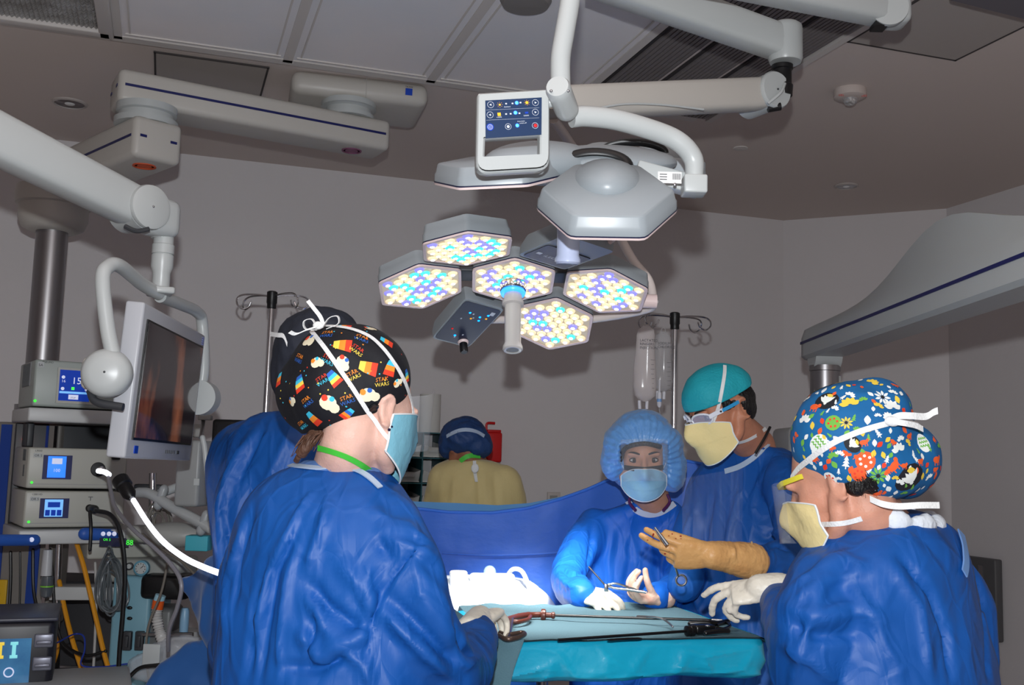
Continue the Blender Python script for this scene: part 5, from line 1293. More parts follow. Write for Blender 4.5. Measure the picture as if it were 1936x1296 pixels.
# cap
mb = MB(); Y0 = 2.12
mb.ell(P(1612, 830, Y0), (.122, .125, .118), None, 30, 18); mb.ell(P(1695, 868, Y0+.02), (.084, .10, .082), None, 26, 16); mb.ell(P(1640, 880, Y0-.02), (.115, .10, .075), None, 26, 16); mb.ell(P(1650, 775, Y0), (.075, .09, .068))
CD = fuse(mb, .006, 8); CD.noise(.0035, 9, (1,1,1), True, 71); CD.smooth(1)
clampplane(CD, P(1660, 948, Y0), V(0, .0, -1)); clampplane(CD, P(1535, 898, Y0), V(-.62, .1, -.78)); CD.smooth(1)
bd = CD.bvh()
colsD = [mat('print_'+n_, c_, .7) for n_, c_ in (('white', (232,236,232)), ('leafgreen', (110,176,70)), ('orange2', (232,92,40)), ('dark', (24,26,34)), ('sand', (232,200,70)), ('red', (224,60,34)))]
pr = MB(); rg = random.Random(12)
def leaf(s, w_=.32): return [(0, -s/2), (w_*s*.8, -s*.2), (w_*s, .05*s), (w_*s*.6, s*.3), (0, s/2), (-w_*s*.6, s*.3), (-w_*s, .05*s), (-w_*s*.8, -s*.2)]
def motif(p, n, kind, s, a):
    u = up_for(n, a); D = lambda poly, off=.0012: decal_poly(bd, p, n, u, poly, pr, off)
    if kind == 0:      # sprig of leaves
        pr.mat(rg.choice([0, 0, 0, 1, 0, 4]))
        for k in range(-2, 3): D(rot2(leaf(s*.6), k*.55, -math.sin(k*.55)*s*.42, math.cos(k*.55)*s*.42))
    elif kind == 1:    # round spotted
        pr.mat(rg.choice([0, 2, 1])); D(circ(s*.55, 0, 0, 14)); pr.mat(rg.choice([5, 3, 0]))
        for k in range(6): D(circ(s*.09, s*.3*math.cos(k), s*.3*math.sin(k), 6), .0018)
    elif kind == 2:    # oval black with white plume
        pr.mat(3); D(circ(s*.75, 0, 0, 14, s*.6)); pr.mat(0)
        for k in range(-2, 3): D(rot2(leaf(s*.8, .16), k*.4, -math.sin(k*.4)*s*.25, math.cos(k*.4)*s*.15-.1*s), .0018)
        pr.mat(4); D(rot2(leaf(s*.5, .25), 1.2, s*.1, s*.35), .0020)
    elif kind == 3:    # little tree
        pr.mat(rg.choice([0, 1]))
        for k in range(3): D([(-s*.3*(1-k*.2), -s*.3+k*s*.25), (s*.3*(1-k*.2), -s*.3+k*s*.25), (0, s*.05+k*s*.25)], .0012+.0002*k)
        D([(-s*.04, -s*.5), (s*.04, -s*.5), (s*.04, -s*.3), (-s*.04, -s*.3)])
    elif kind == 4:    # egg with zigzags
        pr.mat(0); D(circ(s*.5, 0, 0, 14, s*.65)); pr.mat(1)
        for r_ in (-.3, -.05, .2):
            for k in range(4): D([((-.38+k*.19)*s, r_*s), ((-.28+k*.19)*s, (r_+.14)*s), ((-.19+k*.19)*s, r_*s), ((-.19+k*.19)*s, (r_+.08)*s), ((-.28+k*.19)*s, (r_+.22)*s), ((-.38+k*.19)*s, (r_+.08)*s)], .0018)
    elif kind == 5:    # single leaf
        pr.mat(rg.choice([0, 5, 2, 1, 4, 0])); D(leaf(s))
    elif kind == 6:    # animal-like orange patch with small legs
        pr.mat(2); D(circ(s*.5, 0, 0, 12, s*.3)); D(circ(s*.2, s*.5, s*.2, 8))
        for k in (-.3, .1, .35): D([(k*s, -s*.2), ((k+.1)*s, -s*.2), ((k+.1)*s, -s*.5), (k*s, -s*.5)])
    elif kind == 7:    # flower wheel
        pr.mat(rg.choice([1, 0, 4]));
        for k in range(9): D(rot2(leaf(s*.4, .2), k*.698, -math.sin(k*.698)*s*.3, math.cos(k*.698)*s*.3))
        pr.mat(3); D(circ(s*.12, 0, 0, 8), .0018)
placed = []
def try_place(x, y, kind, s, md):
    p, n = pix_hit(bd, x, y)
    if p is None or n.dot(CAM-p) <= 0: return
    if any((x-a)**2+(y-b_)**2 < (md+c_)**2 for a, b_, c_ in placed): return
    placed.append((x, y, md)); motif(p, n, kind, s, rg.uniform(-.9, .9))
for (x, y, k, s) in ((1563,758,2,.034),(1608,768,0,.03),(1668,752,7,.034),(1548,840,4,.034),(1636,872,1,.034),(1722,905,2,.044),(1575,800,1,.028),(1600,800,7,.026),(1745,838,4,.030),(1624,898,1,.026),(1660,900,7,.034),(1570,905,1,.026),(1690,775,0,.03),(1700,855,0,.026),(1612,840,2,.024),(1645,725,0,.024),(1520,800,0,.026),(1690,882,6,.024),(1540,770,6,.022),(1640,795,5,.02),(1600,875,3,.026),(1770,870,6,.022),(1660,820,3,.02),(1580,870,7,.026),(1742,900,1,.02)):
    try_place(x, y, k, s, 11)
for k in range(900):
    try_place(rg.uniform(1485, 1782), rg.uniform(712, 946), rg.choice([0, 5, 5, 3, 5, 6]), rg.uniform(.010, .018), 5)
for k in range(170):
    d = Vector((rg.uniform(-1,1), rg.uniform(.1,1), rg.uniform(-.3,1))).normalized(); o = P(1640, 830, Y0); h = bd.ray_cast(o + d*.4, -d)
    if h[0] is not None and h[1].z > -.4: motif(h[0], h[1], rg.choice([0, 1, 3, 4, 5, 7]), rg.uniform(.014, .03), rg.uniform(-1, 1))
cap_with_print(CD, pr, 'surgical_cap', [mat('cap_blue', (10,92,150), .75, bump=(30, .2, 3), var=(5, (14,100,158), .3, .7))]+colsD, pD)
gD, mD = mask_mesh(pD, HD, [mask_y, mask_t], .0, -.135, wid=72)
bb = BVHTree.FromPolygons([tuple(p) for p in list(CD.v)+list(BD.v)], CD.f + [tuple(i+len(CD.v) for i in f) for f in BD.f])
mb = MB(); strap(bb, [(1498,905),(1515,882),(1545,858),(1580,835),(1620,818),(1660,806),(1690,798)], .011, mb, .004); strap(bb, [(1690,798),(1715,800),(1735,808)], .013, mb, .006)
strap(bb, [(1548,992),(1570,992),(1600,988),(1630,980)], .010, mb, .004)
for pts, w_ in (([(1680,795,2.0),(1700,787,1.99),(1725,787,1.99),(1750,788,2.0),(1765,780,2.0),(1773,777,2.0)], V(0,.002,.013)), ([(1680,797,2.0),(1705,800,1.98),(1730,805,1.99),(1745,812,2.0)], V(0,.002,.011)), ([(1645,944,2.02),(1670,954,2.0),(1700,958,2.0),(1740,956,2.0),(1776,956,2.01)], V(0,.002,.012))):
    q = bez(PL(pts), 6); mb.strip(q, w_, .0014)
mb.ell(P(1688, 797, 1.995), (.016, .008, .010)); mb.build('mask_tie', tie_m, pD)
mb = MB(); mb.strip([HD(-.078, .04, .028), HD(-.062, .085, .03), HD(-.02, .112, .032), HD(.03, .112, .032)], HD.u*.010, .008); mb.build('visor_foam', mat('foam_yellow', (226,214,60), .6), pD, label='yellow foam strip')
shield(pD, [HD(-.085, .075, .03), HD(.08, .11, .03), HD(.08, .13, -.08), HD(-.075, .105, -.08)], bow=.04)
mb = MB(); mb.ell(HD(-.048, -.035, .010), (.028, .048, .024), HD.ax); mb.ell(HD(-.03, -.07, -.012), (.05, .035, .035), HD.ax); mb.ell(HD(-.066, -.048, -.012), (.014, .026, .03), HD.ax); HH = fuse(mb, .0035, 3); HH.noise(.0010, 90, (1,1,.25), True, 4)
mb = MB(); mb.v = [Vector(p) for p in HH.v]; mb.f = [list(f) for f in HH.f]; mb.mi = [0]*len(HH.f); mb.smooth = [True]*len(HH.f)
rg = random.Random(5)
for k in range(40):
    y = rg.uniform(-.075, -.035); z = .0 + rg.uniform(-.01, .015); q0 = HD(-.079, y, z); q1 = HD(-.079 + rg.uniform(-.002,.012), y - rg.uniform(-.006, .022), z - rg.uniform(.012, .05)); mb.tube(bez([q0, (q0+q1)/2 - HD.r*.003 + HD.f*rg.uniform(-.006,.006), q1], 4), [.0005]*5+[.0003]*4, 5)
mb.build('hair', hair_k, pD)
w1 = P(1462, 1114, 2.40); dD = V(-.93, .25, -.16); hm, _ = hand(w1, dD, V(-.15, -.55, .8), 1, [(12,18,10),(28,32,18),(52,50,28),(64,58,32)], (22,15,10), .94, tdir=V(-.85, -.1, -.35))
chain(hm, [P(1490, 1120, 2.4), P(1470, 1115, 2.4), w1 + V(-.03, 0, 0)], [.038, .037, .032]); B = fuse(hm, .003, 3); B.noise(.0008, 60, (1,1,1), True, 3); B.build('glove', glove_w, pD)
# ---------------------------------------------------------------- F: nurse in yellow gown at the back
pF = thing('person', 'person in yellow gown and dark blue bouffant cap, back turned, by the wall bins', 'person', (P(895, 900, 4.6).x, 4.6, 0))
sF = V(1, .1, 0).normalized(); fF = V(-.1, 1, 0).normalized()
HF = Head(P(878, 845, 4.6), (-.55, .82, -.15), 0, 1.0)
SF = secs([(893, 870, 4.6, .08, .07), (893, 876, 4.6, .12, .09), (894, 888, 4.6, .155, .11), (896, 910, 4.6, .18, .125), (898, 960, 4.6, .19, .14), (898, 1050, 4.6, .22, .15), (898, 1300, 4.6, .25, .2)], sF, fF)
aF = [(PL([(838, 908, 4.58), (826, 960, 4.62), (820, 1010, 4.7)]), [.07, .065, .06]), (PL([(952, 908, 4.58), (968, 960, 4.62), (960, 1010, 4.75)]), [.07, .065, .06])]
BF = body_mesh(pF, HF, skinF, P(892, 868, 4.6), body_secs(SF, .74), voxel=.008); shoes(pF, (P(898, 1300, 4.6).x, 4.6, 0), sF*.22, fF)
GF = gown(pF, SF, aF, gown_y, .012, .006, 81, [([(905,900),(908,960)], .012, -.01), ([(935,900),(940,960)], .012, -.008), ([(860,900),(855,960)], .012, .008)])
mb = MB(); mb.ell(P(878, 827, 4.6), (.105, .12, .085)); mb.ell(P(880, 822, 4.62), (.085, .11, .08)); mb.ell(P(903, 843, 4.58), (.07, .08, .06)); mb.ell(P(850, 842, 4.6), (.05, .07, .06)); B = fuse(mb, .008, 5); B.noise(.006, 16, (1,1,1), True, 3); B.build('bouffant_cap', mat('bouffant_navy', (30,62,112), .6, bump=(30, .5, 3)), pF)
mb = MB(); strap(B.bvh(), [(846,826),(862,816),(880,812),(900,816),(915,826)], .016, mb, .004, .003); mb.build('cap_band', bind_m, pF)
mb = MB(); strap(GF.bvh(), [(897,874),(897,890),(899,912)], .014, mb, .006, .003); mb.ell(P(898, 886, 4.44), (.016, .006, .02)); mb.build('gown_tie', tie_m, pF)
band(pF, BF.bvh(), [(872,872),(882,862),(895,860),(905,864)], .02, green, 'lanyard', .008, .003, 'green lanyard')
# ================================================================ instrument table and drapes
TZ = 1.07
NL, NR, FR_ = Gz(945, 1218, TZ), Gz(1452, 1210, TZ), Gz(1298, 1152, TZ); FL = NL + FR_ - NR
tX = (NR-NL).normalized(); tY = ZZ.cross(tX); tw = (NR-NL).length; td_ = (FR_-NR).dot(tY); tc = NL + tX*tw/2 + tY*td_/2
def T(a, b, z=0): return tc + tX*a + tY*b + ZZ*z      # table coordinates
ms = thing('mayo_stand', 'instrument stand wrapped in a shiny turquoise plastic cover at bottom centre', 'instrument table', (tc.x, tc.y, 0))
MB().box(T(0, 0, -.02), (tw-.03, td_-.03, .018), (tX, tY, ZZ), .006).build('tray', steel, ms)
b = MB(); b.tube([T(-.1, td_/2-.06, -.03), T(-.1, td_/2-.06, -.98)], .017, 16); b.build('post', steel, ms)
b = MB(); b.tube([T(-.35, td_/2-.06, -1.0), T(.25, td_/2-.06, -1.0)], .02, 12); b.tube([T(-.33, td_/2-.06, -1.0), T(-.33, -.2, -1.02)], .018, 12); b.tube([T(.23, td_/2-.06, -1.0), T(.23, -.2, -1.02)], .018, 12); b.build('base', steel, ms)
for x_, y_ in ((-.33, -.2), (.23, -.2), (-.33, td_/2-.06), (.23, td_/2-.06)):
    b = MB(); b.lathe(T(x_-.012, y_, -1.042), tX, [(.026, 0), (.026, .024)], 18); b.build('caster', dgrey, ms)
# plastic cover : rounded bag hanging round the tray
def perim(hx, hy, r, n=16):
    out = []
    for cx_, cy_, a0 in ((hx-r, hy-r, 0), (-hx+r, hy-r, 90), (-hx+r, -hy+r, 180), (hx-r, -hy+r, 270)):
        for k in range(n+1):
            a = math.radians(a0+90*k/n); out.append((cx_+r*math.cos(a), cy_+r*math.sin(a)))
    return out
def resample(pts, n):
    P2 = np.array(pts+[pts[0]]); L = np.r_[0, np.cumsum(np.linalg.norm(np.diff(P2, axis=0), axis=1))]; t = np.linspace(0, L[-1], n, endpoint=False)
    return list(zip(np.interp(t, L, P2[:, 0]), np.interp(t, L, P2[:, 1])))
npm = 260
rings = []; PR = ((.004, -.03, 0), (.006, -.012, .0005), (.002, .0, .001), (-.012, .006, .003), (-.03, .008, .006), (-.05, .009, .008), (-.07, .008, .010), (-.085, .004, .011), (-.095, -.012, .009), (-.10, -.04, .006))
for tt in np.linspace(0, len(PR)-1, 40):
    z, e, amp = [np.interp(tt, range(len(PR)), [q[k] for q in PR]) for k in range(3)]
    pp_ = resample(perim(tw/2+e, td_/2+e, .05), npm); r_ = []
    for i, (x, y) in enumerate(pp_):
        q = Vector((x*9, y*9, z*14)); q = q + noise.noise_vector(q*.5)*.6; vd = noise.voronoi(q)[0]
        nz = (math.exp(-(vd[1]-vd[0])*6)-.35)*amp*1.1 + noise.noise(Vector((x*6, y*6, z*8)))*amp*1.6
        L_ = math.hypot(x, y); r_.append(T(x*(1+nz/L_), y*(1+nz/L_), z + (noise.noise(Vector((x*5, y*5, 3)))*.016*(-min(z, 0)/.1))))
    rings.append(r_)
b = MB(); b.loft(rings, True, True)
b.build('plastic_cover', mat('turquoise_plastic', (22,160,196), .22, spec=.7, bump=(7, 1.0, 5), var=(6, (30,172,206), .3, .7)), ms, label='shiny turquoise plastic cover')
# towel on the top
nx_, ny_ = 70, 56; vs = []
for j in range(ny_):
    for i in range(nx_):
        u = (i/(nx_-1)*2-1); v = (j/(ny_-1)*2-1)
        x = u*(tw/2+.004); y = v*(td_/2 + .012); z = .009
        x += noise.noise(Vector((v*3, 1, 2)))*.006; y += noise.noise(Vector((u*4, 5, 2)))*(.012 if v > 0 else .010)*abs(v)
        z += .0022*noise.noise(Vector((x*9, y*9, 0))) + (.012*max(0, v-.9)*10*(.5+noise.noise(Vector((u*5, 9, 0)))) if v > .9 else 0)
        if u > .93: z -= (u-.93)*.25
        if u < -.94: z -= (-.94-u)*1.4
        vs.append(T(x, y, z))
b = MB(); fs = [(j*nx_+i, j*nx_+i+1, (j+1)*nx_+i+1, (j+1)*nx_+i) for j in range(ny_-1) for i in range(nx_-1)]
b.add(vs, fs, True); b.add([p - ZZ*.003 for p in vs], [f[::-1] for f in fs], True)
towel_m = mat('towel_teal', (84,118,130), .9, bump=(260, .25, 3), var=(4, (78,110,122), .3, .7))
tw_o = tag(b.build('surgical_towel', towel_m), 'grey-teal cloth towel spread on the instrument table', 'towel')
# side cloth hanging at the left end
vs = []; ny2, nz2 = 40, 22; hp_ = [(-tw/2-.016, td_/2-.03)]+[(-tw/2-.016, y_) for y_ in np.linspace(td_/2-.1, -td_/2+.03, 6)]+[(-tw/2-.008, -td_/2-.006), (-tw/2+.012, -td_/2-.022), (-tw/2+.05, -td_/2-.027)]
hq = np.array([[p.x, p.y] for p in bez([V(x, y, 0) for x, y in hp_], 8)]); hL = np.r_[0, np.cumsum(np.linalg.norm(np.diff(hq, axis=0), axis=1))]
for j in range(nz2):
    for i in range(ny2):
        t_ = hL[-1]*i/(ny2-1); x = np.interp(t_, hL, hq[:, 0]); y = np.interp(t_, hL, hq[:, 1]); z = .014 - j/(nz2-1)*.34; w_ = noise.noise(Vector((t_*9, j*.06, 1)))
        k_ = .010*min(1, j/4) + .018*(w_+.4)*min(1, j/8)
        vs.append(T(x - k_ - (.03*min(1, j/10) if i > 30 else 0), y - k_*(1 if i > 28 else 0), z))
b = MB(); fs = [(j*ny2+i, j*ny2+i+1, (j+1)*ny2+i+1, (j+1)*ny2+i) for j in range(nz2-1) for i in range(ny2-1)]
b.add(vs, fs, True); b.add([p + tX*.003 + tY*.002 for p in vs], [f[::-1] for f in fs], True)
tag(b.build('hanging_towel', towel_m), 'grey-teal cloth hanging over the left end of the instrument table', 'towel')
# ---- instruments
zi = TZ + .022
rust = mat('handle_brown', (92,44,32), .35, spec=.6); shaft = mat('shaft_black', (12,12,14), .3, spec=.6)
g1 = thing('laparoscopic_grasper', 'long black laparoscopic instrument with brown handle lying at back of table', 'surgical instrument', Gz(1026, 1163, zi))
b = MB(); b.tube([Gz(1040, 1164, zi), Gz(1362, 1174, zi+.006)], .0036, 12); b.build('shaft', shaft, g1)
b = MB(); b.lathe(Gz(1020, 1163, zi), Gz(1060,1165,zi)-Gz(1020,1163,zi), [(.006,0),(.006,.004),(.015,.005),(.016,.010),(.015,.016),(.007,.018),(.007,.032),(.009,.034),(.009,.040),(.005,.042)], 20); b.build('rotation_knob', rust, g1)
b = MB(); b.tube(bez([Gz(1022, 1163, zi), Gz(1000, 1164, zi), Gz(975, 1168, zi+.004), Gz(955, 1174, zi+.008)], 5), [.0075]*5+[.009]*5+[.008]*6, 12, round_end=True)
b.tube(bez([Gz(1003, 1166, zi), Gz(998, 1172, zi), Gz(982, 1176, zi), Gz(968, 1176, zi)], 5), .0055, 10); b.build('grip', rust, g1)
b = MB()
b.tube(bez([Gz(968, 1168, zi+.006), Gz(965, 1182, zi+.004), Gz(962, 1200, zi), Gz(958, 1208, zi-.002)], 5), .006, 10)
b.tube(bez([Gz(943, 1202, zi), Gz(958, 1209, zi-.002), Gz(980, 1206, zi), Gz(992, 1200, zi+.002), Gz(985, 1197, zi+.002), Gz(960, 1201, zi), Gz(945, 1197, zi)], 5), .0055, 10)
b.build('finger_loop', mat('loop_steel', (96,78,70), .3, metal=.6), g1)
b = MB(); b.tube([Gz(1346, 1173.4, zi+.006), Gz(1366, 1174.3, zi+.007)], .0042, 10); b.build('jaw', steel, g1)
g2 = thing('laparoscopic_grasper', 'second black laparoscopic instrument with ribbed black handle at right of table', 'surgical instrument', Gz(1330, 1196, zi))
b = MB(); b.tube([Gz(1300, 1194, zi), Gz(1055, 1211, zi-.006)], .0036, 12); b.build('shaft', shaft, g2)
b = MB(); b.lathe(Gz(1296, 1194, zi), Gz(1316,1193,zi)-Gz(1296,1194,zi), [(.006,0),(.013,.003),(.013,.010),(.010,.011),(.014,.014),(.014,.022),(.010,.024)], 18)
b.box(Gz(1330, 1190, zi+.002), (.055, .035, .022), (tX, tY, ZZ), .006); b.tube(bez([Gz(1305, 1180, zi+.006), Gz(1330, 1178, zi+.01), Gz(1355, 1180, zi+.008), Gz(1376, 1176, zi+.01)], 4), .0068, 10, round_end=True)
b.tube(bez([Gz(1335, 1198, zi+.001), Gz(1355, 1195, zi+.004), Gz(1376, 1194, zi+.004)], 4), .0068, 10, round_end=True); b.build('handle', shaft, g2)
b = MB(); b.tube(bez([Gz(1355, 1183, zi+.01), Gz(1372, 1178, zi+.012), Gz(1380, 1184, zi+.01), Gz(1368, 1190, zi+.008), Gz(1355, 1187, zi+.01)], 4), .004, 8, cap=False); b.build('finger_loop', shaft, g2)
b = MB(); b.ell(Gz(1338, 1184, zi+.016), (.006, .006, .003)); b.build('screw', chrome, g2)
b = MB(); b.tube(bez([Gz(1205, 1166, zi+.004), Gz(1240, 1168, zi+.010), Gz(1258, 1174, zi+.006), Gz(1272, 1186, zi)], 6), .0028, 8, round_end=True)
tag(b.build('hook_probe', steel), 'thin curved steel hook lying across the long black shaft', 'surgical instrument')
b = MB(); b.tube(bez([Gz(1148, 1211, zi-.006), Gz(1180, 1209, zi-.006), Gz(1214, 1208, zi-.006)], 5), [.0015]+[.003]*9+[.001], 8)
tag(b.build('scissor_tip', shaft), 'short black instrument tip lying near the front edge of the towel', 'surgical instrument')
# instrument held by the woman across the table
def pinst(x, y, Y): return P(x, y, Y)
ns = thing('needle_holder', 'steel needle holder with thin shaft held by the woman in the light blue cap', 'surgical instrument', pinst(1146, 1110, 3.08))
b = MB(); b.tube([pinst(1113, 1072, 3.12), pinst(1143, 1106, 3.10)], .0026, 8); b.build('shaft', mat('shaft_grey', (60,60,66), .3, metal=.7), ns)
b = MB(); b.box(pinst(1146, 1112, 3.09), (.012, .01, .022), None, .002); b.tube([pinst(1143, 1106, 3.10), pinst(1160, 1112, 3.10), pinst(1190, 1116, 3.09), pinst(1222, 1121, 3.08)], .0038, 10)
b.tube(bez([pinst(1150, 1106, 3.10), pinst(1165, 1104, 3.1), pinst(1185, 1110, 3.1), pinst(1205, 1115, 3.1)], 4), .003, 8); b.build('handle', chrome, ns)
fo = thing('forceps', 'small steel forceps held between thumb and fingers of the tan glove', 'surgical instrument', P(1248, 1014, 2.56))
b = MB(); b.tube([P(1238, 998, 2.56), P(1262, 1031, 2.55)], [.003, .0048], 8); b.build('handle', steel, fo)
b = MB(); c = P(1288, 1098, 2.72); b.tube([c + V(math.cos(t)*.013, .0, math.sin(t)*.013) for t in np.linspace(0, 2*math.pi, 20)], .0028, 8, cap=False); b.tube([c + V(-.008, 0, .010), P(1276, 1070, 2.66)], .0028, 8); b.build('finger_loop', steel, fo)
# ---- operating table and patient drapes
opc = P(900, 1150, 3.72)
ot = thing('operating_table', 'draped operating table with a brightly lit white patient drape', 'operating table', (opc.x-.25, opc.y, 0))
b = MB(); oX = V(math.cos(.1), math.sin(.1), 0); oY = ZZ.cross(oX); oc = V(opc.x-.32, opc.y-.09, 0)
b.box(oc + ZZ*.80, (.95, .46, .10), (oX, oY, ZZ), .02); b.build('mattress', dgrey, ot)
b = MB(); b.box(oc + ZZ*.40, (.30, .30, .72), (oX, oY, ZZ), .03); b.box(oc + ZZ*.05, (.9, .45, .10), (oX, oY, ZZ), .03); b.build('pedestal', alu, ot)
dr_ = MB(); e_ = P(1046, 1142, 3.42); 
scr_m0 = gown_b
for t in np.linspace(0, 1, 7): dr_.ell(oc + oX*(-.30+t*.72) + ZZ*.90, (.20, .27, .205), (oX, oY, ZZ))
sk = MB(); sk.box(oc + oX*.03 + ZZ*.66, (1.0, .54, .56), (oX, oY, ZZ), .06); B = fuse(sk, .016, 3); B.noise(.014, 6, (1,1,.25), True, 3); B.build('side_drape', scr_m0, ot)
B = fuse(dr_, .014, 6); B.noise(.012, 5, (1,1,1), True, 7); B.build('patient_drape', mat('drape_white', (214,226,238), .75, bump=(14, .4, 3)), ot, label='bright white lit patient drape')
dt_ = B.bvh()
def on_drape(px, py):
    p, n = pix_hit(dt_, px, py); return p if p is not None else P(px, py, 3.6)
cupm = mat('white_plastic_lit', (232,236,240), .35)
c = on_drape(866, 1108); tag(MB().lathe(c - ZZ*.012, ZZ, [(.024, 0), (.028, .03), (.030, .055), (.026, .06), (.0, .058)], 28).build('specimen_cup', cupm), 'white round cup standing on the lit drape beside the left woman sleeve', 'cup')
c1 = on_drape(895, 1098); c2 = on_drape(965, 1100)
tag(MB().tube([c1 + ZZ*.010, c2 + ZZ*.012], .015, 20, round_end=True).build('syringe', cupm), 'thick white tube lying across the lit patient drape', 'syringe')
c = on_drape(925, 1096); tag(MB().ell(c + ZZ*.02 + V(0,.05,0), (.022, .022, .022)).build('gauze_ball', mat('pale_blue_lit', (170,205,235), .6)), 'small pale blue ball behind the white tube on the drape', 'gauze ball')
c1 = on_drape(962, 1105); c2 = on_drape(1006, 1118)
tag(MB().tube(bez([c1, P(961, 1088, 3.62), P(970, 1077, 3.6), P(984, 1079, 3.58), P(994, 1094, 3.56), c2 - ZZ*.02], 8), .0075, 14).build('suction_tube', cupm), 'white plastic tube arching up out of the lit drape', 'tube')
# ---- ether screen drape
def drape(topline, Y0_, z1, name, m, label, cat, layers=26, sway=.03, seed=0, th=.003):
    xs = [p[0] for p in topline]; cols_ = 110; vs = []
    for j in range(layers):
        t = j/(layers-1)
        for i in range(cols_):
            x = xs[0] + (xs[-1]-xs[0])*i/(cols_-1); y = np.interp(x, xs, [p[1] for p in topline]); Yd = np.interp(x, xs, [p[2] for p in topline])
            tp = P(x, y, Yd); z = tp.z + (z1-tp.z)*t; s_ = sway*t*(.3+t)
            off = noise.noise(Vector((x*.012, t*.8, seed)))*s_*1.5 + noise.noise(Vector((x*.035, t*1.7, seed+4)))*s_*.6 + .006*noise.noise(Vector((x*.02, t*6, seed+8)))
            vs.append(V(tp.x, tp.y + off, z))
    mb = MB(); n = cols_; fs = [(j*n+i, j*n+i+1, (j+1)*n+i+1, (j+1)*n+i) for j in range(layers-1) for i in range(n-1)]
    mb.add(vs, fs, True); mb.add([p + V(0, th, 0) for p in vs], [f[::-1] for f in fs], True)
    hem = MB(); hem.tube([vs[i] + ZZ*.0 for i in range(n)], .006, 8)
    return mb, hem
top = [(660,945,4.02),(770,960,4.0),(850,969,3.98),(930,970,3.97),(1000,961,3.97),(1060,944,3.98),(1110,926,4.0),(1150,908,4.02),(1210,884,4.05),(1276,868,4.07),(1330,878,4.07)]
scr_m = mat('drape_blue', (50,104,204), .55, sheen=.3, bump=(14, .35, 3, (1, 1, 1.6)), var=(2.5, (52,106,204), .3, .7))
es = thing('ether_screen', 'large blue drape screen stretched between poles behind the operating table', 'drape', P(960, 1000, 4.0) - ZZ*1.2)
a_, h_ = drape(top, 4, .75, 'sheet', scr_m, '', ''); a_.build('sheet', scr_m, es); h_.build('hem', mat('hem_blue', (60,120,225), .5), es, label='lighter blue top hem')
top2 = [(700,945,4.16),(790,949,4.16),(870,952,4.15),(940,956,4.14),(1000,952,4.12),(1060,940,4.10),(1110,924,4.09)]
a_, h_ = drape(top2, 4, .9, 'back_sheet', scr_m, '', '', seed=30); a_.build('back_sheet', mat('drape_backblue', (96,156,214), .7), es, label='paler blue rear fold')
# stitched fold lines on the sheet
b = MB()
for pix in ([(835,1046,3.96),(900,1050,3.955),(960,1050,3.95),(1020,1048,3.95),(1060,1045,3.96)], ): b.tube(bez(PL(pix), 6), .004, 8)
b.build('fold_line', scr_m, es)
es0 = None
# blue sheet at left (below the light cable)
a = [P(335, 1098, 3.1), P(400, 1050, 2.98), P(440, 1060, 2.9), P(440, 1290, 2.95), P(395, 1240, 3.0), P(378, 1205, 3.05)]
b = MB(); b.prism(a, V(.02, .03, 0)); B = fuse(b, .008, 4); B.noise(.01, 7, (1,1,1), True, 3); 
tag(B.build('blue_drape', mat('drape_midblue', (24,78,140), .6, sheen=.2), es0), 'folded blue drape corner below the glowing light cable', 'drape')
b = MB(); a = [P(262, 1310, 3.05), P(300, 1258, 3.06), P(345, 1222, 3.05), P(400, 1206, 3.0), P(460, 1202, 3.0), P(460, 1330, 3.0)]; b.prism(a, V(.01, .05, 0)); B = fuse(b, .009, 3); B.noise(.008, 6, (1,1,1), True, 5)
tag(B.build('blue_drape', mat('drape_midblue', (24,78,140), .6, sheen=.2), es0), 'blue drape edge with zip-like seam at the bottom left beside the gown', 'drape')
# ================================================================ IV poles
def iv_pole(px, pytop, Y, label, rot, ym):
    top_ = P(px, pytop, Y); t = thing('iv_pole', label, 'iv pole', (top_.x, top_.y, 0), 'chrome IV poles')
    b = MB(); b.lathe(top_, -ZZ, [(.014, 0), (.020, .004), (.020, .045), (.0175, .05), (.0175, .066), (.013, .068)], 24); b.build('top_cap', black, t)
    b = MB(); b.tube([top_ - ZZ*.06, V(top_.x, top_.y, 1.0)], .0115, 20); b.tube([V(top_.x, top_.y, 1.1), V(top_.x, top_.y, .1)], .0155, 20); b.build('pole', chrome, t)
    for k in range(4):
        an = math.radians(rot[k]); d = V(math.cos(an), math.sin(an), 0); s = V(-d.y, d.x, 0)*(.4 if k % 2 else -.4)
        q = top_ - ZZ*.018
        pts = [q + d*.015, q + d*.06 + ZZ*.004, q + d*.115 + ZZ*.002, q + d*.138 - ZZ*.012 + s*.01, q + d*.138 - ZZ*.035 + s*.03, q + d*.118 - ZZ*.050 + s*.045, q + d*.096 - ZZ*.040 + s*.05, q + d*.088 - ZZ*.022 + s*.05]
        b = MB(); b.tube(bez(pts, 6), .0034, 8, round_end=True); b.build('hook', chrome, t)
    b = MB()
    for k in range(5):
        an = 2*math.pi*k/5; d = V(math.cos(an), math.sin(an), 0); b.tube([V(top_.x, top_.y, .10), V(top_.x, top_.y, .07) + d*.26], .013, 10); b.ell(V(top_.x, top_.y, .03) + d*.26, .028)
    b.build('base', dgrey, t); return top_
pl1 = iv_pole(515, 551, 4.02, 'chrome IV pole with bare hooks behind the black printed cap', (176, 150, 4, -38), 0)
pr1 = iv_pole(1276, 591, 4.12, 'chrome IV pole holding clear fluid bags behind the teal cap', (180, 205, 2, 30), 0)
ivm = mat('iv_bag_plastic', (226,218,216), .15, spec=.8, alpha=.50); ivm2 = mat('iv_bag_clear', (200,200,202), .1, spec=.9, alpha=.28)
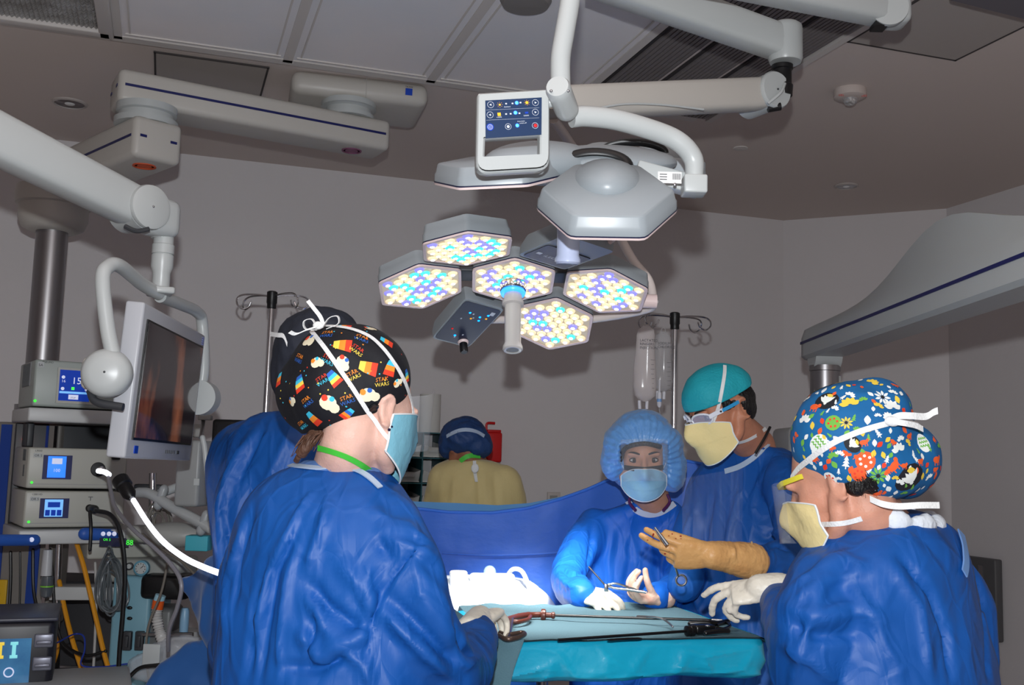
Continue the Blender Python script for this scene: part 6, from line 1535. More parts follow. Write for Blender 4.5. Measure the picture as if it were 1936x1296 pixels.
def iv_bag(px, y0, y1, wpx, Y, m, label, txt):
    t = thing('iv_bag', label, 'iv bag', P(px, y0, Y), 'IV bags'); Hh = (P(px, y0, Y)-P(px, y1, Y)).length; w = wpx/2000*Y/2; c0 = P(px, y0, Y); rings = []
    for tt, a, d in ((0, .3, .003), (.03, .45, .006), (.05, .68, .008), (.12, .78, .014), (.3, .80, .02), (.55, .95, .026), (.8, 1.0, .03), (.92, .88, .026), (.97, .55, .015), (1, .25, .006)):
        c = c0 - ZZ*Hh*tt + V(-.004*math.sin(tt*3), 0, 0); rings.append([c + V(math.copysign(abs(math.cos(x))**.8, math.cos(x))*w*a, math.sin(x)*d, 0) for x in np.linspace(0, 2*math.pi, 28, endpoint=False)])
    b = MB(); b.loft(rings); b.build('bag', m, t)
    b = MB(); c = c0 - ZZ*Hh*.22 + V(-w*.6, -.022, 0); text_mesh(txt, .014, c, V(1,0,0), ZZ, b); 
    for k in range(7): b.box(c + V(w*1.1, -.003, -.07-.018*k), (.010 if k % 2 else .016, .0005, .0012))
    b.build('lettering', mat('bag_print', (80,78,84), .6), t)
    b = MB(); e = c0 - ZZ*Hh
    for s_ in (-.5, .15): b.tube([e + V(w*s_, 0, .004), e + V(w*s_*.9, 0, -.028)], .0065, 10)
    b.build('port', mat('port_white', (215,214,220), .4), t)
    b = MB(); b.tube([c0 + ZZ*.006 + V(.008*math.cos(x), 0, .010*math.sin(x)) for x in np.linspace(0, 2*math.pi, 14)], .002, 6, cap=False); b.build('eyelet', m, t)
iv_bag(1222, 616, 760, 45, 4.04, ivm, 'frosty full IV fluid bag hanging on the left hook of the right pole', 'LACTATED\nRINGERS\nINJECTION')
iv_bag(1254, 628, 742, 40, 4.12, ivm2, 'clearer half hidden IV bag hanging close to the right pole', 'SODIUM\nCHLORIDE')
t = thing('drip_chamber', 'clear drip chamber with blue ring on IV line below the bags', 'iv line', P(1247, 744, 4.08))
b = MB(); c = P(1247, 718, 4.08); b.tube([c, c - ZZ*.055], .004, 8); b.lathe(c - ZZ*.05, -ZZ, [(.008, 0), (.009, .01), (.009, .05), (.004, .058)], 16); b.build('chamber', mat('port_white', (215,214,220), .4), t)
b = MB(); b.lathe(c - ZZ*.075, -ZZ, [(.0095, 0), (.0095, .012)], 16); b.build('ring', mat('ring_lightblue', (120,160,210), .4), t)
b = MB(); b.tube(bez([c - ZZ*.108, c - ZZ*.2 + V(.01,0,0), c - ZZ*.5 + V(.02,0,0), c - ZZ*.9 + V(.0,0,0)], 6), .0022, 6); b.build('line', ivm2, t)
# ================================================================ wall bins, sharps box, outlets
def wallpt(px, py, off):   # point on a plane 'off' metres in front of the back wall
    d = ray(px, py); k = (V1_-off - CAM.dot(VV))/d.dot(VV); return CAM + d*k
rack = thing('bin_rack', 'teal rack of wall shelves behind the yellow gown', 'shelf', wallpt(780, 900, .3))
b = MB(); teal = mat('rack_teal', (28,84,92), .5)
ulo, uhi = uv(wallpt(705, 900, .3))[0], uv(wallpt(842, 900, .3))[0]; W3 = (uhi-ulo)/3
ztop = wallpt(780, 818, .3).z; zst = (wallpt(780, 818, .3).z-wallpt(780, 866, .3).z)
for k in range(5): b.box(W((ulo+uhi)/2, V1_-.16, ztop-k*zst), (uhi-ulo+.02, .30, .006), (UU, VV, ZZ))
for k in range(4): b.box(W(ulo+k*W3, V1_-.16, ztop-2*zst), (.006, .30, zst*4), (UU, VV, ZZ))
b.build('frame', teal, rack)
binm = mat('bin_clear', (214,215,212), .3, spec=.6, alpha=.95); rgb_ = random.Random(8)
rows_ = ['second', 'third', 'lowest']; colsn = ['left', 'middle', 'right']
for r_ in range(4):
    for c_ in range(3):
        u0 = ulo+(c_+.5)*W3; z0 = ztop-(r_+1)*zst+.006; base = W(u0, V1_-.17, z0)
        lab = 'clear wall bin in the %s row, %s column of the teal rack' % (['top', 'second', 'third', 'lowest'][r_], colsn[c_])
        t = thing('storage_bin', lab, 'bin', base, 'clear bins on the wall rack'); b = MB(); w = W3*.88; h = zst*.62; dpt = .24
        for s_ in (-1, 1): b.prism([base + UU*s_*w/2 + VV*dpt/2, base + UU*s_*w/2 - VV*dpt*.42, base + UU*s_*w/2 - VV*dpt*.58 + ZZ*h*.75, base + UU*s_*w/2 + VV*dpt/2 + ZZ*h], UU*.003*-s_)
        b.box(base + ZZ*.002, (w, dpt*.95, .004), (UU, VV, ZZ)); 
        f0 = base - VV*dpt*.42; b.prism([f0 - UU*w/2, f0 + UU*w/2, f0 + UU*w*.5 - VV*dpt*.16 + ZZ*h*.75, f0 + UU*w*.2 - VV*dpt*.18 + ZZ*h*.62, f0 - UU*w*.2 - VV*dpt*.18 + ZZ*h*.62, f0 - UU*w*.5 - VV*dpt*.16 + ZZ*h*.75], VV*.003)
        b.build('tray', binm, t)
        b = MB(); b.box(f0 - VV*dpt*.105 + ZZ*h*.42 - VV*.003, (w*.5, .001, .016), (UU, VV, ZZ)); b.build('label_card', white, t)
        b = MB()
        for k in range(4): b.box(base + UU*rgb_.uniform(-.3, .3)*w + VV*rgb_.uniform(-.3, .3)*dpt*.7 + ZZ*h*rgb_.uniform(.2, .45), (w*.3, dpt*.3, h*.5), (UU, VV, ZZ), .006)
        b.build('contents', mat(['pack_white', 'pack_grey', 'pack_brown'][rgb_.choice([0, 0, 1, 2])], rgb_.choice([(190,190,188), (120,122,124)]), .6), t)
tag(MB().box(W(ulo+W3*1.55, V1_-.16, ztop+.055), (.07, .09, .10), (UU, VV, ZZ), .006).build('supply_box', white), 'white supply box standing on top of the wall bin rack', 'box')
tag(MB().lathe(W(ulo+W3*2.55, V1_-.15, ztop+.004), ZZ, [(.055, 0), (.055, .2), (.04, .2), (.04, .19)], 28).build('reflection_cylinder', mat('reflection_white', (205,204,200), .7)), 'white upright cylinder added for a flash reflection at the right end of the bin rack', 'reflection')  # white cylinder standing in for a flash reflection up the wall
t = thing('sharps_container', 'red sharps container on the back wall beside the blue bouffant cap', 'container', wallpt(928, 845, .06)); c = wallpt(928, 846, .08)
redm = mat('sharps_red', (196,22,24), .4)
b = MB(); b.box(c, (.085, .14, .16), (UU, VV, ZZ), .012); b.build('box', redm, t)
b = MB(); b.box(c + ZZ*.085 - UU*.0, (.075, .12, .014), (UU, VV, ZZ), .004); b.tube(bez([c + ZZ*.09 - UU*.035 - VV*.02, c + ZZ*.125 - UU*.03 - VV*.02, c + ZZ*.128 + UU*.012 - VV*.02], 5), .007, 8); b.build('lid', redm, t)
t = thing('wall_outlet', 'pale wall outlet plate low on the back wall above the blue drape', 'outlet', wallpt(1047, 940, .01))
MB().box(wallpt(1047, 940, .008), (.075, .014, .05), (UU, VV, ZZ), .003).build('plate', trim_m, t); MB().box(wallpt(1047, 941, .018), (.04, .006, .02), (UU, VV, ZZ)).build('socket', grey, t)
t = thing('wall_panel', 'small grey wall panel with steel edge behind the right gown', 'panel', P(1862, 1100, 4.3))
# on the right wall
def rwall(px, py, off=.0):
    d = ray(px, py); k = (U1_-off - CAM.dot(UU))/d.dot(UU); return CAM + d*k
c = rwall(1850, 1130, .03); MB().box(c, (.05, .30, .42), (UU, VV, ZZ), .01).build('housing', mat('panel_grey', (84,84,86), .5), t)
MB().box(c - UU*.027 - VV*.05, (.006, .03, .34), (UU, VV, ZZ)).build('edge_strip', steel, t)
tag(MB().box(rwall(1934, 318, .02), (.04, .06, .05), (UU, VV, ZZ), .01).build('wall_sensor', dgrey), 'small dark sensor at the right edge under the ceiling', 'sensor')
# ================================================================ equipment tower on the left
e1 = V(math.cos(math.radians(33)), math.sin(math.radians(33)), 0); e2 = V(-e1.y, e1.x, 0)
TC0 = P(58, 800, 3.7)
def tz(py): return P(58, py, 3.7).z
def D_(a, b_, z): return V(TC0.x, TC0.y, 0) + e1*a + e2*b_ + ZZ*z     # a along front, b depth
AXT = (e1, e2, ZZ)
tow = thing('equipment_boom', 'grey shelf tower with blue-striped service panel hanging from the steel column', 'equipment tower', D_(.15, .2, 0.6))
def slab(y0, y1, a0, a1, b0, b1, nm, m, bev=.006):
    z0, z1 = tz(y1), tz(y0); return MB().box(D_((a0+a1)/2, (b0+b1)/2, (z0+z1)/2), (a1-a0, b1-b0, z1-z0), AXT, bev).build(nm, m, tow)
shelf_m = mat('shelf_white', (178,180,180), .4)
slab(771, 797, -.015, .40, -.03, .34, 'shelf', shelf_m); slab(1003, 1030, -.015, .40, -.03, .34, 'shelf', shelf_m)
slab(797, 846, .33, .36, .02, .30, 'side_rail', dgrey); slab(797, 846, .02, .045, .2, .3, 'side_rail', dgrey)
slab(797, 1003, .0, .38, .33, .345, 'back_plate', dgrey)
# service panel with blue stripes behind
sp = P(48, 950, 4.12); spw = .30
b = MB(); z0, z1 = P(48, 1180, 4.12).z, P(48, 800, 4.12).z; b.box(V(sp.x, sp.y, (z0+z1)/2), (spw, .16, z1-z0), None, .01); b.build('service_panel', mat('panel_taupe', (120,116,112), .5), tow)
b = MB()
for x in (-.055, .085): b.box(V(sp.x+x, sp.y-.082, (z0+z1)/2), (.04, .006, z1-z0-.02))
b.build('stripe', mat('stripe_blue', (24,60,140), .45), tow)
b = MB(); b.box(V(sp.x+.135, sp.y-.084, (z0+z1)/2), (.012, .012, z1-z0-.02)); b.build('rail', chrome, tow)
b = MB(); b.box(V(sp.x-.035+.0, sp.y-.086, P(30, 1122, 4.05).z), (.062, .01, .10), None, .004); b.mat(1)
for z in (-.034, .034): b.ell(V(sp.x-.035, sp.y-.092, P(30, 1122, 4.05).z+z), .004)
b.ell(V(sp.x-.037, sp.y-.094, P(30, 1122, 4.05).z), (.012, .006, .008)); b.build('yellow_outlet', [mat('outlet_yellow', (196,156,24), .45), steel], tow, label='yellow outlet plate')
b = MB(); b.ell(P(50, 831, 3.98), (.016, .012, .012)); b.build('alarm_light', mat('alarm_red', (220,30,20), .2, emit=(240,50,20), estr=1.6), tow, label='glowing red alarm light')
b = MB(); b.lathe(V(COLX.x, COLX.y, tz(700)), -ZZ, [(.062, 0), (.062, .1), (.09, .1), (.09, .3)], 30); b.build('column_foot', alu, tow)
b = MB(); b.lathe(P(40, 1186, 4.05), -ZZ, [(.05, 0), (.05, .05)], 24); b.build('lower_hub', alu, tow)
def device(y0, y1, a1, label, m, dp=.30, nm='medical_device'):
    z0, z1 = tz(y1), tz(y0); t = thing(nm, label, 'medical device', D_(.16, .15, z0))
    MB().box(D_(a1/2, dp/2, (z0+z1)/2), (a1, dp, z1-z0), AXT, .008).build('housing', m, t)
    return t, z0, z1
def face(a, py, off=.002): return D_(a, -off, tz(py))
unitm = mat('unit_grey', (168,168,160), .4); unitm2 = mat('unit_green_grey', (150,158,154), .4)
sb = mat('screen_blue', (16,40,120), .2, emit=(20,60,170), estr=.55); swht = mat('screen_white', (200,205,225), .4, emit=(200,205,235), estr=.5); sgrn = mat('screen_green', (60,200,60), .4, emit=(60,230,60), estr=1.2)
sbl = mat('screen_lightblue', (60,130,230), .2, emit=(40,120,250), estr=.9); spale = mat('screen_pale', (120,180,230), .3, emit=(110,175,240), estr=.7)
def vents(t, pts, z0, z1):
    b = MB()
    for bb_ in pts: b.box(D_(-.0008, bb_, (z0+z1)/2), (.002, .006, z1-z0), AXT)
    b.build('vent', black, t)
def fbox(b, a0, a1, y0, y1, th=.003, off=0):
    z0, z1 = tz(y1), tz(y0); b.box(D_((a0+a1)/2, -off-th/2, (z0+z1)/2), (a1-a0, th, z1-z0), AXT); return b
# 1 insufflator
t1, z0, z1 = device(679, 768, .345, 'grey insufflator with blue screen showing 15, on the top shelf', unitm2, .32)
b = MB(); fbox(b, .075, .20, 692, 760, .006); b.build('bezel', unitm, t1)
b = MB(); fbox(b, .082, .185, 696, 755, .002, .006); b.build('screen', sb, t1)
b = MB(); text_mesh('15', .034, D_(.122, -.0095, tz(722)), e1, ZZ, b); text_mesh('16', .014, D_(.088, -.0095, tz(720)), e1, ZZ, b); text_mesh('20', .014, D_(.168, -.0095, tz(720)), e1, ZZ, b)
for a, y in ((.094, 710), (.094, 732), (.174, 710), (.174, 732)): b.lathe(D_(a, -.0085, tz(y)), -e2, [(.006, 0), (0, .001)], 14)
fbox(b, .115, .148, 743, 752, .001, .0085); b.mat(1); b.box(D_(.128, -.009, tz(731)), (.010, .001, .010), AXT); b.mat(2); fbox(b, .084, .183, 737, 741, .0008, .008); b.mat(3); text_mesh('STOP', .007, D_(.122, -.0105, tz(750)), e1, ZZ, b)
b.build('display_readout', [swht, sgrn, spale, black], t1)
b = MB(); b.box(D_(.018, -.0012, tz(689)), (.020, .002, .020), AXT); b.mat(1); text_mesh('5A', .013, D_(.010, -.0026, tz(692)), e1, ZZ, b); text_mesh('PNEUMO', .009, D_(.022, -.0014, tz(685)), e1, ZZ, b)
b.build('sticker', [white, black], t1)
b = MB(); b.ell(D_(.008, -.002, tz(758)), .005); b.build('power_light', sgrn, t1)
b = MB(); b.box(D_(-.0015, .16, tz(705)), (.003, .16, tz(685)-tz(730)), AXT); b.mat(1)
for k in range(14): b.box(D_(-.0035, .09+k*.0105, tz(706)), (.002, .003, tz(686)-tz(728)), AXT)
b.build('side_grille', [mat('grille_grey', (112,112,116), .5), dgrey], t1)
# 2 and 3 : light source and camera unit
for (y0, y1, scrm, off_, lab) in ((846, 924, sbl, 0, 'grey light source with bright blue screen, upper of the two OR 5 units'), (929, 999, spale, 1, 'grey camera unit with pale screen and black plug, lower of two OR 5 units')):
    t2, z0, z1 = device(y0, y1, .335, lab, unitm, .30)
    b = MB(); fbox(b, .050, .145, y0+14, y1-18, .004); b.build('bezel', navy, t2)
    b = MB(); fbox(b, .065, .125, y0+16, y1-21, .002, .004); b.build('screen', scrm, t2)
    b = MB()
    if not off_: text_mesh('100', .016, D_(.083, -.0072, tz(y0+46)), e1, ZZ, b); fbox(b, .078, .112, y0+20, y0+31, .0008, .006)
    else:
        for k in range(3): fbox(b, .068+k*.019, .083+k*.019, y0+36, y0+47, .0008, .006)
        fbox(b, .075, .115, y0+21, y0+31, .0008, .006)
    b.build('display_readout', swht if not off_ else sb, t2)
    b = MB(); b.box(D_(.032, -.0012, tz(y0+15)), (.03, .002, .015), AXT); b.mat(1); text_mesh('OR 5', .0115, D_(.020, -.0026, tz(y0+17.5)), e1, ZZ, b)
    text_mesh('L9000' if not off_ else '1288 HD', .009, D_(.022, -.0016, tz(y0+8)), e1, ZZ, b)
    b.build('sticker', [white, black], t2)
    b = MB(); b.ell(D_(.018, -.0015, tz(y1-11)), .0045); b.build('power_light', sgrn, t2)
    b = MB(); fbox(b, .01, .335, y1-9, y1-7.5, .0012); b.build('seam', grey, t2)
    if not off_: vents(t2, (.05, .065, .08, .095), tz(y0+26), tz(y0+4)); vents(t2, (.06, .075), tz(y0+56), tz(y0+34)); 
    if not off_:
        b = MB(); b.lathe(D_(.235, -.0005, tz(886)), -e2, [(.026, 0), (.024, .003), (0, .004)], 28); b.build('port', black, t2)
        b = MB(); b.lathe(D_(.235, -.003, tz(886)), -e2, [(.010, 0), (.011, .02), (.013, .022), (.013, .05), (.007, .055)], 20); b.build('plug', chrome, t2)
        b = MB(); b.box(D_(.292, -.006, tz(862)), (.03, .012, .015), AXT, .004); b.build('knob', black, t2)
    else:
        b = MB(); b.lathe(D_(.215, -.0005, tz(962)), -e2, [(.014, 0), (.014, .006), (.011, .008), (.011, .04), (.015, .042), (.015, .085), (.008, .10)], 20); b.build('plug', black, t2)
        b = MB(); b.box(D_(.216, -.001, tz(940)), (.016, .001, .002), AXT); b.box(D_(.216, -.001, tz(944)), (.002, .001, .012), AXT); b.build('symbol', dgrey, t2)
# blue bumpers on lower shelf
blm = mat('bumper_blue', (40,86,170), .45)
c0 = P(-30, 1022, 3.45); c1 = P(66, 1022, 3.62)
t = thing('tower_handle', 'blue rounded handle on the lower shelf at the left edge', 'handle', c0)
b = MB(); b.tube([c0, c1], .019, 18, round_end=True, sx=.8); b.build('grip', blm, t)
b = MB(); b.lathe(P(60, 1021, 3.585), V(0,-1,0), [(.008, 0), (0, .002)], 14); b.build('symbol', swht, t)
c0 = P(160, 1010, 3.78); c1 = P(252, 1014, 3.9); t = thing('tower_handle', 'blue handle with three round symbols beside the black hanging cable', 'handle', c0)
b = MB(); b.tube([c0, c1], .022, 18, round_end=True, sx=.8); b.build('grip', blm, t)
b = MB()
for x in (195, 206, 216): b.lathe(P(x, 1010, 3.77), V(0,-1,0), [(.008, 0), (0, .002)], 14)
b.build('symbol', swht, t)
t = thing('gas_monitor', 'small grey monitor with green digits under the blue handle', 'medical device', P(215, 1030, 3.95))
b = MB(); b.box(P(228, 1034, 3.98), (.26, .14, .075), AXT, .008); b.build('housing', unitm, t)
b = MB(); b.box(P(216, 1026, 3.80), (.10, .004, .030), (V(.97,.2,0), V(-.2,.97,0), ZZ)); b.build('screen', mat('screen_dim', (14,24,60), .2), t)
b = MB(); text_mesh('88', .026, P(238, 1031, 3.79), V(1,0,0), ZZ, b); text_mesh('OR 5', .012, P(195, 1023, 3.79), V(1,0,0), ZZ, b); b.build('readout', sgrn, t)
# ---- foreground generator at bottom left
gen = thing('electrosurgical_generator', 'black generator with colour touchscreen at the bottom left corner', 'medical device', P(40, 1296, 3.0))
gx = V(.93, .36, 0).normalized(); gy = V(-.36, .93, 0).normalized(); gc = P(-10, 1246, 3.0)
b = MB(); b.box(gc + gy*.14, (.30, .28, .20), (gx, gy, ZZ), .02); b.build('housing', mat('gen_black', (24,24,32), .4), gen)
b = MB(); b.box(gc + gy*.15 + ZZ*.102, (.31, .30, .012), (gx, gy, ZZ), .005); b.build('lid', mat('gen_lid', (56,58,70), .35), gen)
b = MB(); b.box(gc - gy*.001 + gx*.005 - ZZ*.01, (.17, .004, .125), (gx, gy, ZZ)); b.build('screen', mat('gen_screen', (60,110,150), .15, emit=(60,120,160), estr=.35, var=(14, (20,60,110), .3, .7)), gen)
b = MB()
for k, mi in ((-1, 0), (0, 1), (1, 0)):
    b.mat(mi); c = gc + gx*.012 + gx*k*.035 + ZZ*.022 - gy*.005
    for z in (-.018, .018): b.box(c + ZZ*z, (.020, .002, .009), (gx, gy, ZZ), .003)
    b.box(c, (.010, .002, .03), (gx, gy, ZZ))
b.mat(2); c = gc + gx*.038 - ZZ*.038 - gy*.005; b.tube([c + gx*.012*math.cos(x) + ZZ*.012*math.sin(x) for x in np.linspace(0, 2*math.pi, 20)], .002, 6, cap=False)
b.build('display_readout', [mat('read_teal', (130,210,215), .4, emit=(120,210,215), estr=.5), mat('read_yellow', (220,190,60), .4, emit=(220,190,60), estr=.5), swht], gen)
for dz in (.045, -.018):
    b = MB(); b.box(gc + gx*.121 + ZZ*dz - gy*.004, (.050, .01, .038), (gx, gy, ZZ), .006); b.box(gc + gx*.122 + ZZ*(dz-.004) - gy*.012, (.04, .008, .010), (gx, gy, ZZ), .003); b.build('socket', mat('socket_grey', (110,112,124), .3, metal=.4), gen)
b = MB(); b.box(gc + gx*.03 - ZZ*.082 - gy*.003, (.018, .003, .007), (gx, gy, ZZ)); b.build('power_light', sgrn, gen)
tag(MB().box(P(120, 1300, 3.1), (.36, .30, .05), (gx, gy, ZZ), .01).build('cart_top', mat('cart_white', (150,152,152), .4)), 'pale cart surface at the bottom edge beside the black generator', 'cart')
# ---- hoses and cables
def cable(name, pts, r, m, label, cat='cable', n=8, group=None):
    b = MB(); b.tube(bez(PL(pts), 8), r, n, round_end=True); return tag(b.build(name, m), label, cat, group)
hose_y = mat('hose_yellow', (206,138,20), .45); cabk = mat('cable_black', (12,12,14), .4); cabg = mat('cable_grey', (120,118,124), .4); cabt = mat('cable_taupe', (104,98,90), .5); cabb = mat('cable_blue', (24,50,140), .4)
cable('gas_hose', [(145,1028,3.85),(158,1070,3.84),(170,1120,3.83),(184,1180,3.82),(198,1240,3.80),(212,1285,3.78)], .0085, hose_y, 'longer yellow gas hose crossing the white tray, nearest the coiled cables', 'hose')
cable('gas_hose', [(112,1100,3.95),(122,1150,3.94),(134,1200,3.92),(146,1240,3.9),(158,1276,3.88)], .0085, hose_y, 'shorter yellow gas hose left of the longer one', 'hose')
cable('gas_hose', [(108,1200,4.1),(108,1230,4.1),(102,1252,4.1)], .008, hose_y, 'short stub of yellow hose low beside the column', 'hose')
cable('cable', [(170,968,3.62),(172,1000,3.6),(170,1040,3.6)], .006, cabk, 'black cable hanging from the camera plug to the blue handle')
cable('camera_cable', [(182,966,3.6),(210,975,3.55),(228,1010,3.5),(236,1080,3.5),(232,1160,3.5),(226,1230,3.5),(222,1310,3.5)], .0075, cabk, 'thick black camera cable dropping straight down beside the coil')
cable('cable', [(95,1040,3.9),(100,1100,3.88),(104,1160,3.86),(118,1215,3.84),(160,1240,3.8),(200,1232,3.8)], .006, cabk, 'black cable curving down right behind the short yellow hose')
cable('cable', [(62,1040,3.95),(64,1120,3.93),(80,1180,3.9),(104,1222,3.88)], .006, cabk, 'black cable sweeping past the yellow outlet plate')
cable('cable', [(20,1045,4.0),(20,1100,4.0),(16,1180,4.0)], .006, cabk, 'black cable hanging over the left of the yellow outlet')
cable('cable', [(38,1045,4.0),(38,1110,4.0),(36,1180,4.0)], .004, cabk, 'thin black cable hanging over the right of the yellow outlet')
cable('cable', [(85,1226,3.5),(110,1215,3.6),(140,1200,3.7),(158,1204,3.7),(160,1230,3.7),(154,1258,3.7),(190,1262,3.7),(240,1256,3.7)], .0028, cabb, 'thin blue cable looping out of the generator socket')
cable('cable', [(232,1296,3.4),(262,1265,3.4),(300,1258,3.4)], .006, cabk, 'black cable at the bottom left under the clear bag')
# glowing light cable
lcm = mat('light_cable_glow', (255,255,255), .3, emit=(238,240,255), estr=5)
lc = thing('light_cable', 'glowing white fibre light cable curving from black connector to the drape', 'cable', P(236, 930, 3.0))
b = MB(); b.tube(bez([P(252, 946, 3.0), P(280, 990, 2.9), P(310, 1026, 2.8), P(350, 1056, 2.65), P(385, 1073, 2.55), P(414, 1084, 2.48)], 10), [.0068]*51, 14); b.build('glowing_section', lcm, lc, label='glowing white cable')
b = MB(); dcn = (P(256, 953, 2.99)-P(226, 906, 3.04)); b.lathe(P(226, 906, 3.04), dcn, [(.020, 0), (.024, .004), (.024, .032), (.0195, .035), (.0195, .065), (.013, .078), (.008, .085)], 24); b.build('connector', black, lc, label='black connector')
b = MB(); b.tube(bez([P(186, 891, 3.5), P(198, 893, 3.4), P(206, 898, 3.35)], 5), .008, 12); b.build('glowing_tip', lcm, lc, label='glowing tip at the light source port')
cable('light_guide', [(205,903,3.35),(210,930,3.3),(218,960,3.25),(250,1000,3.15),(290,1035,3.1),(325,1070,3.05),(343,1105,3.0),(335,1150,3.02),(320,1190,3.05),(318,1230,3.1)], .0062, cabg, 'grey light guide cable swinging down beneath the glowing cable')
cable('suction_line', [(270,1010,3.6),(300,1035,3.55),(340,1060,3.5),(372,1090,3.45)], .004, cabt, 'taupe line running down right behind the glowing cable')
cable('suction_line', [(318,1060,3.5),(305,1120,3.5),(282,1180,3.5),(276,1230,3.5),(282,1290,3.5)], .0042, cabt, 'taupe line hanging in front of the pale blue machine')
cable('white_hose', [(180,1065,3.9),(182,1130,3.9),(180,1200,3.9),(176,1278,3.9)], .005, mat('hose_white', (170,168,166), .5), 'thin white hose hanging between the two yellow hoses', 'hose')
# coil of cables
b = MB(); rg = random.Random(2)
for k in range(13):
    cx_, cy_ = 207 + rg.gauss(0, 4), 1108 + rg.gauss(0, 5); rx_, ry_ = 24 + rg.gauss(0, 6), 48 + rg.gauss(0, 8); ph = rg.uniform(-.25, .25)
    b.tube([P(cx_ + rx_*math.cos(x)*(1-.35*math.sin(x)) , cy_ - ry_*math.sin(x) + rx_*ph*math.cos(x), 3.72 + .03*math.sin(x*2+k)+ .003*k) for x in np.linspace(0, 2*math.pi, 30)], .0034, 6, cap=False)
tag(b.build('coiled_cable', mat('coil_grey', (92,98,102), .35, spec=.6)), 'bundle of grey coiled monitoring cables hanging under the tower', 'cable')
b = MB(); 
for k in range(7):
    cx_, cy_ = 300 + rg.gauss(0, 5), 985 + rg.gauss(0, 5); rx_, ry_ = 18 + rg.gauss(0, 4), 34 + rg.gauss(0, 5)
    b.tube([P(cx_ + rx_*math.cos(x), cy_ - ry_*math.sin(x), 3.85 + .02*math.sin(x*2+k)) for x in np.linspace(0, 2*math.pi, 26)], .0035, 6, cap=False)
tag(b.build('coiled_cable', mat('coil_taupe', (124,120,114), .4)), 'pale looped tubing hanging below the white tube arm', 'cable')
# white tray under the tower
t = thing('tray_bracket', 'white tray bar under the tower behind the longer yellow hose', 'tray', P(170, 1118, 4.0)); MB().box(P(172, 1120, 4.0), (.27, .10, .048), (V(.98,.2,0), V(-.2,.98,0), ZZ), .004).build('bar', shelf_m, t)
MB().tube([P(112, 1030, 4.0), P(106, 1200, 4.0)], .012, 12).build('upright', chrome, t)
MB().tube([P(100, 1060, 4.15), P(96, 1330, 4.15)], .03, 12).build('pole', black, t)
t = thing('handset_holder', 'white handpiece in a grey clear-bottomed holder beside the blue stripe', 'handpiece', P(92, 1080, 3.8))
b = MB(); b.lathe(P(91, 1040, 3.8), -ZZ, [(.016, 0), (.018, .05), (.019, .09)], 20); b.build('handle', mat('hp_white', (176,178,182), .35), t)
b = MB(); b.lathe(P(90, 1090, 3.8), -ZZ, [(.02, 0), (.022, .03), (.022, .05), (.017, .07), (0, .078)], 20); b.build('cup', mat('hp_clear', (80,86,92), .15, spec=.8), t)
b = MB(); b.lathe(P(89, 1108, 3.79), -ZZ, [(.0225, 0), (.0225, .004)], 20); b.build('ring', mat('hp_green', (120,190,60), .4), t)
# ---- anaesthesia machine
an = thing('anaesthesia_machine', 'pale blue anaesthesia machine with round gauge and black vaporiser at lower left', 'anaesthesia machine', P(285, 1296, 3.9) - ZZ*.6)
abl = mat('machine_blue', (116,160,176), .45); 
b = MB(); b.box(P(265, 1210, 3.95), (.135, .25, .48), None, .012); b.build('column', abl, an)
b = MB(); b.box(P(290, 1075, 3.98), (.27, .22, .085), None, .015); b.build('manifold', mat('machine_white', (150,152,148), .45), an)
b = MB(); g = P(270, 1074, 3.83); b.lathe(g, V(0,-1,0), [(.027, 0), (.027, .02), (.023, .022), (0, .021)], 28); b.mat(1); b.lathe(g - V(0,.0225,0), V(0,-1,0), [(.020, 0), (0, .0008)], 24); b.mat(2); b.tube([g - V(0,.024,0), g + V(.010,-.024,.009)], .0012, 5)
for k in range(9): 
    x = -2.3+k*.58; b.box(g + V(math.sin(x)*.016, -.024, math.cos(x)*.016), (.002, .001, .004))
b.build('gauge', [mat('gauge_blue', (90,140,160), .4), swht if False else white, black], an, label='round blue pressure gauge')
b = MB(); g = P(246, 1071, 3.85); b.lathe(g, V(0,-1,0), [(.013, 0), (.013, .01), (.010, .012), (0, .011)], 20); b.mat(1); b.lathe(g - V(0,.0118,0), V(0,-1,0), [(.009, 0), (0, .0006)], 16); b.build('small_gauge', [dgrey, white], an)
b = MB(); b.box(P(320, 1108, 3.86), (.17, .13, .085), None, .02); b.build('vaporiser', black, an)
b = MB(); b.box(P(305, 1190, 3.92), (.12, .14, .17), None, .02); b.ell(P(305, 1228, 3.9), (.058, .06, .04)); b.build('canister', mat('canister_grey', (96,98,98), .4), an)
b = MB(); b.tube([P(270, 1200, 3.78), P(365, 1200, 3.76)], .007, 12); b.build('rail', steel, an)
for x in (241, 264): b = MB(); b.box(P(x, 1212, 3.80), (.030, .02, .065), None, .004); b.box(P(x-2, 1214, 3.785), (.012, .01, .04), None, .002); b.build('socket', dgrey, an)
for k, y in enumerate((1170, 1150)): b = MB(); b.ell(P(245, y, 3.82), (.010, .006, .006)); b.build('knob', black, an)
b = MB(); b.lathe(P(352, 1192, 3.9), -ZZ, [(.06, 0), (.062, .02), (.062, .12)], 28); b.build('absorber', mat('absorber_clear', (160,160,158), .2, spec=.7), an)
b = MB(); b.lathe(P(350, 1150, 3.85), -ZZ, [(.012, 0), (.016, .01), (.016, .06), (.014, .10)], 18); b.build('tube_connector', mat('conn_blue', (130,170,200), .35), an)
t = thing('breathing_tube', 'white corrugated breathing tube with orange connector', 'hose', P(302, 1150, 3.7))
pts = bez(PL([(297,1150,3.7),(297,1170,3.7),(302,1195,3.7),(310,1218,3.68)]), 14); rs = [.017 + .0028*math.sin(i*2.0) for i in range(len(pts))]
b = MB(); b.tube(pts, rs, 14); b.build('corrugated_tube', mat('tube_white', (190,188,186), .35), t)
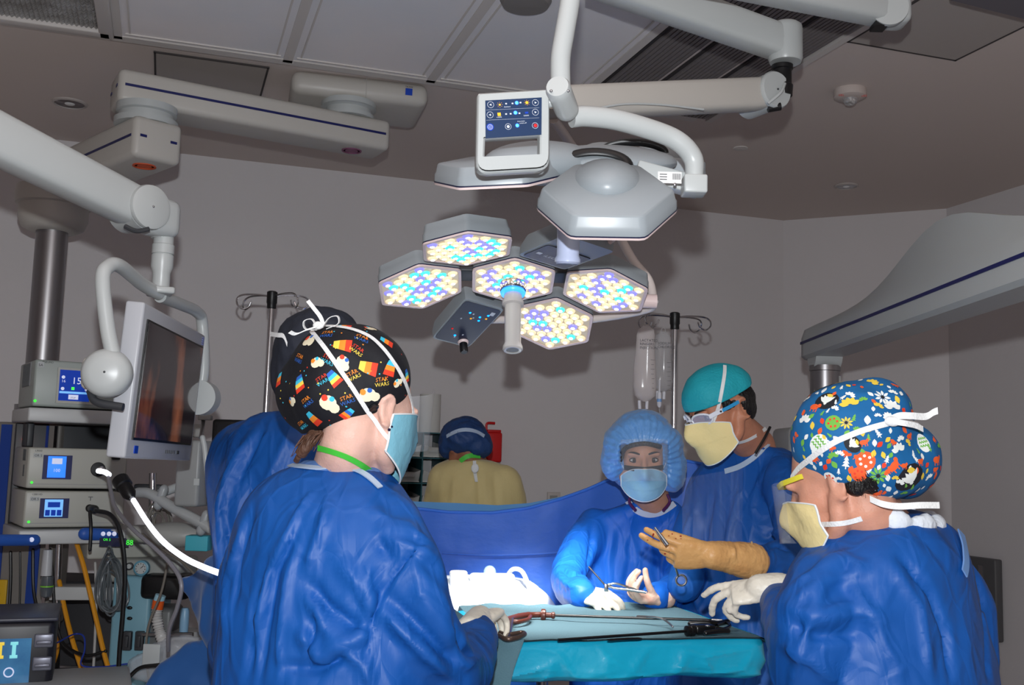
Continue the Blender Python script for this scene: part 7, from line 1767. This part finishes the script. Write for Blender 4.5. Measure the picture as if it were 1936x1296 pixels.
b = MB(); b.tube([P(300, 1136, 3.7), P(297, 1152, 3.7)], .0195, 18); b.build('connector', mat('conn_orange', (214,90,30), .4), t, label='orange connector')
b = MB(); b.tube([P(304, 1126, 3.7), P(300, 1137, 3.7)], .018, 18); b.build('elbow', mat('conn_lightblue', (150,190,205), .35), t)
b = MB(); b.ell(P(300, 1262, 3.5), (.10, .05, .055)); b.ell(P(360, 1235, 3.5), (.14, .05, .05)); B = fuse(b, .01, 3); B.noise(.012, 14, (1,1,1), True, 9)
tag(B.build('plastic_bag', mat('bag_clear', (200,205,212), .1, spec=.9, alpha=.35)), 'crumpled clear plastic bag lying at the bottom left beside the blue drape', 'bag')
b = MB(); b.box(P(286, 1240, 3.44), (.055, .006, .07), None, .003); tag(b.build('paper_tag', white), 'white paper tag on the clear plastic bag', 'tag')
# ---- ventilator display, white tube arm, blue box, dark screen
t = thing('ventilator', 'grey medical cabinet with rounded white edge left of the rear gown', 'medical device', P(380, 900, 3.6))
b = MB(); b.box(P(372, 895, 3.62), (.085, .16, .22), (V(.98,-.12,0), V(.12,.98,0), ZZ), .012); b.build('housing', mat('vent_grey', (140,142,142), .4), t)
b = MB(); b.tube(bez([P(383, 828, 3.5), P(387, 850, 3.5), P(392, 900, 3.5), P(398, 965, 3.5)], 5), .009, 12, round_end=True); b.build('edge_tube', white, t)
b = MB(); b.box(P(372, 912, 3.53), (.018, .006, .022)); b.build('label_plate', swht if False else white, t)
t = thing('tube_holder_arm', 'thick white tube arm with grey clamps sloping down right', 'arm', P(270, 930, 3.75))
b = MB(); b.tube(bez([P(262, 932, 3.75), P(285, 935, 3.7), P(330, 962, 3.6), P(400, 1000, 3.45)], 6), .018, 18, round_end=True); b.tube([P(300, 935, 3.8), P(345, 918, 3.85)], .016, 14); b.build('tube', white, t)
for x, y, Y in ((304, 942, 3.66), (385, 990, 3.48)): b = MB(); b.tube([P(x-5, y+14, Y), P(x+6, y-16, Y)], .016, 12, round_end=True); b.build('clamp', mat('clamp_grey', (150,154,156), .3), t)
t = thing('steel_pole', 'short steel pole under the hanging surgical monitor', 'pole', P(289, 915, 3.9)); b = MB(); b.tube([P(289, 895, 3.9), P(288, 990, 3.9)], .013, 16); b.build('pole', chrome, t)
b = MB(); b.box(P(282, 925, 3.98), (.10, .05, .035), None, .006); b.build('bracket', dgrey, t)
tag(MB().box(P(376, 1027, 3.6), (.075, .06, .05), None, .003).build('glove_box', mat('box_cyan', (60,160,176), .6)), 'small cyan carton under the white tube arm', 'box')
b = MB(); b.ell(P(330, 1012, 3.75), (.12, .06, .045)); b.box(P(280, 1010, 3.85), (.14, .1, .06), None, .015); B = fuse(b, .008, 4); tag(B.build('suction_unit', mat('suction_white', (156,156,152), .45)), 'rounded pale grey machine head behind the glowing cable', 'medical device')
t = thing('wall_monitor', 'dark flat screen behind the rear blue gown', 'monitor', P(435, 835, 3.9)); b = MB(); b.box(P(440, 838, 3.9), (.15, .04, .17), None, .012); b.build('housing', black, t); b = MB(); b.box(P(441, 836, 3.875), (.125, .003, .13)); b.build('screen', mat('screen_off', (24,26,30), .12), t)
b = MB(); b.tube(bez([P(385, 770, 4.0), P(384, 800, 4.0), P(380, 828, 3.9)], 4), .008, 10); b.mat(1); b.box(P(388, 790, 4.0), (.05, .03, .02), None, .004); b.box(P(374, 815, 4.0), (.04, .03, .05), None, .006)
tag(b.build('pole_clamp', [steel, grey]), 'steel clamp post between the monitor and the rear gown', 'clamp')
# added dark box standing in for the dark clutter behind the cables
t = thing('clutter_backing', 'dark box added as clutter low behind the hanging hoses and coils', 'backing box', P(160, 1290, 4.4)); b = MB(); b.box(P(150, 1285, 4.45) + V(0,0,.10), (.42, .30, .62), None, .01); b.build('body', mat('clutter_dark', (46,46,50), .6), t)
b = MB(); b.box(P(148, 1262, 4.26), (.46, .01, .008)); b.build('handle', steel, t)
